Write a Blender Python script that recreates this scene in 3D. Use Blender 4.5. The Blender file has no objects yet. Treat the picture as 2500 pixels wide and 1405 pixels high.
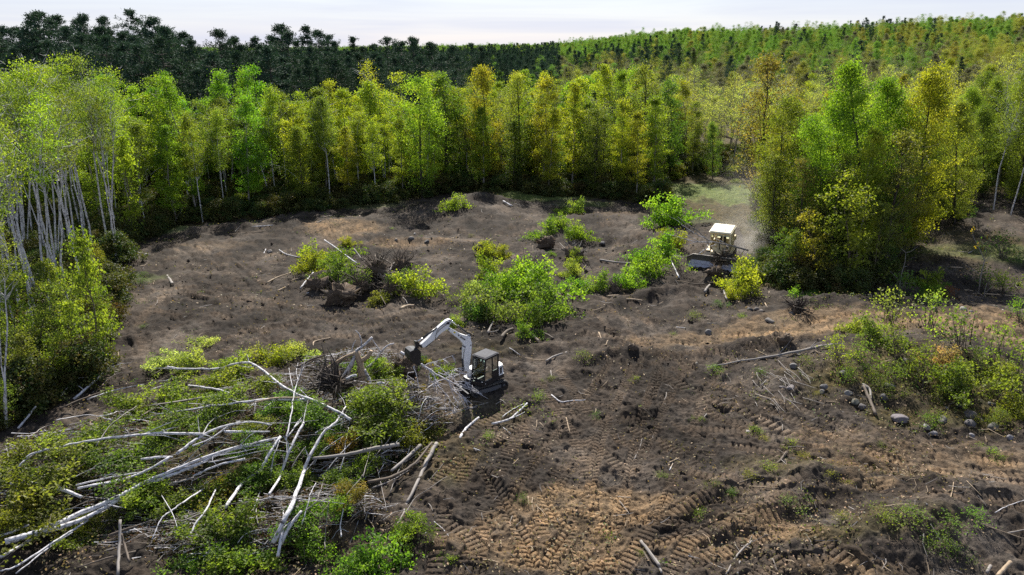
import bpy, math, random
import numpy as np
from mathutils import Matrix, Vector

random.seed(11)
RNG = np.random.default_rng(11)
SC = bpy.context.scene
COL = SC.collection

# ------------------------------------------------------------------ camera, sky, sun, exposure
CAM_H, PITCH, FPX = 22.0, math.radians(18.3), 1785.0
cam = bpy.data.cameras.new('camera')
cam.sensor_width = 36.0
cam.lens = 36.0 * FPX / 2500.0
cam.clip_start, cam.clip_end = 0.5, 9000.0
cam_ob = bpy.data.objects.new('camera', cam)
COL.objects.link(cam_ob)
cam_ob.location = (0, 0, CAM_H)
cam_ob.rotation_euler = (math.pi / 2 - PITCH, 0, 0)
SC.camera = cam_ob

SUN_EL, SUN_AZ = math.radians(43), math.radians(-3)      # azimuth from +Y, towards +X
world = bpy.data.worlds.new('World')
SC.world = world
world.use_nodes = True
wn = world.node_tree
wn.nodes.clear()
w_out = wn.nodes.new('ShaderNodeOutputWorld')
w_bg = wn.nodes.new('ShaderNodeBackground')
w_bg.inputs['Strength'].default_value = 0.074
w_sky = wn.nodes.new('ShaderNodeTexSky')
w_sky.sky_type = 'NISHITA'
w_sky.sun_disc = False
w_sky.sun_elevation = SUN_EL
w_sky.sun_rotation = SUN_AZ
w_sky.air_density, w_sky.dust_density, w_sky.ozone_density = 1.0, 0.5, 1.6
w_geo = wn.nodes.new('ShaderNodeTexCoord')
w_map = wn.nodes.new('ShaderNodeMapping')
w_map.inputs['Scale'].default_value = (1.3, 1.3, 26.0)
w_noise = wn.nodes.new('ShaderNodeTexNoise')
w_noise.inputs['Scale'].default_value = 2.2
w_noise.inputs['Detail'].default_value = 5.0
w_noise.inputs['Distortion'].default_value = 0.4
w_ramp = wn.nodes.new('ShaderNodeMapRange')
w_ramp.inputs['From Min'].default_value = 0.36
w_ramp.inputs['From Max'].default_value = 0.68
w_ramp.inputs['To Min'].default_value = 0.74
w_ramp.inputs['To Max'].default_value = 0.92
w_mix = wn.nodes.new('ShaderNodeMix')
w_mix.data_type = 'RGBA'
w_mix.inputs['B'].default_value = (4.75, 5.05, 6.2, 1.0)   # thin high cloud veil lit by the sun
wn.links.new(w_geo.outputs['Generated'], w_map.inputs['Vector'])
wn.links.new(w_map.outputs['Vector'], w_noise.inputs['Vector'])
wn.links.new(w_noise.outputs['Fac'], w_ramp.inputs['Value'])
# the veil is seen through more air, so thicker, towards the horizon
w_sep = wn.nodes.new('ShaderNodeSeparateXYZ')
w_el = wn.nodes.new('ShaderNodeMapRange')
w_el.inputs['From Min'].default_value, w_el.inputs['From Max'].default_value = 0.0, 0.75
w_el.inputs['To Min'].default_value, w_el.inputs['To Max'].default_value = 1.0, 0.22
w_mul = wn.nodes.new('ShaderNodeMath')
w_mul.operation = 'MULTIPLY'
wn.links.new(w_geo.outputs['Generated'], w_sep.inputs[0])
wn.links.new(w_sep.outputs['Z'], w_el.inputs['Value'])
wn.links.new(w_ramp.outputs['Result'], w_mul.inputs[0])
wn.links.new(w_el.outputs['Result'], w_mul.inputs[1])
wn.links.new(w_mul.outputs[0], w_mix.inputs['Factor'])
wn.links.new(w_sky.outputs['Color'], w_mix.inputs['A'])
wn.links.new(w_mix.outputs['Result'], w_bg.inputs['Color'])
wn.links.new(w_bg.outputs['Background'], w_out.inputs['Surface'])

sun = bpy.data.lights.new('sun', 'SUN')
sun.energy = 5.0
sun.angle = math.radians(0.55)
sun.color = (1.0, 0.95, 0.86)
sun_ob = bpy.data.objects.new('sun', sun)
COL.objects.link(sun_ob)
sd = Vector((math.sin(SUN_AZ) * math.cos(SUN_EL), math.cos(SUN_AZ) * math.cos(SUN_EL), math.sin(SUN_EL)))
sun_ob.rotation_euler = sd.to_track_quat('Z', 'Y').to_euler()
sun_ob.location = (0, 60, 80)

SC.view_settings.view_transform = 'Standard'
SC.view_settings.look = 'None'
SC.view_settings.gamma = 1.0
SC.view_settings.use_curve_mapping = False
SC.view_settings.exposure = 1.0
SC.render.engine = 'CYCLES'
SC.cycles.max_bounces = 6
SC.cycles.diffuse_bounces = 4
SC.cycles.glossy_bounces = 2
SC.cycles.transmission_bounces = 4
SC.cycles.volume_bounces = 0
SC.cycles.sample_clamp_indirect = 4.0
SC.cycles.use_denoising = False

# ------------------------------------------------------------------ photo pixel -> place on the ground
_f = np.array([0, math.cos(PITCH), -math.sin(PITCH)])
_u = np.array([0, math.sin(PITCH), math.cos(PITCH)])
_r = np.array([1.0, 0, 0])
_c = np.array([0, 0, CAM_H])


def ray(px, py):
    d = _f + _r * (px - 1250) / FPX - _u * (py - 702.5) / FPX
    return d / np.linalg.norm(d)


def at_z(px, py, z=0.0):
    d = ray(px, py)
    return _c + d * ((z - CAM_H) / d[2])


def on_plane(px, py, p0, n):
    d = ray(px, py)
    return _c + d * (((np.asarray(p0) - _c) @ n) / (d @ n))


def project(p):
    v = np.asarray(p, float) - _c
    d = v @ _f
    return 1250 + FPX * (v @ _r) / d, 702.5 - FPX * (v @ _u) / d


# ------------------------------------------------------------------ noise and terrain
def _hash(ix, iy, seed):
    h = (ix.astype(np.int64) * 374761393 + iy.astype(np.int64) * 668265263 + seed * 1442695041) & 0x7fffffff
    h = ((h ^ (h >> 13)) * 1274126177) & 0x7fffffff
    return ((h ^ (h >> 16)) & 0xffff) / 65535.0


def vnoise(x, y, seed=0):
    ix, iy = np.floor(x), np.floor(y)
    fx, fy = x - ix, y - iy
    fx, fy = fx * fx * (3 - 2 * fx), fy * fy * (3 - 2 * fy)
    a, b = _hash(ix, iy, seed), _hash(ix + 1, iy, seed)
    c, d = _hash(ix, iy + 1, seed), _hash(ix + 1, iy + 1, seed)
    return (a * (1 - fx) + b * fx) * (1 - fy) + (c * (1 - fx) + d * fx) * fy - 0.5


def fbm(x, y, octs, seed=0):
    out, amp = 0, 1.0
    for k in range(octs):
        out = out + amp * vnoise(x * 2 ** k + 17.3 * k, y * 2 ** k - 9.1 * k, seed + k)
        amp *= 0.5
    return out


def sstep(a, b, x):
    t = np.clip((x - a) / (b - a), 0, 1)
    return t * t * (3 - 2 * t)


# mounds: photo pixel of the centre, radii in metres, turn in degrees, height
MOUNDS = [((2230, 900), 9.5, 5.0, 12, 1.5), ((2100, 800), 11.0, 3.2, 4, 0.9), ((2440, 815), 8.0, 4.0, 0, 0.9), ((1990, 770), 5.0, 1.6, 5, 0.7),
          ((2260, 1290), 5.5, 1.9, 20, 1.0), ((1900, 1240), 4.0, 0.8, 30, 0.45), ((1730, 1210), 2.6, 0.6, 38, 0.4), ((1950, 1180), 3.4, 0.7, 35, 0.35),
          ((830, 555), 9.0, 4.5, 5, 0.8), ((1140, 520), 8.0, 5.0, 0, 1.1), ((1300, 560), 12.0, 3.0, -15, 0.5), ((1500, 540), 9.0, 3.0, 10, 0.7),
          ((1450, 600), 7.0, 2.0, 20, -0.5), ((900, 690), 6.5, 2.8, -4, 0.9), ((1760, 590), 9.0, 6.0, 0, 0.9), ((1730, 690), 4.5, 1.6, 15, -0.6), ((1180, 505), 6.0, 2.0, 6, .9), ((1020, 590), 7.0, 1.4, -12, .5), ((1620, 720), 6.0, .9, 24, .5), ((560, 560), 8.0, 1.6, 8, .5), ((2200, 770), 9.0, 1.0, 2, .5), ((330, 830), 3.0, .8, 40, .35), ((1850, 860), 7.0, 1.0, 8, .5), ((1330, 850), 4.0, .7, 15, .35),
          ((1450, 800), 6.0, 2.0, 10, 0.4), ((1500, 870), 3.2, 0.9, 12, 0.45), ((1560, 1010), 1.4, 0.7, 20, 0.3), ((1180, 1100), 2.6, 1.0, -30, 0.3),
          ((1230, 1180), 2.4, 0.5, -50, 0.3), ((640, 1000), 8.0, 5.0, 0, 0.3), ((2080, 1180), 4.5, 0.8, -18, 0.3), ((850, 1290), 2.0, 1.6, 0, 0.5),
          ((2330, 1220), 6.0, 1.4, -12, 0.35), ((1080, 1230), 2.4, 0.5, -35, 0.3), ((1010, 1320), 2.8, 0.5, -30, 0.3)]
_M = []
for (_px, _py), _a, _b, _t, _h in MOUNDS:
    _p = at_z(_px, _py)
    _M.append((_p[0], _p[1], _a, _b, math.radians(_t), _h * 1.35))


def base_h(x, y):
    x, y = np.asarray(x, float), np.asarray(y, float)
    h = 0.35 * fbm(x / 13.0, y / 13.0, 2, 5)
    for mx, my, a, b, t, hh in _M:
        dx, dy = x - mx, y - my
        u = (dx * math.cos(t) + dy * math.sin(t)) / a
        v = (-dx * math.sin(t) + dy * math.cos(t)) / b
        h = h + hh * np.exp(-(u * u + v * v) * 1.1)
    ang = x / np.maximum(y, 1.0)
    # bank under the wood on the right, long rises far behind
    h = h + 4.5 * sstep(0.42, 0.8, ang) * sstep(55, 105, y)
    h = h + 17.0 * sstep(-0.02, 0.24, ang) * sstep(250, 520, y) + 5.0 * sstep(0.25, 0.6, ang) * sstep(120, 320, y)
    h = h - 6.0 * sstep(0.0, -0.3, ang) * sstep(350, 900, y)
    return h


PILES = [((430, 1120), 11.5, 4.6, 6, 1.9), ((740, 1000), 6.0, 3.2, 0, 1.8), ((720, 1280), 4.6, 2.4, 20, 1.3), ((950, 1030), 3.6, 2.6, 0, 2.4),
         ((170, 1230), 6.0, 2.6, 15, 1.0), ((880, 1130), 3.0, 1.6, 10, 0.8), ((870, 900), 3.6, 2.0, 0, 1.5), ((520, 1300), 4.5, 1.8, 8, 0.6)]
_P = []
for (_px, _py), _a, _b, _t, _h in PILES:
    _p = at_z(_px, _py)
    _P.append((_p[0], _p[1], _a, _b, math.radians(_t), _h))


def pile_h(x, y):
    out = np.zeros_like(np.asarray(x, float))
    for mx, my, a, b, t, hh in _P:
        dx, dy = x - mx, y - my
        u = (dx * math.cos(t) + dy * math.sin(t)) / a
        v = (-dx * math.sin(t) + dy * math.cos(t)) / b
        out = np.maximum(out, hh * np.sqrt(np.clip(1 - (u * u + v * v), 0, 1)))
    return out


def ground(px, py, dz=0.0, pile=False):
    """Where the sight line through a photo pixel meets the ground (or the brush pile), dz above it."""
    z = 0.0
    for _ in range(14):
        p = at_z(px, py, z)
        t = float(base_h(p[0], p[1])) + dz
        if pile:
            t += float(pile_h(p[0], p[1]))
        z = 0.5 * z + 0.5 * t
    return np.array([p[0], p[1], t])


def px2m(px, p):
    return px * float(np.linalg.norm(np.asarray(p) - _c)) / FPX


# ------------------------------------------------------------------ mesh helpers
class MB:
    """Collects vertices, faces, per-vertex values and material slots, and links them as one mesh object."""

    def __init__(self):
        self.v, self.f, self.m, self.a, self.n = [], [], [], {'tint': [], 'along': [], 'around': []}, 0

    def add(self, v, f, mat=0, **attr):
        v = np.asarray(v, float).reshape(-1, 3)
        if isinstance(f, np.ndarray):
            self.f.append((f + self.n, mat))
        else:
            for q in f:
                self.f.append((np.asarray(q)[None, :] + self.n, mat))
        self.v.append(v)
        for k in self.a:
            x = attr.get(k, 0.5 if k == 'tint' else 0.0)
            self.a[k].append(np.broadcast_to(np.asarray(x, float), (len(v),)))
        self.n += len(v)
        return self

    def box(self, c, s, rot=None, mat=0, taper=1.0, bevel=0.0):
        hx, hy, hz = s[0] / 2, s[1] / 2, s[2] / 2
        b = min(bevel, hx * .9, hy * .9, hz * .9)
        if b <= 0:
            q = [(-hx, -hy), (hx, -hy), (hx, hy), (-hx, hy)]
            v = [(x, y, -hz) for x, y in q] + [(x * taper, y * taper, hz) for x, y in q]
            f = [(3, 2, 1, 0), (4, 5, 6, 7), (0, 1, 5, 4), (1, 2, 6, 5), (2, 3, 7, 6), (3, 0, 4, 7)]
        else:
            q = [(-hx + b, -hy), (hx - b, -hy), (hx, -hy + b), (hx, hy - b), (hx - b, hy), (-hx + b, hy), (-hx, hy - b), (-hx, -hy + b)]
            kx, ky = (hx - b) / hx, (hy - b) / hy
            v = [(x * kx, y * ky, -hz) for x, y in q] + [(x, y, -hz + b) for x, y in q] + [(x * taper, y * taper, hz - b) for x, y in q] + [(x * kx * taper, y * ky * taper, hz) for x, y in q]
            f = [tuple(range(7, -1, -1)), tuple(range(24, 32))]
            for k in range(3):
                for i in range(8):
                    j = (i + 1) % 8
                    f.append((k * 8 + i, k * 8 + j, k * 8 + 8 + j, k * 8 + 8 + i))
        v = np.array(v)
        if rot is not None:
            v = v @ np.array(Matrix(rot).to_3x3()).T if not isinstance(rot, np.ndarray) else v @ rot.T
        return self.add(v + np.asarray(c), f, mat)

    def tube(self, path, radii, sides=6, mat=0, tint=0.5, cap=True, lump=0.0):
        path = np.asarray(path, float)
        n = len(path)
        radii = np.broadcast_to(np.asarray(radii, float), (n,))
        tan = np.gradient(path, axis=0)
        tan /= np.linalg.norm(tan, axis=1)[:, None] + 1e-9
        ref = np.array([0.31, 0.21, 0.93]) if abs(tan[0][2]) < 0.9 else np.array([0.9, 0.3, 0.1])
        rings, along = [], np.concatenate([[0], np.cumsum(np.linalg.norm(np.diff(path, axis=0), axis=1))])
        th = np.arange(sides) * 2 * math.pi / sides
        for i in range(n):
            a = np.cross(tan[i], ref)
            a /= np.linalg.norm(a) + 1e-9
            b = np.cross(tan[i], a)
            rr = radii[i] * (1 + (lump * RNG.standard_normal(sides) if lump else 0))
            rings.append(path[i] + (np.cos(th) * rr)[:, None] * a + (np.sin(th) * rr)[:, None] * b)
        v = np.concatenate(rings)
        i, j = np.meshgrid(np.arange(n - 1), np.arange(sides), indexing='ij')
        i, j = i.ravel(), j.ravel()
        k = (j + 1) % sides
        f = np.stack([i * sides + j, i * sides + k, (i + 1) * sides + k, (i + 1) * sides + j], 1)
        self.add(v, f, mat, tint=tint, along=np.repeat(along, sides), around=np.tile(th, n))
        if cap:
            self.f.append((np.arange(self.n - len(v), self.n - len(v) + sides)[::-1][None, :], mat))
            self.f.append((np.arange(self.n - sides, self.n)[None, :], mat))
        return self

    def quads(self, c, A, B, lift, mat, tint):
        """Leaf- or needle-shaped diamonds, a little folded along the middle."""
        n = len(c)
        N = np.cross(A, B)
        N /= np.linalg.norm(N, axis=1)[:, None] + 1e-9
        v = np.stack([c - A, c + B + N * lift, c + A, c - B + N * lift], 1).reshape(-1, 3)
        f = np.arange(4 * n).reshape(n, 4)
        return self.add(v, f, mat, tint=np.repeat(tint, 4))

    def prism(self, pts2, w, frame, mat=0):
        """An outline (s, z) extruded by +-w/2 across; frame maps (s, t, z) to 3D."""
        n = len(pts2)
        v = [frame(s, w / 2, z) for s, z in pts2] + [frame(s, -w / 2, z) for s, z in pts2]
        f = [tuple(range(n)), tuple(range(2 * n - 1, n - 1, -1))]
        for i in range(n):
            j = (i + 1) % n
            f.append((i, n + i, n + j, j))
        return self.add(np.array(v), f, mat)

    def mesh(self, name, mats, smooth=False):
        me = bpy.data.meshes.new(name)
        v = np.concatenate(self.v) if self.v else np.zeros((0, 3))
        me.vertices.add(len(v))
        me.vertices.foreach_set('co', v.astype(np.float32).ravel())
        loops = np.concatenate([f.ravel() for f, _ in self.f])
        sizes = np.concatenate([np.full(len(f), f.shape[1]) for f, _ in self.f])
        mi = np.concatenate([np.full(len(f), m) for f, m in self.f])
        me.loops.add(len(loops))
        me.loops.foreach_set('vertex_index', loops.astype(np.int32))
        me.polygons.add(len(sizes))
        me.polygons.foreach_set('loop_start', np.concatenate([[0], np.cumsum(sizes)[:-1]]).astype(np.int32))
        me.polygons.foreach_set('material_index', mi.astype(np.int32))
        me.polygons.foreach_set('use_smooth', np.full(len(sizes), smooth))
        me.update(calc_edges=True)
        for k, x in self.a.items():
            at = me.attributes.new(k, 'FLOAT', 'POINT')
            at.data.foreach_set('value', np.concatenate(x).astype(np.float32))
        for m in (mats if isinstance(mats, (list, tuple)) else [mats]):
            me.materials.append(m)
        return me

    def build(self, name, mats, parent=None, smooth=False):
        return link(name, self.mesh(name, mats, smooth), parent)


def link(name, data, parent=None):
    o = bpy.data.objects.new(name, data)
    COL.objects.link(o)
    if parent is not None:
        o.parent = parent
    return o


def tag(o, label=None, cat=None, group=None, kind=None):
    if label:
        o['label'] = label
    if cat:
        o['category'] = cat
    if group:
        o['group'] = group
    if kind:
        o['kind'] = kind
    return o


def empty(name, loc, label, cat, group=None, rot=(0, 0, 0)):
    o = link(name, None)
    o.empty_display_size = 0.3
    o.location = loc
    o.rotation_euler = rot
    return tag(o, label, cat, group)


# ------------------------------------------------------------------ materials
def new_mat(name):
    m = bpy.data.materials.new(name)
    m.use_nodes = True
    m.node_tree.nodes.clear()
    return m, m.node_tree


def N(nt, t, **kw):
    n = nt.nodes.new(t)
    for k, v in kw.items():
        if hasattr(n, k):
            setattr(n, k, v)
        else:
            n.inputs[k].default_value = v
    return n


def ramp(nt, fac, stops):
    r = nt.nodes.new('ShaderNodeValToRGB')
    e = r.color_ramp.elements
    e[0].position, e[0].color = stops[0][0], (*stops[0][1], 1)
    e[1].position, e[1].color = stops[-1][0], (*stops[-1][1], 1)
    for p, c in stops[1:-1]:
        x = e.new(p)
        x.color = (*c, 1)
    nt.links.new(fac, r.inputs['Fac'])
    return r.outputs['Color']


def mixc(nt, fac, a, b, blend='MIX'):
    n = nt.nodes.new('ShaderNodeMix')
    n.data_type, n.blend_type = 'RGBA', blend
    for s, x in (('Factor', fac), ('A', a), ('B', b)):
        if isinstance(x, (int, float)):
            n.inputs[s].default_value = x
        elif isinstance(x, tuple):
            n.inputs[s].default_value = (*x, 1)
        else:
            nt.links.new(x, n.inputs[s])
    return n.outputs['Result']


def math_n(nt, op, a, b=0.0):
    n = nt.nodes.new('ShaderNodeMath')
    n.operation = op
    for i, x in enumerate((a, b)):
        if isinstance(x, (int, float)):
            n.inputs[i].default_value = x
        else:
            nt.links.new(x, n.inputs[i])
    return n.outputs[0]


def attr(nt, name):
    return N(nt, 'ShaderNodeAttribute', attribute_name=name).outputs['Fac']


def leaf_material(name, colour=None, spread=0.06, transl=0.42, rough=0.6, bright=1.0, var=0.35):
    m, nt = new_mat(name)
    out = N(nt, 'ShaderNodeOutputMaterial')
    oi = N(nt, 'ShaderNodeObjectInfo')
    t = attr(nt, 'tint')
    rnd = oi.outputs['Random']
    hsv = N(nt, 'ShaderNodeHueSaturation')
    # hue moves with each leaf clump and each plant, value too
    h1 = math_n(nt, 'MULTIPLY', math_n(nt, 'SUBTRACT', t, 0.5), -spread)
    h2 = math_n(nt, 'MULTIPLY', math_n(nt, 'SUBTRACT', rnd, 0.5), spread * 0.6)
    nt.links.new(math_n(nt, 'ADD', math_n(nt, 'ADD', h1, h2), 0.5), hsv.inputs['Hue'])
    v = math_n(nt, 'ADD', math_n(nt, 'MULTIPLY', t, 2 * var * bright), bright * (1 - var))
    v = math_n(nt, 'MULTIPLY', v, math_n(nt, 'ADD', math_n(nt, 'MULTIPLY', rnd, 0.3), 0.85))
    nt.links.new(v, hsv.inputs['Value'])
    if colour is None:
        nt.links.new(oi.outputs['Color'], hsv.inputs['Color'])
    else:
        hsv.inputs['Color'].default_value = (*colour, 1)
    c = hsv.outputs['Color']
    pb = N(nt, 'ShaderNodeBsdfPrincipled', Roughness=rough)
    pb.inputs['Specular IOR Level'].default_value = 0.35
    nt.links.new(c, pb.inputs['Base Color'])
    tr = N(nt, 'ShaderNodeBsdfTranslucent')
    nt.links.new(mixc(nt, 1.0, c, (1.45, 1.6, 0.7), 'MULTIPLY'), tr.inputs['Color'])
    mx = N(nt, 'ShaderNodeMixShader', Fac=transl)
    nt.links.new(pb.outputs[0], mx.inputs[1])
    nt.links.new(tr.outputs[0], mx.inputs[2])
    nt.links.new(mx.outputs[0], out.inputs['Surface'])
    return m


def bark_material(name, light, dark, mode='birch', scale=1.0):
    m, nt = new_mat(name)
    out = N(nt, 'ShaderNodeOutputMaterial')
    al, ar = attr(nt, 'along'), attr(nt, 'around')
    cb = N(nt, 'ShaderNodeCombineXYZ')
    nt.links.new(math_n(nt, 'MULTIPLY', al, (5.0 if mode == 'birch' else 0.8) * scale), cb.inputs[0])
    nt.links.new(math_n(nt, 'MULTIPLY', math_n(nt, 'COSINE', ar), 0.6 if mode == 'birch' else 2.5), cb.inputs[1])
    nt.links.new(math_n(nt, 'MULTIPLY', math_n(nt, 'SINE', ar), 0.6 if mode == 'birch' else 2.5), cb.inputs[2])
    oi = N(nt, 'ShaderNodeObjectInfo')
    off = N(nt, 'ShaderNodeVectorMath', operation='ADD')
    nt.links.new(cb.outputs[0], off.inputs[0])
    c3 = N(nt, 'ShaderNodeCombineXYZ')
    nt.links.new(math_n(nt, 'MULTIPLY', oi.outputs['Random'], 97.0), c3.inputs[0])
    nt.links.new(c3.outputs[0], off.inputs[1])
    nz = N(nt, 'ShaderNodeTexNoise', Scale=1.0, Detail=4.0, Roughness=0.65)
    nt.links.new(off.outputs[0], nz.inputs['Vector'])
    if mode == 'birch':
        c = ramp(nt, nz.outputs['Fac'], [(0.36, dark), (0.44, tuple(0.55 * a + 0.45 * b for a, b in zip(light, dark))), (0.52, light), (1.0, tuple(min(1, x * 1.1) for x in light))])
    else:
        c = ramp(nt, nz.outputs['Fac'], [(0.3, dark), (0.7, light)])
    pb = N(nt, 'ShaderNodeBsdfPrincipled', Roughness=0.75)
    pb.inputs['Specular IOR Level'].default_value = 0.25
    nt.links.new(c, pb.inputs['Base Color'])
    bp = N(nt, 'ShaderNodeBump', Strength=0.5, Distance=0.03)
    nt.links.new(nz.outputs['Fac'], bp.inputs['Height'])
    nt.links.new(bp.outputs[0], pb.inputs['Normal'])
    nt.links.new(pb.outputs[0], out.inputs['Surface'])
    return m


def paint_material(name, colour, rough=0.45, metal=0.0, dirt=(0.09, 0.07, 0.055), amount=0.5, scale=2.5):
    m, nt = new_mat(name)
    out = N(nt, 'ShaderNodeOutputMaterial')
    tc = N(nt, 'ShaderNodeTexCoord')
    nz = N(nt, 'ShaderNodeTexNoise', Scale=scale, Detail=7.0, Roughness=0.7)
    nt.links.new(tc.outputs['Object'], nz.inputs['Vector'])
    mr = N(nt, 'ShaderNodeMapRange')
    mr.inputs['From Min'].default_value, mr.inputs['From Max'].default_value = 0.48, 0.75
    mr.inputs['To Max'].default_value = amount
    nt.links.new(nz.outputs['Fac'], mr.inputs['Value'])
    c = mixc(nt, mr.outputs['Result'], colour, dirt)
    pb = N(nt, 'ShaderNodeBsdfPrincipled', Metallic=metal)
    nt.links.new(c, pb.inputs['Base Color'])
    nt.links.new(math_n(nt, 'ADD', math_n(nt, 'MULTIPLY', mr.outputs['Result'], 0.5), rough), pb.inputs['Roughness'])
    nt.links.new(pb.outputs[0], out.inputs['Surface'])
    return m


def ground_material():
    m, nt = new_mat('soil')
    out = N(nt, 'ShaderNodeOutputMaterial')
    geo = N(nt, 'ShaderNodeNewGeometry')
    pos = geo.outputs['Position']

    def noise(scale, detail, rough=0.6, stretch=None):
        n = N(nt, 'ShaderNodeTexNoise', Scale=scale, Detail=detail, Roughness=rough)
        v = pos
        if stretch:
            mp = N(nt, 'ShaderNodeMapping')
            mp.inputs['Scale'].default_value = stretch
            nt.links.new(pos, mp.inputs['Vector'])
            v = mp.outputs[0]
        nt.links.new(v, n.inputs['Vector'])
        return n.outputs['Fac']

    big, mid, fine = noise(0.16, 5.0), noise(1.1, 6.0, 0.7), noise(9.0, 6.0, 0.75)
    soil = ramp(nt, big, [(0.3, (0.0125, 0.0102, 0.0084)), (0.5, (0.035, 0.0288, 0.0240)), (0.7, (0.090, 0.077, 0.066))])
    tan = ramp(nt, mid, [(0.3, (0.072, 0.052, 0.033)), (0.7, (0.180, 0.134, 0.086))])
    litter = ramp(nt, mid, [(0.3, (0.030, 0.028, 0.012)), (0.6, (0.075, 0.062, 0.028)), (0.8, (0.10, 0.10, 0.035))])
    grass = ramp(nt, mid, [(0.3, (0.045, 0.07, 0.018)), (0.7, (0.13, 0.17, 0.05))])
    c = mixc(nt, attr(nt, 'tan'), soil, tan)
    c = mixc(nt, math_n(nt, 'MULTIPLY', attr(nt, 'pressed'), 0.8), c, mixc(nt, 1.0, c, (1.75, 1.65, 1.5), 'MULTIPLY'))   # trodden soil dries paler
    c = mixc(nt, attr(nt, 'green'), c, litter)
    c = mixc(nt, attr(nt, 'grass'), c, grass)
    warm = ramp(nt, noise(0.55, 5.0, 0.65), [(0.35, (1.0, 1.0, 1.0)), (0.62, (1.14, 1.03, 0.92))])
    c = mixc(nt, 1.0, c, warm, 'MULTIPLY')
    patch = ramp(nt, noise(2.1, 5.0, 0.7), [(0.30, (0.45, 0.45, 0.45)), (0.5, (1.0, 1.0, 1.0)), (0.7, (1.4, 1.4, 1.4))])
    c = mixc(nt, 1.0, c, patch, 'MULTIPLY')
    sp = ramp(nt, fine, [(0.28, (0.36, 0.36, 0.36)), (0.5, (1.0, 1.0, 1.0)), (0.72, (1.8, 1.75, 1.65))])
    c = mixc(nt, 1.0, c, sp, 'MULTIPLY')
    pb = N(nt, 'ShaderNodeBsdfPrincipled', Roughness=0.95)
    pb.inputs['Specular IOR Level'].default_value = 0.15
    nt.links.new(c, pb.inputs['Base Color'])
    hgt = math_n(nt, 'ADD', math_n(nt, 'MULTIPLY', noise(2.6, 7.0, 0.7), 0.35), math_n(nt, 'MULTIPLY', noise(14.0, 4.0, 0.7), 0.10))
    bp = N(nt, 'ShaderNodeBump', Strength=1.0, Distance=0.32)
    nt.links.new(hgt, bp.inputs['Height'])
    nt.links.new(bp.outputs[0], pb.inputs['Normal'])
    nt.links.new(pb.outputs[0], out.inputs['Surface'])
    return m


M = {}
M['leaf'] = leaf_material('autumn_leaf', var=.5, transl=.52, spread=.05, bright=1.12)
M['needle'] = leaf_material('pine_needle', (0.034, 0.068, 0.042), spread=0.05, transl=0.10, var=0.25, rough=.9)  # green with a little bluish distance haze mixed into the colour
M['far_aspen'] = leaf_material('far_aspen_leaf', (0.12, 0.20, 0.036), spread=0.05, transl=0.45, var=.3)
M['far_gold'] = leaf_material('far_gold_leaf', (0.24, 0.235, 0.045), spread=0.06, transl=0.4, var=.3)
M['far_grey'] = leaf_material('far_grey_leaf', (0.16, 0.15, 0.09), spread=0.06, transl=0.3, var=.3)
M['litter'] = leaf_material('fallen_leaf', (0.25, 0.20, 0.10), spread=0.09, transl=0.2, var=0.75)
M['herb'] = leaf_material('herb_leaf', (0.13, 0.17, 0.035), spread=0.14, transl=0.35, var=0.5)
M['birch'] = bark_material('birch_bark', (0.55, 0.535, 0.55), (0.045, 0.04, 0.038))
M['bark'] = bark_material('brown_bark', (0.17, 0.135, 0.105), (0.05, 0.04, 0.032), 'rough')
M['greybark'] = bark_material('grey_bark', (0.33, 0.30, 0.28), (0.13, 0.115, 0.10), 'rough')
M['wood'] = bark_material('bare_wood', (0.46, 0.36, 0.25), (0.20, 0.14, 0.09), 'rough')
M['darkbark'] = bark_material('dark_bark', (0.085, 0.07, 0.06), (0.025, 0.02, 0.018), 'rough')
M['soil'] = ground_material()
M['white'] = paint_material('white_paint', (0.78, 0.78, 0.80), 0.35, amount=0.25)
M['black'] = paint_material('black_paint', (0.016, 0.016, 0.02), 0.35, amount=0.15)
M['cabgrey'] = paint_material('dark_grey_paint', (0.10, 0.10, 0.11), 0.4, amount=0.5)
M['track'] = paint_material('track_rubber', (0.05, 0.047, 0.045), 0.85, dirt=(.13, .11, .09), amount=0.9)
M['glass'] = paint_material('dark_glass', (0.012, 0.015, 0.016), 0.06, amount=0.12)
M['steel'] = paint_material('worn_steel', (0.48, 0.47, 0.50), 0.28, 1.0, amount=0.35)
M['chrome'] = paint_material('rod_chrome', (0.7, 0.7, 0.72), 0.2, 1.0, amount=0.1)
M['yellow'] = paint_material('sticker_yellow', (0.72, 0.55, 0.02), 0.5, amount=0.1)
M['cream'] = paint_material('cream_paint', (0.66, 0.52, 0.28), 0.5, amount=0.35)
M['roofcream'] = paint_material('pale_roof_paint', (0.66, 0.59, 0.42), 0.6, amount=0.25)
M['bladegrey'] = paint_material('blade_steel', (0.20, 0.185, 0.17), 0.5, 0.4, amount=0.8)
M['lamp'] = paint_material('lamp_lens', (0.8, 0.8, 0.8), 0.15, amount=0.05)
M['roofgrey'] = paint_material('roof_grey_paint', (0.075, 0.075, 0.085), 0.85, amount=0.3)
M['edge'] = paint_material('sky_tinted_steel', (0.36, 0.36, 0.44), 0.35, 0.25, amount=0.35)  # lilac tint stands in for sky reflected in the shiny steel
M['stump'] = paint_material('root_soil', (0.10, 0.072, 0.05), 0.95, dirt=(0.045, 0.032, 0.024), amount=1.0, scale=4.0)


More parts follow.
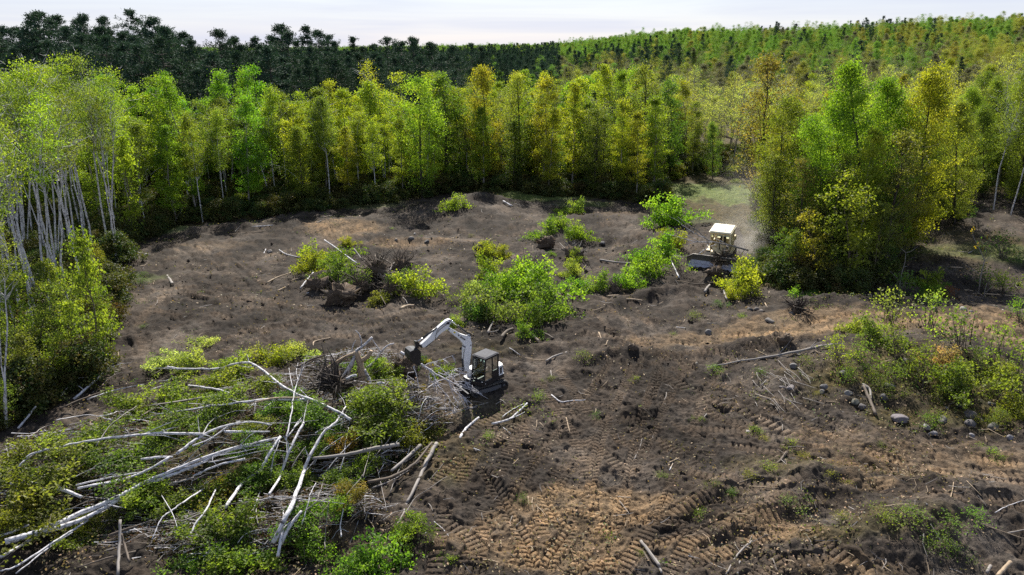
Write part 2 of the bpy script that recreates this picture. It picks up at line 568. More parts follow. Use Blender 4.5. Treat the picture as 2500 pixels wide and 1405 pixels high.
def glass_material():
    m, nt = new_mat('tinted_glass')
    out = N(nt, 'ShaderNodeOutputMaterial')
    tr = N(nt, 'ShaderNodeBsdfTransparent')
    tr.inputs['Color'].default_value = (.42, .50, .46, 1)
    gl = N(nt, 'ShaderNodeBsdfGlossy', Roughness=.04)
    gl.inputs['Color'].default_value = (.9, .95, .95, 1)
    fr = N(nt, 'ShaderNodeFresnel')
    fr.inputs['IOR'].default_value = 1.6
    mx = N(nt, 'ShaderNodeMixShader')
    nt.links.new(math_n(nt, 'ADD', fr.outputs[0], .06), mx.inputs[0])
    nt.links.new(tr.outputs[0], mx.inputs[1])
    nt.links.new(gl.outputs[0], mx.inputs[2])
    nt.links.new(mx.outputs[0], out.inputs['Surface'])
    return m


def rock_material():
    m, nt = new_mat('field_stone')
    out = N(nt, 'ShaderNodeOutputMaterial')
    tc, oi = N(nt, 'ShaderNodeTexCoord'), N(nt, 'ShaderNodeObjectInfo')
    nz = N(nt, 'ShaderNodeTexNoise', Scale=5.0, Detail=8.0, Roughness=0.75)
    nt.links.new(tc.outputs['Object'], nz.inputs['Vector'])
    a = ramp(nt, nz.outputs['Fac'], [(0.3, (0.05, 0.046, 0.045)), (0.5, (0.115, 0.108, 0.105)), (0.75, (0.21, 0.195, 0.19))])
    c = mixc(nt, 1.0, a, oi.outputs['Color'], 'MULTIPLY')
    pb = N(nt, 'ShaderNodeBsdfPrincipled', Roughness=0.85)
    nt.links.new(c, pb.inputs['Base Color'])
    bp = N(nt, 'ShaderNodeBump', Strength=0.6, Distance=0.05)
    nt.links.new(nz.outputs['Fac'], bp.inputs['Height'])
    nt.links.new(bp.outputs[0], pb.inputs['Normal'])
    nt.links.new(pb.outputs[0], out.inputs['Surface'])
    return m


M['rock'] = rock_material()
M['glass'] = glass_material()
M['palebark'] = bark_material('pale_twig_bark', (0.66, 0.64, 0.67), (0.42, 0.40, 0.41), 'rough')

# ------------------------------------------------------------------ the ground: one sheet to the horizon
CLEAR_PX = [(-300, 1600), (-160, 1100), (40, 1050), (215, 960), (262, 800), (292, 670), (325, 600), (420, 562), (560, 540), (700, 520), (830, 512), (930, 496),
            (1050, 484), (1110, 470), (1250, 474), (1400, 484), (1550, 497), (1650, 503), (1730, 525), (1800, 575), (1835, 640), (1850, 705), (2040, 722),
            (2165, 700), (2190, 600), (2260, 530), (2400, 520), (2500, 540), (2800, 600), (3200, 1600)]
CLEAR = np.array([at_z(*p)[:2] for p in CLEAR_PX])


def inside(x, y, poly):
    r = np.zeros(np.shape(x), bool)
    n = len(poly)
    for i in range(n):
        x1, y1 = poly[i]
        x2, y2 = poly[(i + 1) % n]
        c = (y1 > y) != (y2 > y)
        r ^= c & (x < (x2 - x1) * (y - y1) / (y2 - y1 + 1e-12) + x1)
    return r


# vehicle tracks: outline in photo pixels, half width in metres, kind of tread, depth
def C3(*p):
    return [(900 + x / 2.531, 850 + y / 2.531) for x, y in p]


def C4(*p):
    return [(1600 + x / 2.322, 800 + y / 2.322) for x, y in p]


def C6(*p):
    return [(x / 2.927, 400 + y / 2.927) for x, y in p]


def C8(*p):
    return [(1650 + x / 2.927, 400 + y / 2.927) for x, y in p]


def R2(*p):
    return [(1100 + x / 3.512, 450 + y / 3.512) for x, y in p]


def R1(*p):
    return [(650 + x / 4.015, 450 + y / 4.015) for x, y in p]


TRACKS = [
    (C3((1620, 60), (1590, 200), (1540, 330), (1500, 400)), .24, 'v', .07), (C3((1790, -40), (1770, 170), (1720, 330), (1680, 470), (1640, 640), (1610, 800), (1580, 950), (1540, 1090), (1470, 1180)), .26, 'v', .08),
    (C3((1480, 430), (1430, 570), (1390, 750), (1350, 960)), .28, 'v', .08), (C3((690, 730), (800, 900), (870, 1050), (950, 1180), (1010, 1310), (1040, 1400)), .30, 'v', .10),
    (C3((1050, 880), (1110, 980), (1190, 1110), (1270, 1230), (1310, 1320)), .26, 'v', .09), (C3((1290, 1080), (1200, 1200), (1130, 1300), (1090, 1400)), .30, 'v', .10),
    (C3((1050, 880), (1300, 890), (1540, 930)), .26, 'v', .07), (C3((1160, 1000), (1350, 1030), (1700, 1080), (2025, 1090)), .22, 'v', .09),
    (C3((1390, 1290), (1440, 1360), (1470, 1440)), .24, 'v', .07), (C3((1480, 1250), (1500, 1330), (1490, 1420)), .24, 'b', .07),
    (C3((520, 890), (620, 950), (720, 1010), (830, 1060)), .36, 'b', .10), (C3((460, 1070), (560, 1130), (650, 1210), (720, 1290)), .36, 'b', .10), (C3((480, 1375), (600, 1380), (740, 1400)), .3, 'b', .08),
    (C3((900, 560), (1080, 600), (1250, 580)), .30, 'b', .07), (C3((950, 640), (1150, 670), (1290, 630)), .30, 'b', .07), (C3((1110, 820), (1200, 740), (1300, 700), (1420, 660)), .26, 'b', .07),
    (C3((1700, 740), (1850, 660), (2025, 580)), .36, 'b', .08), (C3((1560, 480), (1750, 560), (1960, 610)), .30, 'b', .06), (C3((1650, 820), (1800, 770), (2020, 760)), .32, 'b', .07),
    (C3((1780, 300), (1900, 330), (2030, 330)), .3, 'b', .06), (C3((1250, 540), (1330, 700), (1330, 860)), .3, 'b', .06), (C3((1080, 1040), (1070, 1120), (1090, 1200)), .3, 'b', .07),
    (C3((1330, 960), (1450, 970), (1560, 980)), .3, 'b', .06), (C3((820, 1340), (900, 1370), (1000, 1380)), .3, 'b', .06),
    (C4((640, 400), (760, 440), (1000, 520), (1250, 640), (1550, 760), (1900, 830), (2150, 850)), .38, 'b', .14), (C4((560, 440), (850, 540), (1050, 640), (1300, 740), (1600, 830), (2150, 900)), .36, 'b', .14),
    (C4((0, 480), (120, 540), (250, 640), (330, 760)), .36, 'b', .08), (C4((1050, 720), (1250, 870), (1440, 960), (1600, 1000)), .40, 'b', .08), (C4((1150, 780), (1350, 840), (1500, 870)), .3, 'b', .05),
    (C4((780, 1080), (950, 1230), (1150, 1370), (1260, 1430)), .38, 'b', .12), (C4((420, 1000), (560, 1080), (740, 1060)), .34, 'b', .08), (C4((540, 1230), (650, 1290), (760, 1370)), .34, 'b', .07),
    (C4((0, 160), (90, 150), (260, 100)), .3, 'b', .05), (C4((300, 480), (420, 540), (620, 560)), .34, 'b', .06), (C4((100, 300), (250, 400), (480, 470)), .36, 'b', .06), (C4((0, 640), (150, 720), (250, 800)), .36, 'b', .06),
    (C4((1500, 960), (1750, 960), (2100, 980)), .3, 'b', .12), (C4((20, 120), (10, 300), (-30, 420)), .26, 'v', .06),
    (C6((1400, 750), (1520, 850), (1600, 950), (1620, 1040)), .42, 'b', .08), (C6((1610, 740), (1720, 850), (1770, 930), (1690, 1010)), .42, 'b', .08), (C6((1640, 630), (1600, 740), (1640, 800)), .40, 'b', .06),
    (C6((1500, 1060), (1850, 1200), (2200, 1140)), .34, 'b', .05), (C6((1780, 1240), (1900, 1300), (2060, 1330)), .40, 'b', .08), (C6((1900, 1080), (2000, 1110), (2200, 1100)), .34, 'b', .05), (C6((2180, 430), (2360, 400), (2500, 410)), .36, 'b', .05),
    (C6((1300, 900), (1500, 960), (1800, 960), (2000, 1000)), .36, 'b', .05), (C6((2100, 1290), (2300, 1240), (2600, 1240)), .34, 'b', .06), (C6((1150, 700), (1400, 640), (1650, 640)), .36, 'b', .05), (C6((900, 900), (1100, 1050), (1300, 1100)), .36, 'b', .05),
    (C8((640, 1170), (900, 1130), (1230, 1120)), .36, 'b', .08), (C8((1030, 1180), (1240, 1170)), .34, 'b', .06), (C8((-150, 1400), (100, 1340), (270, 1290)), .4, 'b', .07), (C8((1900, 1100), (2150, 1180), (2500, 1290)), .5, 'b', .08),
    (C8((300, 1240), (700, 1230), (1150, 1190)), .4, 'b', .05), (R2((1180, 1060), (1280, 1160), (1380, 1280)), .30, 'b', .06), (R2((1330, 1060), (1430, 1130), (1570, 1230)), .30, 'b', .06),
    (R2((400, 430), (560, 330), (700, 280)), .4, 'b', .06), (R2((1000, 480), (1200, 380), (1400, 300)), .4, 'b', .06), (R2((1300, 640), (1400, 540), (1560, 420)), .4, 'b', .05), (R1((840, 575), (1000, 600), (1280, 590), (1500, 640)), .3, 'b', .05),
    (R1((350, 470), (560, 430), (760, 360)), .34, 'b', .05), (R1((360, 440), (520, 390), (680, 385)), .3, 'b', .05)]



def pair(px, gauge, hw, kind, depth):
    """The two ruts of one pass."""
    p = np.array([at_z(*q)[:2] for q in px])
    d = np.gradient(p, axis=0)
    d /= np.linalg.norm(d, axis=1)[:, None]
    nrm = np.stack([-d[:, 1], d[:, 0]], 1)
    for sgn in (.5, -.5):
        q = p + nrm * gauge * sgn
        TRACKS.insert(0, ([project((a, b, 0)) for a, b in q], hw, kind, depth))


for q in ([(2560, 1170), (2300, 1130), (2080, 1060), (1900, 1000), (1720, 950), (1600, 900)], [(330, 900), (300, 800), (380, 720), (520, 700), (700, 760), (900, 790), (1060, 760)], [(620, 545), (820, 570), (1030, 610), (1250, 570), (1420, 525)], [(420, 600), (560, 640), (640, 720), (620, 820), (500, 860)],
          [(1000, 1180), (1120, 1080), (1260, 1020), (1420, 1000), (1600, 1020)], [(1260, 1010), (1190, 1120), (1130, 1260), (1110, 1420)], [(1640, 1060), (1850, 1080), (2100, 1130), (2350, 1180), (2560, 1230)], [(1330, 900), (1420, 1040), (1560, 1140), (1760, 1190), (1950, 1200)],
          [(1480, 690), (1560, 800), (1640, 900), (1760, 1000), (1960, 1100)], [(1100, 560), (1300, 640), (1480, 620), (1620, 560)], [(1750, 860), (1980, 800), (2250, 770), (2560, 800)], [(1400, 820), (1600, 850), (1830, 850)], [(1560, 1420), (1640, 1300), (1800, 1220), (2000, 1190)], [(1700, 1420), (1900, 1340), (2060, 1330)], [(640, 640), (760, 600), (950, 540), (1180, 520)]):
    pair(q, 1.9, .36, 'b', .07)
for q in ([(1450, 1420), (1560, 1240), (1640, 1060), (1690, 940), (1760, 840)], [(1180, 1400), (1300, 1200), (1420, 1040), (1500, 930), (1560, 830)], [(1350, 1380), (1700, 1250), (2000, 1260)]):
    pair(q, 2.1, .24, 'v', .08)

SPOTS = [  # soil colour patches: photo pixel, radii in metres, strength
    ('tan', (1430, 1240), 4.2, 2.6, 1.0), ('tan', (1380, 1350), 4.5, 1.6, .9), ('tan', (1300, 1290), 2.5, 2.0, .6), ('tan', (1620, 1240), 2.5, 1.0, .4), ('tan', (2030, 800), 11.0, 2.8, 1.0), ('tan', (2430, 800), 8.0, 3.6, 1.0), ('tan', (1740, 830), 6.0, 1.8, .7),
    ('tan', (1990, 765), 6.0, 1.6, .9), ('tan', (835, 555), 5.5, 3.5, .85), ('tan', (1010, 590), 5.5, 2.0, .5), ('tan', (1880, 1280), 3.0, 1.2, .6), ('tan', (1690, 1340), 2.2, 1.0, .6), ('tan', (2080, 1390), 2.4, .8, .5), ('tan', (2420, 1130), 3.0, 1.2, .6),
    ('tan', (1040, 1080), 2.6, 1.6, .35), ('tan', (1090, 1140), 2.0, 1.2, .3), ('tan', (1050, 1020), 1.8, 1.0, .3), ('tan', (2130, 1170), 1.5, .8, .6), ('tan', (1160, 1320), 2.0, 1.4, .5), ('tan', (850, 1340), 1.8, 1.2, .35), ('tan', (1540, 520), 7, 3, .3),
    ('tan', (2250, 1140), 7, 1.6, .45), ('tan', (2050, 1060), 4, .8, .35), ('tan', (540, 600), 5, 2, .25), ('tan', (2200, 1100), 6, 1.6, .35),
    ('grass', (1330, 478), 9, 5, .9), ('grass', (1760, 470), 12, 9, .95), ('grass', (1230, 462), 9, 3, .7), ('grass', (400, 560), 4, 3, .7), ('grass', (340, 680), 3, 1.5, .4), ('grass', (1420, 500), 5, 2, .5), ('grass', (2460, 620), 5, 3, .5), ('grass', (880, 500), 8, 4, .4),
    ('grass', (2320, 610), 4, 2, .3), ('grass', (1650, 540), 6, 3, .3),
    ('green', (2260, 900), 9.0, 4.0, .9), ('green', (2330, 1010), 6.0, 2.0, .8), ('green', (2150, 1270), 4.0, 1.2, .6), ('green', (1900, 1140), 3.2, 1.6, .45), ('green', (600, 1100), 13, 5.5, .7), ('green', (1200, 850), 4, 2, .3), ('green', (1180, 1010), 3.4, 2.0, .35), ('green', (2300, 600), 10, 8, .6)]


def build_ground():
    fine = np.radians(np.arange(-43, 43, 0.0925))
    coarse = np.radians(np.concatenate([np.arange(43, 180, 6.0), np.arange(-180, -43, 6.0)]))
    th = np.concatenate([coarse[coarse < fine[0]], fine, coarse[coarse > fine[-1]]])
    th.sort()
    a0, a1, a2 = math.atan(21 / CAM_H), math.atan(48 / CAM_H), math.atan(135 / CAM_H)
    r = np.concatenate([np.linspace(0.5, 20, 14), CAM_H * np.tan(np.linspace(a0, a1, 480)), CAM_H * np.tan(np.linspace(a1, a2, 190))[1:], np.geomspace(137, 7000, 90)])
    R, T = np.meshgrid(r, th, indexing='ij')
    X, Y = (R * np.sin(T)).ravel(), (R * np.cos(T)).ravel()
    ins = inside(X, Y, CLEAR)
    near = (R.ravel() < 140) & (np.abs(T.ravel()) < math.radians(43.2))
    Z = base_h(X, Y)
    n1, n2, n3 = fbm(X / 2.6, Y / 2.6, 2, 31), fbm(X / 0.9, Y / 0.9, 3, 41), fbm(X / 0.28, Y / 0.28, 2, 51)
    ridge = 0.5 - np.abs(fbm(X / 1.7 + 0.6 * n2, Y / 1.1, 2, 61))
    det = 0.42 * n1 + 0.34 * n2 + 0.15 * n3 + 0.30 * np.clip(ridge - 0.33, 0, 1)
    calm = np.ones_like(X)
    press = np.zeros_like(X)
    cut = np.zeros_like(X)
    for px, hw, kind, depth in TRACKS:
        pts = np.array([ground(*p)[:2] for p in px])
        # smooth the outline
        t = np.arange(len(pts))
        tt = np.linspace(0, len(pts) - 1, 10 * len(pts))
        w = np.stack([np.interp(tt, t, pts[:, k]) for k in (0, 1)], 1)
        for _ in range(3):
            w[1:-1] = 0.25 * w[:-2] + 0.5 * w[1:-1] + 0.25 * w[2:]
        lo, hi = w.min(0) - 1.2, w.max(0) + 1.2
        idx = np.nonzero(near & (X > lo[0]) & (X < hi[0]) & (Y > lo[1]) & (Y < hi[1]))[0]
        if not len(idx):
            continue
        qx, qy = X[idx], Y[idx]
        best, bs, bu = np.full(len(idx), 1e9), np.zeros(len(idx)), np.zeros(len(idx))
        s0 = 0.0
        for i in range(len(w) - 1):
            d = w[i + 1] - w[i]
            L = math.hypot(*d) + 1e-9
            tx, ty = d / L
            a = (qx - w[i, 0]) * tx + (qy - w[i, 1]) * ty
            b = -(qx - w[i, 0]) * ty + (qy - w[i, 1]) * tx
            ac = np.clip(a, 0, L)
            dist = np.hypot(a - ac, b)
            k = dist < best
            best[k], bs[k], bu[k] = dist[k], s0 + ac[k], b[k]
            s0 += L
        u = best / (hw * (1.2 if kind == 'v' else 1.05))
        wear = sstep(-0.35, 0.25, fbm(qx / 1.5, qy / 1.5, 3, 77) + 0.16 + 0.16 * (kind == 'v'))
        end = sstep(0, 0.6, bs) * sstep(0, 0.6, s0 - bs)
        lam = 0.33 if r_of(qx, qy) < 45 else 0.45
        hw_k = 1.2 if kind == 'v' else 1.0
        ph = bs / lam + (0.55 * u if kind == 'v' else 0.0)
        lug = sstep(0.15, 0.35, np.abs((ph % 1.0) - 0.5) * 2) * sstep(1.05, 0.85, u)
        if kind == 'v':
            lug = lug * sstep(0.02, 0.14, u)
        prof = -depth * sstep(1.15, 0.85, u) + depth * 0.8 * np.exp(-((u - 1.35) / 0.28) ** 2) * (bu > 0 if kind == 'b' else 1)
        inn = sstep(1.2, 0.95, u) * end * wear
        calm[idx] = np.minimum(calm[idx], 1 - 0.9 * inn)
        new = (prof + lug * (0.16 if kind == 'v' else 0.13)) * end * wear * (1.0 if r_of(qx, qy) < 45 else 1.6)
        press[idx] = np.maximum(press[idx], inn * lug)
        cut[idx] = np.where(u < 1.8, np.where(inn > 0.3, new, cut[idx] * (1 - inn) + new), cut[idx])
    Z = Z + np.where(near, det * calm + cut, 0.0)
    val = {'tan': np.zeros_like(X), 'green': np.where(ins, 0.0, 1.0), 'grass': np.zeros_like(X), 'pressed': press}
    wob = 0.5 + 0.9 * fbm(X / 1.6, Y / 1.6, 3, 91)
    for kind, p, a, b, s in SPOTS:
        c = ground(*p)
        d2 = ((X - c[0]) / a) ** 2 + ((Y - c[1]) / b) ** 2
        val[kind] = np.maximum(val[kind], s * sstep(1.25, 0.2, d2 - 0.9 * (wob - 0.5)))
    val['green'] = np.maximum(val['green'] * sstep(-0.2, 0.5, wob), 0)
    val['green'] = np.where(ins, val['green'], np.maximum(val['green'], 0.85))
    nr, nc = len(r), len(th)
    i, j = np.meshgrid(np.arange(nr - 1), np.arange(nc), indexing='ij')
    i, j = i.ravel(), j.ravel()
    k = (j + 1) % nc
    f = np.stack([i * nc + j, i * nc + k, (i + 1) * nc + k, (i + 1) * nc + j], 1)
    me = bpy.data.meshes.new('ground')
    me.vertices.add(len(X))
    me.vertices.foreach_set('co', np.stack([X, Y, Z], 1).astype(np.float32).ravel())
    me.loops.add(f.size)
    me.loops.foreach_set('vertex_index', f[:, ::-1].astype(np.int32).ravel())
    me.polygons.add(len(f))
    me.polygons.foreach_set('loop_start', (np.arange(len(f)) * 4).astype(np.int32))
    me.polygons.foreach_set('use_smooth', np.ones(len(f), bool))
    me.update(calc_edges=True)
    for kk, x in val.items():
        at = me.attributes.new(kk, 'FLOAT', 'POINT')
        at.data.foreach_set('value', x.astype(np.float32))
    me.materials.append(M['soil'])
    tag(link('ground', me), kind='structure')
    # the centre hole under the camera
    cap = [(0.5 * math.sin(t), 0.5 * math.cos(t), 0) for t in th[::12]]
    return me


def r_of(qx, qy):
    return float(np.median(np.hypot(qx, qy)))


build_ground()

# ------------------------------------------------------------------ plants: each kind is made a few times and copied
def rand_dirs(n, rs, up=0.4):
    d = rs.standard_normal((n, 3)) + np.array([0, 0, up])
    return d / np.linalg.norm(d, axis=1)[:, None]


def add_leaves(mb, c, size, tint, rs, mat, up=0.5, aspect=0.62):
    n = len(c)
    nn = rand_dirs(n, rs, up)
    a = np.cross(nn, rs.standard_normal((n, 3)))
    a /= np.linalg.norm(a, axis=1)[:, None] + 1e-9
    b = np.cross(nn, a)
    s = size * rs.uniform(0.6, 1.3, n)[:, None] * 0.5
    mb.quads(c, a * s, b * s * aspect, 0.12 * size, mat, tint)


def bend_path(rs, H, n, amp, base=-0.4):
    z = np.linspace(base, H, n)
    k = rs.standard_normal((n, 2)) * amp
    xy = np.cumsum(k, 0) * np.linspace(0, 1, n)[:, None]
    return np.concatenate([xy - xy[0], z[:, None]], 1)


def path_at(p, z):
    return np.array([np.interp(z, p[:, 2], p[:, 0]), np.interp(z, p[:, 2], p[:, 1]), z])


PROF = {'ovate': lambda t: np.sin(np.pi * np.clip(.14 + .84 * t, 0, 1)) ** .75, 'column': lambda t: np.minimum(1, .55 + 1.3 * t) * np.sqrt(np.clip(1.02 - t ** 4, 0, 1)),
        'round': lambda t: np.sqrt(np.clip(1 - (2 * t - 1) ** 2, .02, 1)), 'top': lambda t: np.sqrt(.1 + t) * np.sqrt(np.clip(1.03 - t ** 5, 0, 1)), 'spire': lambda t: np.clip(1.05 - t, 0, 1) ** .7}


def gen_tree(seed, H=15, zb=.35, R=2.6, shape='ovate', ncl=60, lpc=80, ls=.2, sig=.5, tr=.13, bend=.18, nlimb=18, limb_r=.25, stems=1, fork=0.0, up=.5, twigs=0, flat=.75):
    """Trunk (with limbs) and crown as two collectors; slots: 0 bark, 1 leaf."""
    rs = np.random.default_rng(seed)
    T, Cw = MB(), MB()
    paths = []
    for s in range(stems):
        p = bend_path(rs, H * (.97 if s == 0 else rs.uniform(.75, .95)), 10, bend)
        if s:
            a = rs.uniform(0, 6.28)
            k = np.linspace(0, 1, 10) ** 1.2
            p[:, 0] += math.cos(a) * (.25 + k * rs.uniform(.8, 2.2))
            p[:, 1] += math.sin(a) * (.25 + k * rs.uniform(.8, 2.2))
        r = tr * (1 if s == 0 else .75) * np.clip(1 - np.linspace(0, 1, 10) ** 1.3 * .93, .05, 1)
        r[0] *= 1.35
        T.tube(p, r, 7, 0)
        paths.append(p)
    t = rs.uniform(0, 1, ncl)
    z = H * (zb + (1 - zb) * t)
    rad = R * PROF[shape](t) * np.sqrt(rs.uniform(.08, 1, ncl))
    an = rs.uniform(0, 2 * math.pi, ncl)
    cen = np.zeros((ncl, 3))
    for i in range(ncl):
        p = paths[i % stems]
        b = path_at(p, min(z[i], p[-1, 2]))
        cen[i] = b + np.array([rad[i] * math.cos(an[i]), rad[i] * math.sin(an[i]), 0])
        cen[i, 2] = z[i]
        if i < nlimb:
            z0 = max(.25 * H * zb + .3, z[i] - rad[i] * rs.uniform(.7, 1.5) - .6)
            b0 = path_at(p, z0)
            mid = .5 * (b0 + cen[i]) + np.array([0, 0, -.12 * rad[i]]) + rs.standard_normal(3) * .12
            r0 = max(.012, tr * limb_r * (1 - .6 * t[i]))
            T.tube([b0, .5 * (b0 + mid) + rs.standard_normal(3) * .06, mid, cen[i]], [r0, r0 * .8, r0 * .55, r0 * .2], 4, 0, cap=False)
    for _ in range(twigs):
        i = rs.integers(ncl)
        p = paths[i % stems]
        b0 = path_at(p, z[i] - rad[i] * .6)
        e = cen[i] + rs.standard_normal(3) * sig * 1.6
        e[2] = cen[i, 2] + abs(rs.standard_normal()) * sig * 1.4
        m = b0 + (e - b0) * rs.uniform(.4, .7) + rs.standard_normal(3) * .15
        T.tube([m, .5 * (m + e) + rs.standard_normal(3) * .08, e], [.024, .016, .006], 3, 0, cap=False)
    if lpc:
        k = rs.integers(int(lpc * .6), int(lpc * 1.4) + 1, ncl)
        idx = np.repeat(np.arange(ncl), k)
        ct = np.clip(rs.normal(.5, .24, ncl), .02, .98)
        sg = sig * rs.uniform(.65, 1.25, ncl)
        # leaves follow each bough inwards from its tip, in flattened sprays
        inward = np.stack([-np.cos(an), -np.sin(an), np.full(ncl, -.45)], 1)[idx] * (rad[idx] * rs.uniform(0, .6, len(idx)) ** 1.2)[:, None]
        c = cen[idx] + inward + rs.standard_normal((len(idx), 3)) * sg[idx][:, None] * np.array([.78, .78, flat * .62])
        c = c[c[:, 2] > .15] if True else c
        idx = idx[:len(c)]
        add_leaves(Cw, c, ls, np.clip(ct[idx] + rs.normal(0, .10, len(c)), 0, 1), rs, 1, up)
    return T, Cw


def gen_pine(seed, H=22, zb=.35, R=3.0, whorls=16, per=5, k=15, blade=.42, top='round'):
    rs = np.random.default_rng(seed)
    T, Cw = MB(), MB()
    p = bend_path(rs, H, 8, .10)
    T.tube(p, .22 * np.linspace(1, .12, 8), 7, 0)
    cs, ct, dirs = [], [], []
    for w in range(whorls):
        t = (w + rs.uniform(-.3, .3)) / (whorls - 1)
        t = float(np.clip(t, 0, 1))
        L = R * ((np.clip(1 - t ** 2.4, 0, 1) ** .6 + .12) if top == 'round' else (1.05 - t) ** .8) * (.6 + .4 * min(1, t * 3)) * rs.uniform(.7, 1.2)
        for b in range(per):
            a = rs.uniform(0, 6.283)
            l = L * rs.uniform(.55, 1.15)
            z = H * (zb + (1 - zb) * t)
            b0 = path_at(p, z - .15 * l)
            e = b0 + np.array([math.cos(a) * l, math.sin(a) * l, l * rs.uniform(-.05, .45)])
            if rs.uniform() < .6:
                T.tube([b0, .5 * (b0 + e) - np.array([0, 0, .06 * l]), e], [.05, .035, .012], 3, 0, cap=False)
            for q in range(4):
                s = 1 - .18 * q - rs.uniform(0, .12)
                cs.append(b0 + (e - b0) * s + rs.standard_normal(3) * .22)
                ct.append(rs.uniform(.2, .8))
                dirs.append((e - b0) / (l + 1e-6))
    for q in range(10):
        cs.append(np.array([p[-1, 0], p[-1, 1], H - .25 * q * .4]) + rs.standard_normal(3) * .15)
        ct.append(rs.uniform(.3, .8))
        dirs.append(np.array([0, 0, 1.0]))
    cs, ct, dirs = np.array(cs), np.array(ct), np.array(dirs)
    idx = np.repeat(np.arange(len(cs)), k)
    d = rand_dirs(len(idx), rs, .55) + .5 * dirs[idx]
    d /= np.linalg.norm(d, axis=1)[:, None]
    ln = blade * rs.uniform(.6, 1.3, len(idx))[:, None]
    side = np.cross(d, rs.standard_normal((len(idx), 3)))
    side /= np.linalg.norm(side, axis=1)[:, None] + 1e-9
    Cw.quads(cs[idx] + rs.standard_normal((len(idx), 3)) * .16 + d * ln * .5, d * ln * .5, side * blade * .14, .0, 1, np.clip(ct[idx] + rs.normal(0, .15, len(idx)), 0, 1))
    return T, Cw


def gen_bush(seed, H=2.0, R=1.3, ncl=26, lpc=60, ls=.13, sig=.28, stems=7, lying=False):
    rs = np.random.default_rng(seed)
    T, Cw = MB(), MB()
    t = rs.uniform(0, 1, ncl)
    z = H * (.12 + .86 * t)
    rad = R * np.sqrt(np.clip(1 - (t * .92) ** 2, .05, 1)) * np.sqrt(rs.uniform(.05, 1, ncl))
    an = rs.uniform(0, 6.283, ncl)
    cen = np.stack([rad * np.cos(an), rad * np.sin(an), z], 1)
    for i in range(min(ncl, stems * 3)):
        b = np.array([rs.normal(0, .12), rs.normal(0, .12), -.1])
        m = .5 * (b + cen[i]) + np.array([0, 0, .15 * H]) * rs.uniform(0, 1) + rs.standard_normal(3) * .08
        T.tube([b, m, cen[i]], [.022, .015, .006], 3, 0, cap=False)
    k = rs.integers(int(lpc * .5), int(lpc * 1.5) + 1, ncl)
    idx = np.repeat(np.arange(ncl), k)
    ct = np.clip(rs.normal(.5, .18, ncl), .05, .95)
    c = cen[idx] + rs.standard_normal((len(idx), 3)) * sig * np.array([1, 1, .75])
    ok = c[:, 2] > .03
    c, idx = c[ok], idx[ok]
    add_leaves(Cw, c, ls, np.clip(ct[idx] + rs.normal(0, .15, len(c)), 0, 1), rs, 1, .6)
    return T, Cw


def gen_heap(seed, lie=.6, n=15, L=1.8, ls=.14, per=16, sig=.15):
    """Boughs of a felled or flattened shrub: leafy sprays fanning to one side, with gaps between."""
    rs = np.random.default_rng(seed)
    T, Cw = MB(), MB()
    cs, ct = [], []
    for k in range(n):
        b = np.array([-.9 + rs.uniform(0, .9), rs.normal(0, .5), .02])
        a = rs.normal(0, .75)
        el = rs.uniform(.05, .35) if rs.uniform() < lie else rs.uniform(.5, 1.25)
        l = L * rs.uniform(.55, 1.15)
        d = np.array([math.cos(a) * math.cos(el), math.sin(a) * math.cos(el), math.sin(el)])
        e = b + d * l - np.array([0, 0, .12 * l])
        m = .5 * (b + e) + np.array([0, 0, .14 * l]) + rs.standard_normal(3) * .08
        T.tube([b, m, e], [.028, .018, .006], 4, 0, cap=False)
        tone = rs.normal(.5, .22)
        for q in range(12):
            t = rs.uniform(.15, 1.05)
            p = b * (1 - t) ** 2 + 2 * m * t * (1 - t) + e * t * t
            cs.append(p + rs.standard_normal(3) * np.array([.16, .16, .10]))
            ct.append(tone + rs.normal(0, .1))
    cs, ct = np.array(cs), np.array(ct)
    k = rs.integers(int(per * .5), int(per * 1.6) + 1, len(cs))
    idx = np.repeat(np.arange(len(cs)), k)
    c = cs[idx] + rs.standard_normal((len(idx), 3)) * sig * np.array([1, 1, .7])
    ok = c[:, 2] > .02
    c, idx = c[ok], idx[ok]
    add_leaves(Cw, c, ls, np.clip(ct[idx] + rs.normal(0, .12, len(c)), 0, 1), rs, 1, .5)
    return T, Cw


PROTO = {}


def proto(key, T, Cw, H, bark, leaf='leaf', name='tree'):
    PROTO[key] = {'H': H, 'trunk': T.mesh(name + '_trunk', [M[bark]], True), 'crown': Cw.mesh(name + '_crown', [M[bark], M[leaf]]) if Cw.v else None}
    # one-piece version for trees too far away to show their parts
    w = MB()
    for src in (T, Cw):
        if src.v:
            off = w.n
            w.v += src.v
            w.f += [(f + off, m) for f, m in src.f]
            w.n += src.n
            for kk in w.a:
                w.a[kk] += src.a[kk]
    PROTO[key]['whole'] = w.mesh(name, [M[bark], M[leaf]])


for i in range(5):
    proto(f'birch_near{i}', *gen_tree(100 + i, H=17, zb=.55, R=2.0, shape='ovate', ncl=60, lpc=36, ls=.15, sig=.55, tr=.090, bend=.26, nlimb=34, limb_r=.34, stems=1 + (i == 2), twigs=36), 17, 'birch', name='birch')
for i in range(5):
    proto(f'birch_tall{i}', *gen_tree(320 + i, H=17, zb=.70, R=1.7, shape='ovate', ncl=46, lpc=50, ls=.15, sig=.48, tr=.092, bend=.26, nlimb=28, limb_r=.36, stems=1 + (i in (1, 3)), twigs=26), 17, 'birch', name='birch')
for i in range(5):
    proto(f'birch_mid{i}', *gen_tree(120 + i, H=15, zb=[.46, .52, .58, .44, .55][i], R=2.2, shape='ovate', ncl=64, lpc=84, ls=.19, sig=.50, tr=.10, bend=.17, nlimb=18, limb_r=.30, stems=1 + (i == 1), twigs=24), 15, 'birch', name='birch')
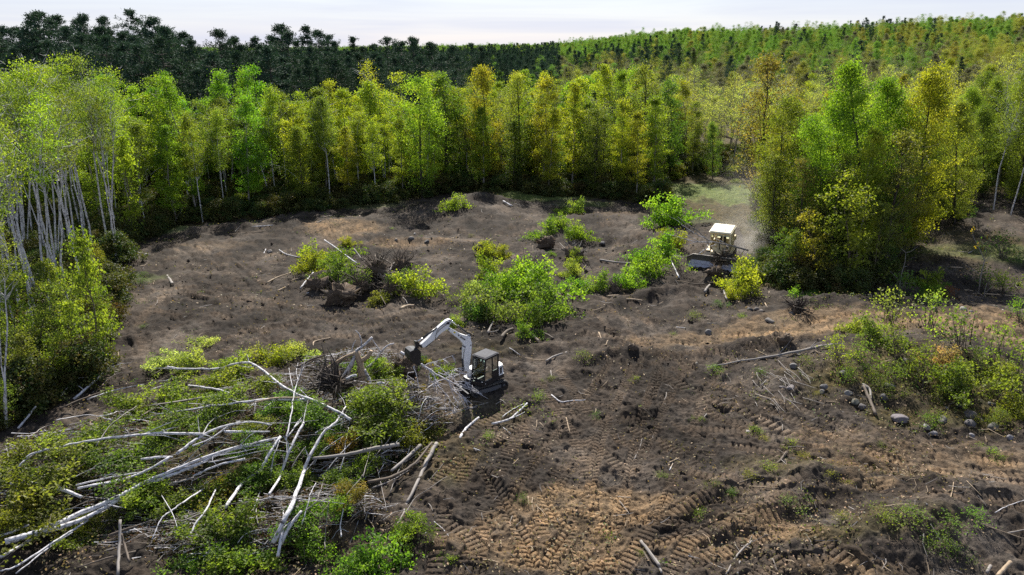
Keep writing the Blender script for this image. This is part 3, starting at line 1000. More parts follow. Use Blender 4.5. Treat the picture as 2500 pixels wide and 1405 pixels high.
for i in range(5):
    proto(f'aspen{i}', *gen_tree(140 + i, H=15, zb=.20, R=2.4, shape=['column', 'ovate', 'column', 'ovate', 'top'][i], ncl=80, lpc=100, ls=.21, sig=.50, tr=.13, nlimb=18, twigs=8), 15, 'greybark', name='aspen')
for i in range(4):
    proto(f'maple{i}', *gen_tree(160 + i, H=14, zb=.10, R=3.4, shape=['ovate', 'round', 'column', 'ovate'][i], ncl=105, lpc=98, ls=.21, sig=.58, tr=.17, nlimb=34, limb_r=.35, twigs=10), 14, 'darkbark', name='maple')
for i in range(3):
    proto(f'oak{i}', *gen_tree(180 + i, H=15, zb=.18, R=3.5, shape='ovate', ncl=100, lpc=62, ls=.22, sig=.60, tr=.20, nlimb=46, limb_r=.40, twigs=40), 15, 'darkbark', name='oak')
for i in range(3):
    proto(f'bare{i}', *gen_tree(200 + i, H=15, zb=.42, R=2.3, shape='top', ncl=66, lpc=26, ls=.17, sig=.45, tr=.12, nlimb=44, limb_r=.40, twigs=170), 15, 'greybark', name='half_bare_tree')
for i in range(6):
    proto(f'pine{i}', *gen_pine(220 + i, H=22, zb=[.28, .36, .22, .32, .10, .15][i], R=[3.9, 4.4, 3.6, 4.1, 3.9, 3.6][i], whorls=17, per=6, top='round' if i < 4 else 'spire'), 22, 'darkbark', 'needle', name='pine')
for i in range(3):
    proto(f'maple_near{i}', *gen_tree(240 + i, H=14, zb=.08, R=3.5, shape=['ovate', 'column', 'ovate'][i], ncl=170, lpc=135, ls=.16, sig=.50, tr=.17, nlimb=44, limb_r=.33, twigs=16), 14, 'darkbark', name='maple')
for i in range(4):
    proto(f'sapling{i}', *gen_tree(260 + i, H=5, zb=.14, R=1.25, shape=['ovate', 'round', 'column', 'ovate'][i], ncl=52, lpc=40, ls=.14, sig=.27, tr=.05, nlimb=26, bend=.10, twigs=0), 5, 'bark', name='sapling')
for i in range(6):
    proto(f'bush{i}', *gen_bush(280 + i, H=[2, 1.6, 2.2, 1.2, 1.8, 2.0][i], R=[1.3, 1.6, 1.2, 1.5, 1.3, 1.7][i], ncl=40, lpc=62, ls=.15, sig=.19), 2.0, 'bark', name='bush')
for i in range(7):
    proto(f'heap{i}', *gen_heap(320 + i, lie=[.8, .6, .7, .4, .3, .5, .2][i]), 1.0, 'bark', name='leafy_heap')
for i in range(3):
    proto(f'thin_bush{i}', *gen_bush(300 + i, H=1.4, R=1.1, ncl=16, lpc=26, ls=.12, sig=.24, stems=5), 1.4, 'bark', name='thin_bush')


def plant(key, name, base, H, label, cat, colour, group=None, top=None, rotz=None, wide=1.0, parts=True):
    """Copy a plant to its place; top (a point) gives its lean."""
    pr = PROTO[key]
    s = H / pr['H']
    R = Matrix.Rotation(rotz if rotz is not None else random.uniform(0, 6.283), 4, 'Z')
    if top is not None:
        R = Vector(top - base).to_track_quat('Z', 'Y').to_matrix().to_4x4() @ R
    mw = Matrix.Translation(Vector(base)) @ R @ Matrix.Diagonal((s * wide, s * wide, s, 1))
    if not parts:
        o = link(name, pr['whole'])
        o.matrix_world = mw
        o.color = (*colour, 1)
        return tag(o, label, cat, group)
    o = link(name, None)
    o.matrix_world = mw
    tag(o, label, cat, group)
    link('trunk' if cat == 'tree' else 'stem', pr['trunk'], o)
    if pr['crown']:
        c = link('crown' if cat == 'tree' else 'foliage', pr['crown'], o)
        c.color = (*colour, 1)
    return o


GREEN, BRIGHT, YGREEN, OLIVE = (.075, .135, .022), (.135, .24, .02), (.185, .245, .025), (.13, .16, .028)
YELLOW, GOLD, ORANGE, BROWN, DARK, PALE = (.29, .275, .025), (.28, .22, .02), (.36, .17, .02), (.17, .11, .035), (.05, .095, .02), (.32, .35, .12)


def mixcol(a, b, t):
    return tuple(x * (1 - t) + y * t for x, y in zip(a, b))

def tone_words(c):
    k = c[0] / c[1]
    t = 'orange' if k > 1.4 else 'golden' if k > 1.1 else 'yellow' if k > .96 else 'yellow-green' if k > .72 else 'green'
    return ('dull ' if c[1] < .15 else 'bright ' if c[1] > .22 else '') + t


# ------------------------------------------------------------------ trees that stand out, from the edge of the clearing inward
def top_of(base, px, py):
    return on_plane(px, py, base, np.array([0, 1.0, 0]))


TAKEN = []


def free(x, y, d):
    for a, b, r in TAKEN:
        if (a - x) ** 2 + (b - y) ** 2 < (d * .5 + r * .5) ** 2:
            return False
    return True


def tree_at(key, name, bx, by, tx, ty, colour, label, group=None, wide=1.0):
    b = ground(bx, by)
    t = top_of(b, tx, ty)
    H = float(np.linalg.norm(t - b))
    TAKEN.append((b[0], b[1], 1.5))
    return plant(key, name, b, H, label, 'tree', colour, group, top=t, wide=wide)


LEFT_BIRCHES = [  # base, top, colour mix, label or None for one of the crowd
    (270, 629, 200, 135, OLIVE, 'tall forked white birch closest to the clearing on the left edge'), (284, 645, 250, 250, OLIVE, 'thin pale birch at the corner of the left wood, its foot on the bare soil'),
    (230, 640, 165, 140, YGREEN, None), (191, 673, 105, 180, YGREEN, None), (239, 690, 150, 230, OLIVE, None), (143, 699, 60, 160, YGREEN, None), (157, 741, 40, 200, OLIVE, None), (116, 725, 25, 150, YGREEN, None),
    (102, 762, -30, 190, OLIVE, None), (68, 718, -20, 180, YGREEN, None), (94, 789, -60, 230, OLIVE, None), (40, 760, -80, 200, OLIVE, None), (20, 700, -70, 170, YGREEN, None), (10, 830, -110, 250, OLIVE, None),
    (60, 650, 10, 190, YGREEN, None), (110, 640, 60, 190, OLIVE, None), (170, 620, 130, 175, YGREEN, None), (210, 600, 175, 200, OLIVE, None), (-10, 640, -70, 180, YGREEN, None), (-60, 740, -160, 190, OLIVE, None), (30, 600, -20, 200, YGREEN, None), (150, 590, 120, 190, OLIVE, None), (80, 600, 40, 170, YGREEN, None),
    (18, 1058, 8, 560, OLIVE, 'single white stem standing lowest at the left edge beside the brush pile'), (58, 880, -30, 430, OLIVE, None), (95, 872, 30, 300, YGREEN, None), (8, 950, -60, 330, OLIVE, None), (132, 832, 55, 260, YGREEN, None), (62, 832, -10, 250, OLIVE, None), (176, 800, 100, 240, OLIVE, None), (-30, 880, -110, 280, YGREEN, None), (205, 745, 140, 230, YGREEN, None),
    (-40, 600, -90, 170, OLIVE, None), (-80, 680, -160, 200, OLIVE, None)]
for i, (bx, by, tx, ty, c, lab) in enumerate(LEFT_BIRCHES):
    tree_at(f'birch_tall{i % 5}' if by > 590 else f'birch_near{i % 5}', 'birch_tree', bx, by, tx, ty, c, lab or f"slender {'olive' if c == OLIVE else 'yellow-green'} birch of the left stand rooted {'low by the brush pile' if by > 820 else 'beside the clearing' if bx > 180 else 'amid leafy saplings' if by > 700 else 'in shade'}{', outermost' if bx < 0 else ', inner' if bx > 100 else ''}", 'crowded birches at the left edge of the clearing', wide=.95)

for k in range(46):
    bx, by = random.uniform(-260, 300), random.uniform(500, 640)
    by = by if bx > 150 else by + random.uniform(0, 90)
    b_ = ground(bx, by)
    if inside(np.array([b_[0]]), np.array([b_[1]]), CLEAR)[0] or not free(b_[0], b_[1], 1.6):
        continue
    tree_at(f'birch_tall{k % 5}' if by > 560 else f'birch_near{k % 5}', 'birch_tree', bx, by, bx - random.uniform(30, 110), random.uniform(150, 230), mixcol(OLIVE, YGREEN, random.random()), f"thin white birch behind the left stand, {'far left' if bx < -80 else 'left' if bx < 20 else 'middle' if bx < 110 else 'right' if bx < 200 else 'by the clearing'}, {'lower' if by > 600 else 'further back' if by > 550 else 'rearmost'}", 'crowded birches at the left edge of the clearing', wide=.95)
for k, (bx, by, hh, c) in enumerate([(215, 790, 120, mixcol(YGREEN, ORANGE, .2)), (170, 830, 150, YGREEN), (100, 900, 150, OLIVE), (40, 900, 180, YGREEN), (60, 990, 130, mixcol(OLIVE, BROWN, .3)), (250, 700, 90, mixcol(YGREEN, ORANGE, .25)), 
                                     (130, 960, 110, YGREEN), (200, 900, 120, YGREEN), (-30, 980, 170, OLIVE), (20, 1050, 90, GREEN), (255, 800, 90, YGREEN)]):
    tree_at(f'sapling{k % 4}', 'sapling', bx, by, bx - 20, by - hh * (1.15 if by < 860 else 1.35), mixcol(c, OLIVE, .4), f"{tone_words(c)} leafy sapling between the white trunks, {'lowest, by the brush pile' if by > 940 else 'at the soil edge' if bx > 180 else 'far left' if bx < 50 else 'mid stand'}", 'saplings between the left birches', wide=.95)

for bx, by, tx, ty, key, c, lab in [
    (240, 905, 205, 575, 'sapling0', mixcol(YGREEN, OLIVE, .5), 'dark stemmed young tree with yellow-green leaves in front of the left birches'), (148, 880, 110, 640, 'sapling3', OLIVE, 'young tree with olive leaves on a black stem left of the brush pile'),
    (315, 590, 300, 330, 'sapling0', YGREEN, 'young broad-leaved tree with fresh yellow-green leaves overhanging the soil by the left birches'), (420, 538, 400, 290, 'birch_mid0', OLIVE, 'pale multi-stemmed birch beside the mossy patch at the back left corner'),
    (455, 512, 480, 250, 'birch_mid1', OLIVE, 'twin stemmed birch with a rounded olive crown, second clump from the back left corner'), (480, 488, 430, 260, 'birch_mid2', YGREEN, 'straight white birch standing behind the twin stemmed one'),
    (665, 497, 588, 255, 'birch_mid3', OLIVE, 'white birch leaning left, just left of the arched bare stem'), (675, 488, 640, 215, 'birch_mid0', YGREEN, 'white birch right behind the left-leaning one'),
    (700, 472, 680, 215, 'birch_mid2', OLIVE, 'white birch whose trunk passes behind the middle of the arched stem'), (806, 498, 796, 240, 'birch_mid4', OLIVE, 'upright white birch with its foot at the very edge of the dark soil'),
    (836, 482, 770, 250, 'birch_mid0', YGREEN, 'birch leaning left just behind the upright one at the soil edge'), (540, 478, 535, 240, 'birch_mid2', OLIVE, 'thin birch with a straight dark stem in the shade of the back left wood'),
    (562, 478, 580, 225, 'birch_mid3', OLIVE, 'thin birch leaning right in the shade of the back left wood'), (966, 446, 900, 150, 'birch_near1', YELLOW, 'big white birch leaning left with a thin yellow crown above its long bare trunk'),
    (1032, 486, 1005, 185, 'maple1', YGREEN, 'full yellow-green tree standing alone at the edge right of the big leaning birch'), (1392, 415, 1400, 190, 'bare0', OLIVE, 'half bare white birch forking high, behind the far edge bushes'), (1382, 405, 1385, 240, 'bare1', OLIVE, 'second half bare birch, twin of the forking one'),
    (1197, 455, 1180, 168, 'maple0', mixcol(YGREEN, ORANGE, .3), 'broad tree with an orange top at the middle of the far edge'), (1262, 452, 1265, 180, 'oak0', mixcol(OLIVE, YELLOW, .25), 'loose olive tree just right of the orange topped one'),
    (1130, 445, 1105, 215, 'maple2', mixcol(GREEN, YELLOW, .2), 'narrow green tree left of the orange topped one'), (1330, 430, 1320, 250, 'maple2', mixcol(YGREEN, YELLOW, .5), 'slim yellow tree behind the green ground cover at the far edge'), (1290, 445, 1300, 300, 'sapling2', YELLOW, 'small yellow sapling at the far edge'),
    (1470, 440, 1480, 160, 'aspen1', mixcol(YGREEN, YELLOW, .55), 'tall yellow aspen right of the half bare birches'), (1530, 445, 1530, 175, 'aspen0', YGREEN, 'tall yellow-green aspen in the middle of the far edge'), (1580, 450, 1575, 150, 'oak1', mixcol(OLIVE, BROWN, .2), 'tall thinning tree with a dark trunk left of the dusty gap'),
    (1635, 435, 1630, 200, 'maple2', GREEN, 'dark green tree at the left side of the dusty gap'), (1690, 430, 1700, 250, 'aspen4', OLIVE, 'olive tree at the back of the dusty gap'), (1740, 440, 1735, 300, 'maple3', mixcol(GREEN, OLIVE, .4), 'hazy green tree standing in the dust behind the bulldozer'),
    (1440, 425, 1450, 230, 'pine4', GREEN, 'dark spruce-like pine behind the half bare birches'), (1860, 520, 1850, 140, 'oak2', mixcol(BROWN, OLIVE, .25), 'tall brown-leaved tree with dark limbs behind the bulldozer'),
    (1900, 592, 1905, 240, 'maple_near1', mixcol(OLIVE, YGREEN, .35), 'olive tree with a straight dark trunk standing over the bulldozer'), (2110, 640, 2120, 155, 'maple_near0', mixcol(BRIGHT, YGREEN, .45), 'biggest bright green tree of the right wood'),
    (2230, 610, 2285, 165, 'maple_near2', mixcol(YGREEN, GOLD, .6), 'golden tree leaning against the big green tree on the right'), (2015, 640, 2000, 280, 'maple_near1', mixcol(BRIGHT, YGREEN, .5), 'olive tree between the straight dark trunk and the big green tree'), (2180, 600, 2200, 260, 'maple_near1', OLIVE, 'olive-gold tree filling the gap right of the big green tree'),
    (2330, 545, 2330, 250, 'maple_near0', mixcol(OLIVE, YELLOW, .25), 'yellow-olive tree behind the leaning birches on the right'), (2425, 512, 2500, 180, 'birch_near3', OLIVE, 'white birch leaning right on the shaded bank'), (2472, 470, 2480, 170, 'birch_near0', OLIVE, 'upright white birch at the top of the shaded bank'),
    (2466, 530, 2560, 220, 'birch_near1', OLIVE, 'curved white birch lowest on the shaded bank'), (2330, 420, 2400, 200, 'birch_near4', OLIVE, 'white birch leaning right above the shaded bank'), (2440, 440, 2440, 190, 'maple_near2', mixcol(OLIVE, YGREEN, .2), 'dark limbed olive tree above the shaded bank'),
    (2265, 540, 2262, 280, 'maple_near1', mixcol(OLIVE, YGREEN, .3), 'olive tree at the head of the shaded bank beside the golden tree'), (2300, 470, 2310, 205, 'maple_near0', mixcol(YGREEN, OLIVE, .4), 'yellow-green tree above the head of the shaded bank'), (2370, 455, 2375, 215, 'maple_near2', mixcol(OLIVE, YGREEN, .5), 'olive tree between the two upper leaning birches of the bank'), (2415, 430, 2425, 175, 'maple_near1', mixcol(OLIVE, GREEN, .4), 'green tree high on the shaded bank, behind the upright birch'), (2465, 425, 2480, 190, 'maple_near0', mixcol(YGREEN, OLIVE, .5), 'broad yellow-green tree high on the bank near the picture edge'), (2530, 450, 2560, 180, 'maple_near2', OLIVE, 'olive tree at the very edge above the curved birch'), (2400, 480, 2405, 260, 'maple_near2', mixcol(OLIVE, DARK, .25), 'dark olive tree low on the bank between the leaning birches'), (2500, 475, 2500, 230, 'maple_near0', mixcol(OLIVE, YGREEN, .4), 'olive tree behind the curved birch of the bank'), (2560, 520, 2600, 200, 'maple_near1', mixcol(OLIVE, DARK, .3), 'dark tree just past the curved birch at the right edge'), (2050, 610, 2050, 235, 'maple_near2', mixcol(BRIGHT, YGREEN, .5), 'bright tree filling the left shoulder of the big green tree'), (2160, 620, 2165, 200, 'maple_near0', mixcol(BRIGHT, YGREEN, .4), 'bright tree filling the right shoulder of the big green tree'), (2490, 500, 2520, 170, 'maple_near1', OLIVE, 'olive tree cut by the right edge of the picture'), (2300, 500, 2310, 330, 'maple_near1', mixcol(OLIVE, DARK, .4), 'dark olive bushy tree under the golden tree'), (1960, 560, 1960, 330, 'maple_near0', mixcol(OLIVE, GREEN, .5), 'green tree behind the straight dark trunk'),
    (2080, 700, 2060, 430, 'sapling1', mixcol(OLIVE, YGREEN, .5), 'pale olive sapling in front of the right wood'), (2000, 700, 1990, 520, 'sapling2', mixcol(GOLD, OLIVE, .4), 'tan-yellow sapling at the foot of the right wood'), (2130, 695, 2140, 500, 'sapling3', OLIVE, 'dusty olive sapling beside the shaded bank'), (2160, 640, 2170, 420, 'maple_near1', mixcol(DARK, OLIVE, .5), 'dark green tree at the corner of the right wood by the bank'),
    (1915, 680, 1912, 560, 'sapling1', GREEN, 'green sapling just right of the bulldozer'), (1950, 690, 1950, 560, 'sapling0', mixcol(GREEN, OLIVE, .5), 'dark olive sapling right of the bulldozer'), (2040, 690, 2040, 600, 'sapling1', DARK, 'low dark green sapling at the foot of the right wood'),
    (1940, 640, 1945, 470, 'sapling0', mixcol(GREEN, YGREEN, .4), 'leafy sapling behind the bulldozer cab, right of the dark trunk'), (2090, 650, 2100, 520, 'sapling0', mixcol(YELLOW, OLIVE, .5), 'yellowish sapling below the big green tree'), (2180, 690, 2170, 590, 'sapling1', DARK, 'dark sapling lowest at the corner of the right wood')]:
    nm = {'birch': 'birch_tree', 'maple': 'maple_tree', 'aspen': 'aspen_tree', 'oak': 'oak_tree', 'bare': 'half_bare_tree', 'pine': 'pine_tree', 'sapling': 'sapling'}[key.rstrip('0123456789').split('_')[0]]
    tree_at(key, nm, bx, by, tx, ty, c, lab, wide={'sapling': .75 if bx < 400 else 1.0, 'maple': .86}.get(nm.split('_')[0], 1.0))

# arched bare stem, dead saplings: stems traced on a vertical plane through their foot
def stem_thing(name, label, cat, base, paths, r0, mat, leaves=None, group=None, part='trunk'):
    b = ground(*base)
    root = empty(name, b, label, cat, group)
    n = np.array([0, 1.0, 0])
    for k, pth in enumerate(paths):
        pts = np.array([on_plane(px, py, b, n) for px, py in pth]) - b
        pts[:, 1] += (RNG.uniform(-.3, .3) * np.linspace(0, 1, len(pts))) if k else 0
        r = (r0 if k == 0 else r0 * .5) * np.linspace(1, .25, len(pts))
        MB().tube(pts, r, 6).build(part if k == 0 else 'branch', M[mat], root, True)
    if leaves:
        mb = MB()
        c = np.array([on_plane(px, py, b, n) for px, py in leaves[0]]) - b
        idx = np.repeat(np.arange(len(c)), leaves[1])
        add_leaves(mb, c[idx] + RNG.standard_normal((len(idx), 3)) * .12, .16, RNG.uniform(.2, .9, len(idx)), RNG, 0)
        o = mb.build('foliage', M['leaf'], root)
        o.color = (*leaves[2], 1)
    return root


def S2(*p):
    return [(2150 + x / 3.903, 400 + y / 3.903) for x, y in p]


stem_thing('birch_tree', 'bare thin birch stem bent over in an arch at the back left wood', 'tree', (752, 498), [[(752, 498), (744, 470), (732, 445), (718, 428), (703, 416), (685, 407), (662, 401), (634, 399)]], .10, 'birch')
stem_thing('dead_sapling', 'bare dead sapling with forked top below the shaded bank, the left one', 'dead tree', S2((175, 1270))[0],
           [S2((175, 1270), (185, 1140), (205, 1030), (232, 940), (240, 850)), S2((240, 850), (290, 830), (345, 780)), S2((240, 850), (190, 805)), S2((185, 1130), (135, 1070), (88, 1022)), S2((180, 1150), (250, 1135), (320, 1128)), S2((235, 1140), (255, 1060), (248, 1000)), S2((222, 985), (270, 985))], .055, 'greybark')
stem_thing('dead_sapling', 'taller dead sapling with a few yellow leaves left on its fork, below the shaded bank', 'dead tree', S2((930, 1240))[0],
           [S2((930, 1240), (955, 1060), (990, 920), (930, 790), (885, 700), (868, 630)), S2((992, 910), (1000, 840), (985, 770), (1010, 720)), S2((955, 1060), (1012, 1025), (1000, 960)), S2((955, 1060), (870, 1000), (790, 955)), S2((990, 930), (1060, 870)), S2((985, 770), (950, 735))], .06, 'greybark',
           (S2((890, 610), (935, 770), (910, 790), (1015, 680), (1010, 700), (990, 800), (870, 640)), 7, GOLD))
stem_thing('dead_sapling', 'charred upright snag in the shrubs of the stony mound', 'dead tree', (2368, 840), [[(2368, 842), (2374, 800), (2382, 757)], [(2370, 830), (2345, 838), (2322, 862)], [(2350, 838), (2358, 800), (2362, 768)], [(2360, 815), (2395, 808)]], .05, 'darkbark')
stem_thing('dead_sapling', 'bleached spindly sapling tangle at the foot of the shaded bank', 'dead tree', (2400, 735), [[(2400, 738), (2404, 712), (2410, 690)], [(2400, 728), (2370, 722), (2356, 727)], [(2402, 720), (2425, 700), (2432, 712)], [(2400, 732), (2420, 738), (2440, 752)], [(2400, 724), (2380, 708)]], .04, 'greybark')

# ------------------------------------------------------------------ the wood behind: every tree its own, copied from the kinds above
def free(x, y, d):
    for a, b, r in TAKEN:
        if (a - x) ** 2 + (b - y) ** 2 < (d * .5 + r * .5) ** 2:
            return False
    return True


def zone(x, y):
    """Kind, colour, height and label of a tree of the wood from where it stands."""
    px, _ = project((x, y, 8.0))
    u = random.random()
    j = random.uniform(-.3, .3)
    if px < 230:
        if u < .62:
            return f'birch_mid{random.randrange(5)}', mixcol(OLIVE, YGREEN, .6 + j), random.uniform(14.5, 18), 'white birch with a yellow-green crown deep in the left wood'
        return f'aspen{random.randrange(5)}', mixcol(YGREEN, OLIVE, .4 + j), random.uniform(13, 17.5), 'olive-yellow aspen among the birches of the left wood'
    if px < 660:
        if y < 116 and u < .7:
            return f'birch_mid{random.randrange(5)}', mixcol(OLIVE, YGREEN, .3 + j), random.uniform(12, 14.5), 'slim birch with an olive crown in the back left wood'
        return f'aspen{random.choice([0, 1, 3, 4])}', mixcol(BRIGHT, GREEN, .15 + j * .6) if u < .85 else YGREEN, random.uniform(14, 17), 'bright green aspen behind the birches at the back left'
    if px < 1130:
        if u < .3:
            return f'birch_mid{random.randrange(5)}', mixcol(YGREEN, YELLOW, .3 + j), random.uniform(13, 16.5), 'yellowing birch between the leaning birches and the pines'
        return (f'aspen{random.randrange(5)}' if u < .8 else f'maple{random.randrange(4)}'), mixcol(YGREEN, [YELLOW, GREEN, OLIVE][random.randrange(3)], .45 + j), random.uniform(11, 16), 'yellow-green aspen in front of the dark pines'
    if px < 1640:
        if u < .18:
            return f'bare{random.randrange(3)}', mixcol(OLIVE, YELLOW, .4), random.uniform(13, 16), 'half bare grey tree in the middle of the far wood'
        if u < .62:
            return f'aspen{random.randrange(5)}', mixcol(YGREEN, [YELLOW, BRIGHT, YELLOW][random.randrange(3)], .45 + j), random.uniform(12, 16.5), 'yellow aspen in the middle of the far wood'
        if u < .66:
            return f'maple{random.randrange(4)}', mixcol(ORANGE, YELLOW, .6 + j), random.uniform(9, 12), 'orange-tinted maple in the middle of the far wood'
        return f'maple{random.randrange(4)}', mixcol(GREEN, OLIVE, .5 + j), random.uniform(10, 14), 'green leafy tree in the middle of the far wood'
    if y > 112 and u < .74:
        return f'bare{random.randrange(3)}', mixcol(YELLOW, PALE, .5 + j), random.uniform(13, 16), 'thinning grey tree with a last yellow top in the right wood'
    if u < .5:
        return f'oak{random.randrange(3)}', mixcol(OLIVE, BROWN, .35 + j), random.uniform(11, 15), 'thin olive-brown tree in the right wood'
    if u < .8:
        return f'maple{random.randrange(4)}', mixcol(OLIVE, GREEN, .4 + j), random.uniform(9, 13.5), 'green-olive tree in the right wood'
    return f'aspen{random.randrange(5)}', mixcol(YGREEN, GOLD, .4 + j), random.uniform(12, 15.5), 'yellow-green aspen in the right wood'


NAME_OF = {'birch': 'birch_tree', 'aspen': 'aspen_tree', 'maple': 'maple_tree', 'oak': 'oak_tree', 'bare': 'half_bare_tree', 'pine': 'pine_tree'}
count = {}


PLACES = [(130, 'at the left edge'), (230, 'behind the crowded left birches'), (330, 'above the back left corner'), (430, 'left of the twin stemmed birch'), (530, 'behind the twin stemmed birch'), (630, 'left of the arched stem'), (730, 'behind the arched stem'), (830, 'right of the arched stem'), (920, 'behind the big leaning birch'),
          (1020, 'right of the big leaning birch'), (1120, 'left of the orange topped tree'), (1220, 'behind the orange topped tree'), (1320, 'right of the orange topped tree'), (1420, 'behind the forking birches'), (1520, 'right of the forking birches'), (1620, 'left of the dusty gap'), (1720, 'behind the dusty gap'), (1820, 'behind the bulldozer'),
          (1920, 'behind the straight dark trunk'), (2020, 'left of the big green tree'), (2130, 'behind the big green tree'), (2240, 'behind the golden tree'), (2340, 'right of the golden tree'), (2440, 'behind the bank birches'), (99999, 'at the right edge')]


def place_words(px):
    return next(w for lim, w in PLACES if px < lim)


def wood_tree(x, y):
    key, c, H, lab = zone(x, y)
    H *= random.uniform(.80, 1.12)
    k0 = key.rstrip('0123456789').split('_')[0]
    d0 = math.hypot(x, y)
    row = 'up front' if d0 < 106 else 'further back' if d0 < 122 else 'deep inside' if d0 < 150 else 'far back'
    what = {'birch': 'white birch', 'aspen': 'aspen', 'maple': 'leafy maple', 'oak': 'thin oak', 'bare': 'half bare tree'}[k0]
    lab = f"{'tall ' if H > 14.5 else 'low ' if H < 11 else ''}{tone_words(c)} {what} {row} {place_words(project((x, y, 8.0))[0])}"
    kind = key.rstrip('0123456789').split('_')[0]
    if count.get(kind, 0) >= 285:
        return
    count[kind] = count.get(kind, 0) + 1
    d = math.hypot(x, y)
    plant(key, NAME_OF[kind], np.array([x, y, float(base_h(x, y)) - .1]), H, lab, 'tree', c, what + ' trees of the wood ' + place_words(project((x, y, 8.0))[0]), wide=random.uniform(.8, 1.25), parts=d < 118)


pts = []
for ring, gap, tries in (((30, 125), 3.1, 4200), ((125, 160), 3.9, 2200), ((160, 205), 4.8, 1600)):
    for _ in range(tries):
        y = random.uniform(*ring)
        x = random.uniform(-.80 * y - 3, .80 * y + 3)
        if not bool(inside(np.array([x]), np.array([y]), CLEAR)[0]) and bool(inside(np.array([x * .985]), np.array([y - 1.5]), CLEAR)[0]) is False:
            ax = x / y
            if y > 128 and ax < -.055 and y > 128 + 60 * max(0, (ax + .30)) * (ax > -.30):      # the pines stand here
                continue
            if math.hypot(x, y) < 45 and x < 0 and y < 32:
                continue
            pxx, pyy = project((x, y, 0))
            if 1600 < pxx < 1850 and pyy > 432:      # the dusty gap behind the bulldozer
                continue
            if pxx < 330 and y < 84:      # the crowded birches stand here
                continue
            if free(x, y, gap):
                TAKEN.append((x, y, gap))
                pts.append((x, y))
pts.sort(key=lambda p: math.hypot(*p))
for x, y in pts:
    wood_tree(x, y)

# pines on the left and behind the middle of the wood
np_ = 0
skyline = [(-60, 75), (60, 68), (150, 72), (185, 52), (240, 46), (330, 50), (420, 40), (480, 48), (530, 78), (560, 112), (600, 84), (650, 68), (700, 62), (740, 55), (790, 80), (840, 76), (900, 92), (950, 86), (1000, 100), (1060, 104), (1150, 110)]
for row, (dist, gap) in enumerate(((134, 4.2), (142, 4.4), (151, 4.6), (161, 4.8), (173, 5.2), (186, 5.6))):
    px = -90.0
    while px < 1150:
        px += gap * FPX / dist * random.uniform(.6, 1.15)
        back = max(0.0, (px - 820) * .11)
        y = dist + back + random.uniform(-3, 3)
        x = (px - 1250) / FPX * y * 1.055
        sky = np.interp(px, [p[0] for p in skyline], [p[1] for p in skyline])
        b = np.array([x, y, float(base_h(x, y)) - .1])
        H = (top_of(b, px, sky)[2] - b[2]) * random.uniform(.80, 1.03) * (.88 if row < 2 else 1.0)
        if 545 < px < 590 and row > 2:
            continue
        if not free(x, y, 2.0):
            continue
        TAKEN.append((x, y, 3))
        left = px < 560
        spot = next(w for lim, w in ((60, 'at the far left'), (160, 'above the left birches'), (250, 'left of the highest tops'), (340, 'under the highest tops'), (440, 'right of the highest tops'), (560, 'left of the skyline notch'), (640, 'at the skyline notch'), (720, 'right of the skyline notch'), (800, 'above the arched stem'), (880, 'left of the big leaning birch'), (960, 'above the big leaning birch'), (1060, 'right of the big leaning birch'), (9999, 'above the orange topped tree')) if px < lim)
        size = 'tall' if H > 24 else 'middling' if H > 20.5 else 'short'
        lab = f"{size} dark pine in row {'one two three four five six'.split()[row]} of the pines, {spot}"
        np_ += 1
        if np_ > 290:
            break
        plant(f'pine{random.randrange(4 if left else 6)}', 'pine_tree', b, H, lab, 'tree', GREEN, 'pines at the back left' if left else 'pines behind the middle of the wood', wide=random.uniform(1.0, 1.45), parts=row == 0)


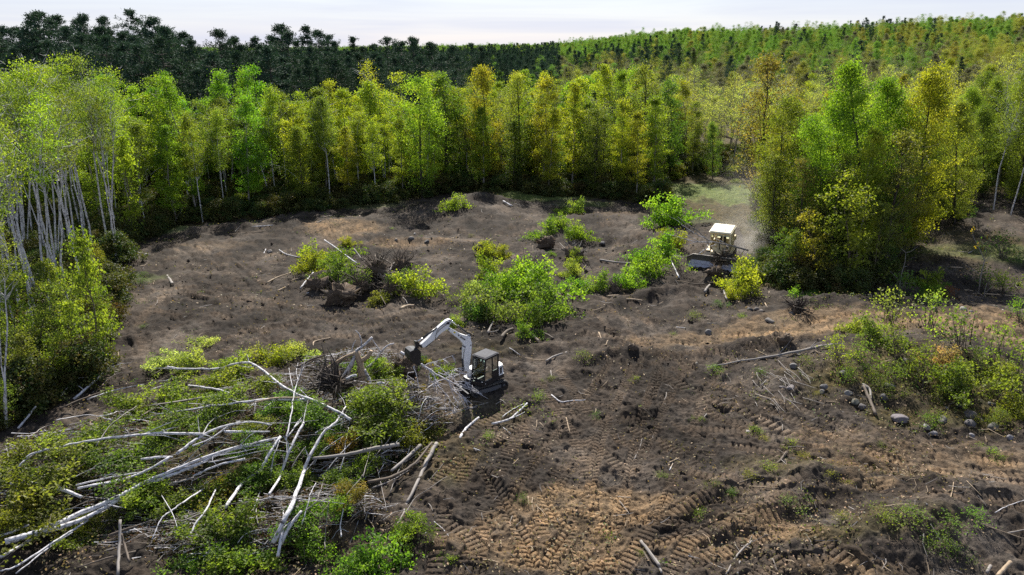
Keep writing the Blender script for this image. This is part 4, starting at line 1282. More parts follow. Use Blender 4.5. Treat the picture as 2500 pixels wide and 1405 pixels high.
# ------------------------------------------------------------------ far woods: masses nobody could count
def forest_mass(name, label, pts, protos, mat, seed):
    rs = np.random.default_rng(seed)
    n = len(pts)
    me = bpy.data.meshes.new(name)
    me.vertices.add(n)
    me.vertices.foreach_set('co', np.array([p[:3] for p in pts], np.float32).ravel())
    for nm, val in (('size', np.array([p[3] for p in pts])), ('turn', rs.uniform(0, 6.283, n)), ('pick', rs.integers(0, len(protos), n).astype(float))):
        at = me.attributes.new(nm, 'FLOAT', 'POINT')
        at.data.foreach_set('value', val.astype(np.float32))
    o = link(name, me)
    tag(o, label, None, None, 'stuff')
    ng = bpy.data.node_groups.new(name + '_nodes', 'GeometryNodeTree')
    ng.interface.new_socket('Geometry', in_out='INPUT', socket_type='NodeSocketGeometry')
    ng.interface.new_socket('Geometry', in_out='OUTPUT', socket_type='NodeSocketGeometry')
    gi, go = ng.nodes.new('NodeGroupInput'), ng.nodes.new('NodeGroupOutput')
    jn = ng.nodes.new('GeometryNodeJoinGeometry')

    def named(nm):
        a = ng.nodes.new('GeometryNodeInputNamedAttribute')
        a.data_type = 'FLOAT'
        a.inputs['Name'].default_value = nm
        return a.outputs[0]
    for k, po in enumerate(protos):
        oi = ng.nodes.new('GeometryNodeObjectInfo')
        oi.transform_space = 'ORIGINAL'
        oi.inputs['Object'].default_value = po
        sm = ng.nodes.new('GeometryNodeSetMaterial')
        sm.inputs['Material'].default_value = mat
        ng.links.new(oi.outputs['Geometry'], sm.inputs['Geometry'])
        cmp = ng.nodes.new('FunctionNodeCompare')
        cmp.data_type, cmp.operation = 'FLOAT', 'EQUAL'
        cmp.inputs['Epsilon'].default_value = .1
        cmp.inputs['B'].default_value = float(k)
        ng.links.new(named('pick'), cmp.inputs['A'])
        ip = ng.nodes.new('GeometryNodeInstanceOnPoints')
        cx = ng.nodes.new('ShaderNodeCombineXYZ')
        ng.links.new(named('turn'), cx.inputs['Z'])
        ng.links.new(gi.outputs[0], ip.inputs['Points'])
        ng.links.new(cmp.outputs['Result'], ip.inputs['Selection'])
        ng.links.new(sm.outputs[0], ip.inputs['Instance'])
        ng.links.new(cx.outputs[0], ip.inputs['Rotation'])
        ng.links.new(named('size'), ip.inputs['Scale'])
        ng.links.new(ip.outputs[0], jn.inputs[0])
    ng.links.new(jn.outputs[0], go.inputs[0])
    md = o.modifiers.new('copies', 'NODES')
    md.node_group = ng
    return o


def crown_objs(prefix, k):
    out = []
    for o in COL.objects:
        if o.name.startswith('crown') and o.data.name.startswith(prefix) and o.data not in [q.data for q in out]:
            out.append(o)
            if len(out) == k:
                break
    return out


far = {'aspen': [], 'gold': [], 'grey': [], 'pine': []}
rs = np.random.default_rng(5)
for lo, hi, gap in ((196, 300, 5.4), (300, 420, 7.0), (420, 640, 7.5), (640, 1100, 9.5), (1100, 2600, 20.0)):
    y = lo
    while y < hi:
        y += gap * .9
        w = .84 * y + 10
        for x in np.arange(-w, w, gap):
            xx, yy = x + rs.uniform(-.9, .9) * gap, y + rs.uniform(-.9, .9) * gap
            ax = xx / yy
            if yy < 215 and ax < 0:
                continue
            z = float(base_h(xx, yy))
            k = rs.uniform()
            big = 1.0 + (yy > 700) * .2 + (yy > 1100) * .25
            nz = float(fbm(np.array(xx / 60), np.array(yy / 60), 2, 8))
            if ax < .06 and yy < 900:
                kind = 'pine' if k < .86 else 'aspen'
            elif yy < 300:
                kind = 'grey' if k < .6 else ('gold' if k < .78 else ('pine' if k < .84 else 'aspen'))
            elif yy < 400:
                kind = 'pine' if k < (.45 if ax < .22 else .06) else ('aspen' if k < .6 else ('gold' if k < .8 else 'grey'))
            else:
                kind = ('aspen' if k > .06 else 'gold') if ax < .31 else (('pine' if k < .55 else 'grey') if nz < -.22 else ('gold' if (nz > .16 and k < .8) or k < .12 else 'aspen'))
            if .56 < ax < .80 and 230 < yy < 300:
                kind = 'gold'
            Hh = {'aspen': .95, 'gold': .95, 'grey': .92, 'pine': .72}[kind] * rs.uniform(.6, 1.25) * big
            far[kind].append((xx, yy, z - .3, Hh))
pc = crown_objs('pine', 3)
ac = crown_objs('aspen', 5) + crown_objs('maple', 2) + crown_objs('birch', 2)
oc = crown_objs('half_bare', 2) or ac
forest_mass('far_pine_woods', 'dark pine woods along the horizon behind the clearing', far['pine'], pc, M['needle'], 1)
forest_mass('far_aspen_woods', 'green aspen wood covering the far hill on the right', far['aspen'], ac, M['far_aspen'], 2)
forest_mass('far_golden_woods', 'golden trees scattered through the far wood on the right', far['gold'], ac, M['far_gold'], 3)
forest_mass('far_thinning_woods', 'grey-brown thinning wood between the right wood and the far hill', far['grey'], ac[:2] + oc, M['far_grey'], 4)

# undergrowth along and inside the edge of the wood: bushes one can tell apart in front, a mass behind
EDGE = [(330, 600), (380, 560), (440, 545), (500, 530), (560, 520), (620, 515), (690, 505), (760, 505), (840, 492), (880, 485), (930, 480), (990, 478), (1050, 470), (1110, 455), (1170, 455), (1230, 450), (1290, 445), (1350, 440), (1420, 455), (1490, 470), (1540, 470), (1600, 465), (1650, 440), (1700, 425), (1760, 430), (1800, 450)]
n_b = 0
for k in range(len(EDGE) - 1):
    for q in range(4):
        t = random.random()
        bx = EDGE[k][0] * (1 - t) + EDGE[k + 1][0] * t
        by = EDGE[k][1] * (1 - t) + EDGE[k + 1][1] * t - random.uniform(0, 26)
        b = ground(bx, by)
        dark = bx < 900
        c = mixcol(random.choice([DARK, GREEN, GREEN, OLIVE]), random.choice([OLIVE, YGREEN, BROWN]), random.uniform(0, .5)) if dark else mixcol(random.choice([GREEN, OLIVE, YGREEN]), random.choice([OLIVE, YELLOW, BROWN, YGREEN]), random.uniform(0, .6))
        plant(f'bush{random.randrange(6)}', 'bush', b, random.uniform(.9, 2.2), 'dark leafy bush at the foot of the back left wood' if dark else 'leafy bush at the foot of the middle of the far wood', 'bush', c,
              'bushes at the foot of the back left wood' if dark else 'bushes at the foot of the middle wood', wide=random.uniform(1, 1.5), parts=False)

under = []
rs = np.random.default_rng(21)
for _ in range(9000):
    y = rs.uniform(26, 165)
    x = rs.uniform(-.82, .82) * y
    if inside(np.array([x]), np.array([y]), CLEAR)[0]:
        continue
    pxx, pyy = project((x, y, 0))
    if 1620 < pxx < 1850 and pyy > 432:
        continue
    if pxx > 2190 and pyy > 470:
        continue
    under.append((x, y, float(base_h(x, y)), rs.uniform(.45, 1.5)))
fol = []
for i in range(6):
    o = link('foliage', PROTO[f'bush{i}']['crown'])
    o.matrix_world = Matrix.Translation((-38 - 3 * i, 47 + 4 * i, float(base_h(-38 - 3 * i, 47 + 4 * i))))
    o.color = (*OLIVE, 1)
    tag(o, 'low olive bush under the crowded birches at the left edge', 'bush', 'low bushes under the left birches')
    o.name = 'bush'
    fol.append(o)
M['under'] = leaf_material('undergrowth_leaf', (.075, .085, .02), spread=.16, transl=.35, var=.5)
forest_mass('undergrowth', 'leafy undergrowth filling the floor of the wood', under, fol, M['under'], 9)

# ------------------------------------------------------------------ leafy heaps and shrubs lying about the clearing
DKOL, ORG = mixcol(OLIVE, DARK, .35), mixcol(OLIVE, ORANGE, .3)


def heap(px, py, rpx, colour, label, key=None, h=.75, group=None, pile=False, name='bush', cat='bush', sparse=False):
    b = ground(px, py + rpx * .35, 0, pile)
    R = px2m(rpx, b)
    k = key or (f'thin_bush{random.randrange(3)}' if sparse else f'heap{random.randrange(7)}')
    base_R = 1.15 if 'thin' in k else 1.35
    pr = PROTO[k]
    s = R / base_R
    o = link(name, None)
    o.matrix_world = Matrix.Translation(Vector(b) - Vector((0, 0, .12))) @ Matrix.Rotation(random.uniform(0, 6.283), 4, 'Z') @ Matrix.Diagonal((s, s, s * h, 1))
    tag(o, label, cat, group)
    link('stem', pr['trunk'], o)
    link('foliage', pr['crown'], o).color = (*mixcol(colour, DKOL, .12 if pile else .18), 1)
    return o


DKOL, ORG = mixcol(OLIVE, DARK, .35), mixcol(OLIVE, ORANGE, .3)
for px, py, r, c, lab in [
    (950, 985, 75, DKOL, 'big rounded olive heap of leafy branches left of the excavator, upper part'), (920, 1050, 70, DKOL, 'olive leaf heap, left lower flank of the rounded heap by the excavator'), (1000, 1035, 62, mixcol(DKOL, GOLD, .25), 'olive-gold leaf heap, right flank of the rounded heap by the excavator'),
    (1005, 955, 36, ORG, 'orange-tinted leafy tuft on the top right of the rounded heap'), (880, 985, 45, OLIVE, 'olive tuft between the root fan and the rounded heap'), (760, 1010, 55, GREEN, 'green leaf heap under the long diagonal birch log'), (690, 985, 45, GREEN, 'small green heap left of the upright thin birch'),
    (560, 985, 55, DKOL, 'dark leafy heap above the curved logs'), (430, 970, 55, mixcol(OLIVE, YGREEN, .5), 'yellow-green leafy heap at the upper left of the pile'), (330, 985, 60, OLIVE, 'olive leafy heap near the left birches'), (200, 1045, 62, OLIVE, 'round olive heap left of the long arching log'), (480, 1020, 60, DKOL, 'dark leaf heap below the upper row of logs'),
    (610, 1080, 45, GREEN, 'green heap inside the bend of the curved logs'), (350, 1095, 70, DKOL, 'dark leaf heap below the long arching log'), (150, 1150, 75, mixcol(DKOL, BROWN, .3), 'brown-olive heap at the left edge of the pile'), (60, 1120, 60, OLIVE, 'olive heap at the far left end of the arching log'), (90, 1215, 70, mixcol(DKOL, GOLD, .25), 'golden-olive heap above the butts of the double log'),
    (30, 1260, 50, mixcol(OLIVE, GOLD, .4), 'yellowish heap in the left corner of the pile'), (580, 1165, 55, mixcol(OLIVE, ORANGE, .25), 'rusty-olive heap right of the double log tops'), (640, 1150, 45, GREEN, 'green heap between the double log and the S-shaped log'), (520, 1195, 50, mixcol(GREEN, YGREEN, .4), 'fresh green heap beside the lower end of the S-shaped log'),
    (345, 1205, 55, mixcol(GREEN, YGREEN, .5), 'fresh green tuft lying over the double log'), (430, 1230, 50, DKOL, 'dark heap below the double log'), (200, 1290, 40, mixcol(YGREEN, YELLOW, .4), 'thin yellow tuft below the double log'), (560, 1270, 70, mixcol(GREEN, YGREEN, .45), 'bright green heap in the lower middle of the pile'), (500, 1340, 80, mixcol(GREEN, YGREEN, .4), 'largest bright green heap at the bottom of the pile'),
    (600, 1350, 70, mixcol(GREEN, YGREEN, .5), 'bright green heap left of the thick leaning logs'), (420, 1380, 60, mixcol(GREEN, YGREEN, .3), 'green heap cut by the bottom edge'), (700, 1175, 42, mixcol(OLIVE, GREEN, .4), 'olive-green heap between the parallel leaning logs'), (780, 1240, 58, mixcol(BRIGHT, GREEN, .4), 'bright green heap right of the thick leaning logs'), (760, 1310, 50, mixcol(BRIGHT, GREEN, .3), 'bright green tuft below the thick leaning logs'),
    (820, 1180, 45, GREEN, 'green heap under the grey lying log'), (860, 1195, 34, mixcol(ORANGE, OLIVE, .65), 'orange-brown tuft right of the grey lying log'), (900, 1120, 45, mixcol(GREEN, YGREEN, .5), 'green heap below the rounded heap'), (830, 1075, 36, mixcol(ORANGE, OLIVE, .45), 'rusty tuft below the grey lying log'), (740, 1090, 44, GREEN, 'green heap left of the grey lying log'),
    (660, 865, 46, mixcol(YELLOW, YGREEN, .4), 'yellow leafy tuft along the top edge of the pile'), (720, 850, 38, mixcol(PALE, YELLOW, .4), 'pale yellow tuft at the top edge of the pile right of the yellow one'), (780, 865, 36, mixcol(PALE, YGREEN, .5), 'pale green tuft at the top edge of the pile left of the stump'), (485, 830, 32, PALE, 'cream-leaved sprig standing alone above the pile'), (400, 880, 36, PALE, 'cream-leaved tuft at the upper left of the pile'),
    (470, 885, 42, mixcol(PALE, YGREEN, .6), 'pale green tuft below the cream sprig'), (580, 900, 50, mixcol(YGREEN, OLIVE, .4), 'yellow-green heap under the start of the long diagonal log'), (540, 940, 50, mixcol(OLIVE, YGREEN, .4), 'mid green heap below the start of the diagonal log'), (640, 930, 45, OLIVE, 'olive heap under the middle of the diagonal log'), (890, 880, 36, mixcol(GREEN, YGREEN, .5), 'green tuft behind the broken stump'),
    (960, 905, 34, YGREEN, 'yellow-green tuft between the broken stump and the bucket'), (1045, 880, 22, mixcol(YELLOW, GOLD, .4), 'small golden tuft right of the bucket'), (1080, 905, 40, mixcol(GREEN, YGREEN, .4), 'green tuft under the lifted birch'), (1010, 885, 30, DARK, 'dark tuft below the bucket')]:
    heap(px, py, r * 1.12, c, lab, pile=True, h=.8)

for k in range(24):
    px, py = random.uniform(120, 1010), random.uniform(900, 1330)
    if float(pile_h(*ground(px, py)[:2])) < .35:
        continue
    c = mixcol(random.choice([DKOL, GREEN, OLIVE, OLIVE, GREEN]), random.choice([YGREEN, BROWN, DARK, GOLD, YGREEN]), random.uniform(0, .45))
    area = ('upper' if py < 1030 else 'middle' if py < 1170 else 'lower') + ' ' + ('left' if px < 400 else 'centre' if px < 720 else 'right')
    heap(px, py, random.uniform(30, 52), c, f'{tone_words(c)} leafy bough packed between stems in the {area} of the brush pile', pile=True, h=.8, group='leafy boughs packed through the brush pile')

for px, py, r, c, lab in [
    (945, 1370, 75, mixcol(BRIGHT, GREEN, .55), 'bright green leafy bough at the bottom edge below the long grey stem'), (1000, 1290, 36, mixcol(GREEN, YGREEN, .5), 'green leafy tip on the long grey stem'), (1085, 1355, 22, mixcol(GREEN, YGREEN, .5), 'small green sprig near the bottom, right of the bough'), (880, 1395, 50, mixcol(BRIGHT, GREEN, .6), 'green bough tip at the bottom edge, left one'), (1050, 1310, 26, mixcol(GREEN, YGREEN, .3), 'thin green sprig between bough and tracks'),
    (800, 615, 46, mixcol(YGREEN, GREEN, .35), 'feathery green shrub on the left of the root pile'), (760, 650, 34, mixcol(YGREEN, YELLOW, .4), 'yellowish shrub at the left foot of the root pile'), (820, 660, 38, mixcol(GREEN, OLIVE, .4), 'darker green shrub against the root pile'), (848, 595, 16, mixcol(YELLOW, YGREEN, .4), 'small yellow sprig above the root pile'), (1026, 700, 44, mixcol(YGREEN, YELLOW, .55), 'bright yellow-green shrub right of the root pile'),
    (870, 690, 34, DKOL, 'dull leafy tangle in the middle of the root pile'), (915, 725, 30, mixcol(DKOL, BROWN, .4), 'brownish leafy tangle at the front of the root pile'), (965, 690, 28, DKOL, 'dull leafy tangle at the right of the root pile'),
    (1185, 618, 26, mixcol(YGREEN, YELLOW, .35), 'yellow-green tip at the upper end of the central thicket'), (1225, 618, 20, mixcol(YELLOW, YGREEN, .4), 'yellow tip beside the upturned root of the central thicket'), (1205, 660, 40, YGREEN, 'yellow-green shrub in the upper part of the central thicket'), (1225, 700, 48, mixcol(YGREEN, BRIGHT, .5), 'bright shrub in the middle of the central thicket'), (1310, 700, 60, mixcol(BRIGHT, YGREEN, .35), 'biggest bright green shrub of the central thicket'),
    (1330, 745, 56, mixcol(GREEN, OLIVE, .4), 'dark green shrub at the lower right of the central thicket'), (1290, 770, 48, mixcol(GREEN, YGREEN, .3), 'green shrub at the foot of the central thicket'), (1200, 755, 50, mixcol(GREEN, PALE, .3), 'pale green shrub at the lower left of the central thicket'), (1165, 760, 34, GREEN, 'small green shrub beside the lower left of the thicket'), (1180, 690, 30, PALE, 'whitish-green sprig on the left flank of the thicket'), (1285, 805, 24, mixcol(GREEN, YGREEN, .5), 'sprig growing out of the thicket\'s lower root'),
    (1130, 730, 34, OLIVE, 'sparse olive shrub left of the central thicket'), (1110, 785, 24, YGREEN, 'low sprig behind the excavator boom'), (1335, 565, 30, mixcol(YGREEN, GREEN, .3), 'green shrub on the far slope, left one of the pair'), (1410, 572, 30, mixcol(BRIGHT, YGREEN, .4), 'bright green shrub on the far slope, right one of the pair'), (1365, 545, 22, mixcol(YGREEN, OLIVE, .4), 'small shrub above the pair on the far slope'), (1400, 512, 26, mixcol(OLIVE, YGREEN, .5), 'dull green shrub higher on the far slope'),
    (1118, 495, 32, mixcol(OLIVE, YGREEN, .6), 'green shrub on the dark rise at the far edge'), (1342, 618, 14, GREEN, 'small green tuft by the bleached root'), (1405, 630, 24, mixcol(YGREEN, GREEN, .4), 'green tuft right of the bleached root'), (1395, 662, 28, mixcol(YGREEN, PALE, .3), 'pale flattened tuft below the bleached root'), (1400, 703, 26, BRIGHT, 'leftmost low green tuft of the row leading to the bulldozer'), (1455, 698, 34, mixcol(BRIGHT, YGREEN, .3), 'second low green tuft of the row leading to the bulldozer'),
    (1535, 690, 34, mixcol(YGREEN, BRIGHT, .5), 'third and brightest tuft of the row leading to the bulldozer'), (1580, 655, 44, BRIGHT, 'large green heap in the row leading to the bulldozer'), (1610, 615, 42, mixcol(BRIGHT, YGREEN, .4), 'large green heap nearest the bulldozer blade'), (1640, 590, 30, mixcol(YGREEN, YELLOW, .3), 'yellow-green top of the heap beside the blade'), (1660, 650, 26, YGREEN, 'thin yellow-green tuft left of the blade'), (1628, 533, 46, mixcol(BRIGHT, YGREEN, .25), 'bright green tree top lying behind the birch on the blade'),
    (1812, 685, 46, mixcol(YELLOW, YGREEN, .35), 'bright yellow shrub below the bulldozer'), (1795, 715, 24, YELLOW, 'yellow foot of the shrub below the bulldozer'), (1850, 640, 30, GREEN, 'green shrub right of the bulldozer blade'), (1960, 712, 24, mixcol(BRIGHT, GREEN, .4), 'low fern-like tuft below the right wood'), (2190, 720, 40, GREEN, 'dark green shrub behind the tan berm'), (2260, 690, 28, YGREEN, 'yellow-green shrub behind the tan berm'), (2270, 718, 24, BRIGHT, 'bright low shrub behind the tan berm'), (2300, 728, 22, (.16, .05, .025), 'rust red dead shrub behind the tan berm'),
    (2445, 620, 34, DARK, 'dark fern patch on the shaded bank'), (2410, 690, 28, GREEN, 'green shrub beside the bleached tangle'), (2450, 700, 28, YGREEN, 'yellow-green shrub right of the bleached tangle'), (2490, 770, 26, BRIGHT, 'bright green tuft at the right edge'), (2330, 520, 26, DARK, 'dark shrub on the shaded bank under the leaning birches'), (2240, 520, 30, mixcol(OLIVE, GOLD, .3), 'olive-gold shrub at the head of the shaded bank'),
    (2175, 770, 46, mixcol(YGREEN, PALE, .4), 'tall pale shrub on top of the stony mound'), (2265, 785, 50, mixcol(YGREEN, PALE, .25), 'pale green shrub next to the tallest on the stony mound'), (2100, 800, 34, mixcol(YGREEN, PALE, .3), 'slender shrub at the left end of the stony mound'), (2140, 815, 36, OLIVE, 'olive shrub under the tall pale one on the mound'), (2050, 865, 34, mixcol(YELLOW, YGREEN, .3), 'yellow shrub at the tip of the grey log on the mound'), (2110, 880, 34, mixcol(GREEN, YGREEN, .5), 'green shrub above the two round stones'),
    (2200, 850, 40, mixcol(OLIVE, BROWN, .2), 'brownish shrub in the middle of the mound'), (2290, 880, 34, (.30, .17, .10), 'pinkish dry shrub on the mound'), (2260, 915, 44, mixcol(OLIVE, YGREEN, .4), 'olive shrub below the pinkish one'), (2340, 830, 48, mixcol(GREEN, YGREEN, .3), 'green shrub around the charred snag'), (2420, 865, 50, mixcol(BRIGHT, PALE, .3), 'brightest pale green shrub on the mound'), (2390, 910, 46, OLIVE, 'olive shrub below the brightest one'), (2470, 900, 44, mixcol(OLIVE, YGREEN, .4), 'shrub at the right end of the mound'),
    (2330, 940, 44, DKOL, 'dark olive shrub low on the mound'), (2440, 960, 46, mixcol(OLIVE, YELLOW, .3), 'yellow-flecked shrub low on the mound at the right'), (2485, 1010, 34, mixcol(OLIVE, YELLOW, .35), 'yellow-flecked shrub at the right edge below the mound'), (2170, 920, 34, DKOL, 'dark shrub among the stones of the mound')]:
    heap(px, py, r * 1.22, c, lab, h=1.1, sparse=(px > 2000 and random.random() < .6) or 'sparse' in lab or 'thin' in lab)

for k in range(30):
    px, py = random.uniform(2040, 2495), random.uniform(880, 1045)
    if py > 1010 and px < 2180:
        continue
    c = mixcol(random.choice([OLIVE, GREEN, DKOL]), random.choice([YELLOW, YGREEN, BROWN]), random.uniform(.1, .5))
    heap(px, py, random.uniform(16, 30), c, f"{tone_words(c)} low sprig among the stones on the {'upper' if py < 940 else 'lower'} {'left' if px < 2200 else 'middle' if px < 2350 else 'right'} of the mound", h=.9, sparse=True, group='low sprigs among the stones of the mound')

for px, py, r, c, lab in [
    (2000, 960, 14, YELLOW, 'yellow weed beside the twin stones left of the mound'), (1840, 1052, 24, YGREEN, 'yellow-green weed right of the flat pale stone'), (1862, 1070, 18, YELLOW, 'yellow weed below the one by the flat pale stone'), (1705, 1022, 18, OLIVE, 'lone olive weed in the track field'), (1930, 1085, 24, mixcol(YGREEN, YELLOW, .4), 'yellow weed at the tip of the brown branch'), (1965, 1110, 20, YELLOW, 'yellow weed right of the brown branch'), (1880, 1140, 30, mixcol(YGREEN, YELLOW, .3), 'weeds over the middle of the brown branch'),
    (1835, 1160, 28, mixcol(YELLOW, YGREEN, .3), 'yellow weeds under the brown branch'), (1780, 1195, 24, GREEN, 'green weed at the butt of the brown branch'), (1740, 1180, 20, OLIVE, 'small weed left of the brown branch'), (2035, 1160, 22, YELLOW, 'upright yellow weed on the bare ridge'), (2075, 1180, 18, YELLOW, 'sparse yellow weed right of the upright one'), (1715, 1250, 26, mixcol(YGREEN, OLIVE, .3), 'weed clump beside the left ridge'), (1930, 1230, 36, mixcol(GREEN, PALE, .3), 'weed clump with whitish leaves between the two ridges'),
    (2060, 1260, 26, mixcol(YELLOW, OLIVE, .3), 'yellow weed at the top of the bottom right bank'), (2150, 1255, 40, mixcol(OLIVE, YELLOW, .3), 'weed carpet on the bottom right bank, left part'), (2220, 1265, 44, mixcol(OLIVE, YGREEN, .4), 'weed carpet on the bottom right bank, middle part'), (2310, 1270, 46, mixcol(GREEN, YGREEN, .4), 'green weed carpet on the bottom right bank'), (2380, 1265, 36, BRIGHT, 'bright weed at the right of the bottom bank'), (2290, 1320, 40, mixcol(GREEN, YGREEN, .3), 'weeds hanging over the bottom right bank'), (2340, 1350, 36, GREEN, 'green weeds at the foot of the bottom right bank'),
    (1560, 1345, 18, YGREEN, 'weed at the head of the short thick log'), (1280, 1210, 24, mixcol(GREEN, OLIVE, .3), 'weed between the wheel tracks'), (1460, 1010, 22, GREEN, 'green weed where the wheel track ends'), (1310, 965, 30, mixcol(OLIVE, YGREEN, .4), 'leafy twig tuft at the tip of the white branch'), (1340, 925, 20, OLIVE, 'thin weed left of the round brown stone'), (1190, 1060, 22, YGREEN, 'weed beside the short white log'), (1620, 1160, 22, OLIVE, 'weed right of the long wheel track'), (1550, 925, 16, mixcol(YELLOW, YGREEN, .5), 'small yellow weed between the wheel tracks'),
    (1420, 870, 30, OLIVE, 'weed patch on the low hummock'), (1640, 820, 20, OLIVE, 'weed patch left of the berm'), (1700, 770, 24, OLIVE, 'weed at the left tip of the berm'), (1810, 770, 18, YGREEN, 'pale weed by the berm boulders'), (1990, 757, 12, YGREEN, 'weed sprig on the berm'), (1760, 740, 20, GREEN, 'weed in front of the yellow shrub'), (350, 795, 12, GREEN, 'small green weed alone on the left soil'), (340, 690, 20, DARK, 'dark green flattened fern on the left soil'), (350, 670, 16, GREEN, 'green flattened fern above the dark one'),
    (470, 535, 18, YELLOW, 'thin yellow weed at the back left corner'), (960, 560, 12, YGREEN, 'tiny weed on the far slope'), (1150, 575, 10, OLIVE, 'tiny olive weed beside the far drag marks'), (1240, 660, 16, YELLOW, 'yellow weed right of the upturned root'), (2440, 1120, 18, OLIVE, 'weed at the right edge above the ruts'), (2160, 1090, 20, OLIVE, 'weed below the boulders'), (2410, 1100, 26, YGREEN, 'yellow-green weed at the lower right edge of the mound'), (1740, 905, 30, mixcol(GREEN, YGREEN, .4), 'weeds under the butt of the grey log'), (1860, 905, 26, GREEN, 'green weeds among the bleached twigs'),
    (1960, 880, 26, OLIVE, 'olive weeds under the middle of the grey log')]:
    heap(px, py, r, c, lab, h=.7, name='weed', cat='weed', sparse=True)

# ------------------------------------------------------------------ felled stems, logs, sticks
def smooth(pts, n=None):
    pts = np.asarray(pts, float)
    if len(pts) == 2:
        return np.linspace(pts[0], pts[1], 5)
    P0 = np.concatenate([[2 * pts[0] - pts[1]], pts, [2 * pts[-1] - pts[-2]]])
    out = []
    for i in range(1, len(P0) - 2):
        for t in np.linspace(0, 1, 5, endpoint=False):
            a, b, c, d = P0[i - 1:i + 3]
            out.append(.5 * (2 * b + (c - a) * t + (2 * a - 5 * b + 4 * c - d) * t * t + (3 * b - a - 3 * c + d) * t ** 3))
    out.append(pts[-1])
    return np.array(out)


def log(px, w0, w1, mat, label, name='log', cat='log', group=None, pile=True, dz=.12, twigs=0, leaf=None, branches=(), sides=8, rise=None):
    dz = dz + (.58 if pile and dz > .1 and w0 > 4.5 else .34 if pile and dz > .1 else 0)
    pts = np.array([ground(x, y, dz + (0 if rise is None else rise[min(i, len(rise) - 1)]), pile) for i, (x, y) in enumerate(px)])
    p = smooth(pts)
    L = float(np.linalg.norm(np.diff(p, axis=0), axis=1).sum())
    p[1:-1] += RNG.standard_normal((len(p) - 2, 3)) * .006 * L ** .5 * np.array([1, 1, .6])
    r = np.linspace(px2m(w0, p[0]), px2m(w1, p[-1]), len(p)) / 2 * .78
    b = p[0].copy()
    mb = MB().tube(p - b, r, sides, lump=.05)
    if w0 < 5 and not twigs and not branches:
        o = mb.build(name, M[mat], None, True)
        o.location = b
        return tag(o, label, cat, group)
    root = empty(name, b, label, cat, group)
    mb.build('trunk', M[mat], root, True)
    if w0 >= 9:
        t = p[0] - p[1]
        t /= np.linalg.norm(t)
        a = np.cross(t, [0.2, .3, .9])
        a /= np.linalg.norm(a)
        c = np.cross(t, a)
        th = np.arange(10) * .6283
        MB().add(t * .006 + np.cos(th)[:, None] * a * r[0] * .93 + np.sin(th)[:, None] * c * r[0] * .93, [tuple(range(10))]).build('cut_end', M['wood'], root)
    for bp in branches:
        q = smooth(np.array([ground(x, y, dz + .1, pile) for x, y in bp]))
        MB().tube(q - b, np.linspace(px2m(w0 * .42, q[0]), px2m(1.2, q[-1]), len(q)) / 2, 6).build('branch', M[mat], root, True)
    if twigs:
        tb = MB()
        for _ in range(twigs):
            i = RNG.integers(int(len(p) * .25), len(p))
            d = p[min(i + 1, len(p) - 1)] - p[max(i - 1, 0)]
            d /= np.linalg.norm(d) + 1e-9
            e = d * RNG.uniform(.4, 1.2) + RNG.standard_normal(3) * np.array([.6, .6, .35])
            e = e * RNG.uniform(.5, 1.5)
            s = p[i] - b
            tb.tube([s, s + e * .5 + RNG.standard_normal(3) * .06, s + e], [r[i] * .4, r[i] * .25 + .004, .004], 4, cap=False)
        tb.build('twigs', M[mat if mat != 'wood' else 'greybark'], root)['kind'] = 'stuff'
    if leaf:
        lb = MB()
        n = leaf[0]
        i = RNG.integers(int(len(p) * .55), len(p), n // 12 + 1)
        idx = np.repeat(np.arange(len(i)), 12)
        c = p[i][idx] - b + RNG.standard_normal((len(idx), 3)) * np.array([.5, .5, .3]) + (RNG.standard_normal((len(i), 3)) * .35)[idx]
        add_leaves(lb, c, .13, RNG.uniform(.2, .9, len(c)), RNG, 0)
        lb.build('foliage', M['leaf'], root).color = (*leaf[1], 1)
    return root


def P7(*p):
    return [(x / 2.322, 800 + y / 2.322) for x, y in p]


B, FB = 'birch', 'felled_birch'
log(P7((30, 1215), (200, 1165), (430, 1068), (680, 955), (840, 870), (1080, 770), (1300, 690), (1580, 625)), 17, 6, B, 'thickest white birch log, running from the bottom left corner up through the pile', FB, 'felled tree', dz=.35, twigs=10)
log(P7((80, 1205), (450, 1095), (690, 990)), 14, 9, B, 'white birch log lying tight against the lower side of the thickest one', FB, 'felled tree', dz=.28)
log(P7((840, 885), (1090, 790), (1240, 720), (1400, 675), (1530, 660)), 10, 5, B, 'white birch stem continuing beside the thin end of the thickest log', FB, 'felled tree', dz=.25, twigs=6)
log(P7((1000, 720), (1090, 650), (1200, 585), (1330, 545), (1430, 535), (1540, 552)), 9, 4, B, 'curved birch stem with a fork in the middle of the pile', FB, 'felled tree', dz=.3, branches=[P7((1090, 672), (1190, 632), (1270, 575), (1290, 560))], twigs=8)
log(P7((110, 790), (170, 722), (330, 680), (520, 640), (740, 615), (900, 600), (1150, 605)), 5, 8, B, 'long white birch arching over the left half of the pile', FB, 'felled tree', dz=.4, twigs=10)
log(P7((1990, 525), (1920, 480), (1780, 415), (1620, 345), (1420, 265), (1230, 235), (1030, 235), (950, 222)), 9, 5, B, 'long pale birch stem slanting down across the top of the pile', FB, 'felled tree', dz=.5, twigs=8)
log(P7((1070, 330), (1230, 350), (1330, 385)), 6, 4, B, 'short pale stem just under the slanting birch', FB, 'felled tree', dz=.3)
log(P7((1740, 410), (1500, 410), (1250, 440), (900, 490)), 10, 3, B, 'white birch lying level in the upper row of the pile', FB, 'felled tree', dz=.35, twigs=14)
log(P7((1240, 385), (1060, 412), (860, 445)), 8, 3, 'greybark', 'dark stem lying level above the white upper row', 'felled_tree', 'felled tree', dz=.3, twigs=8)
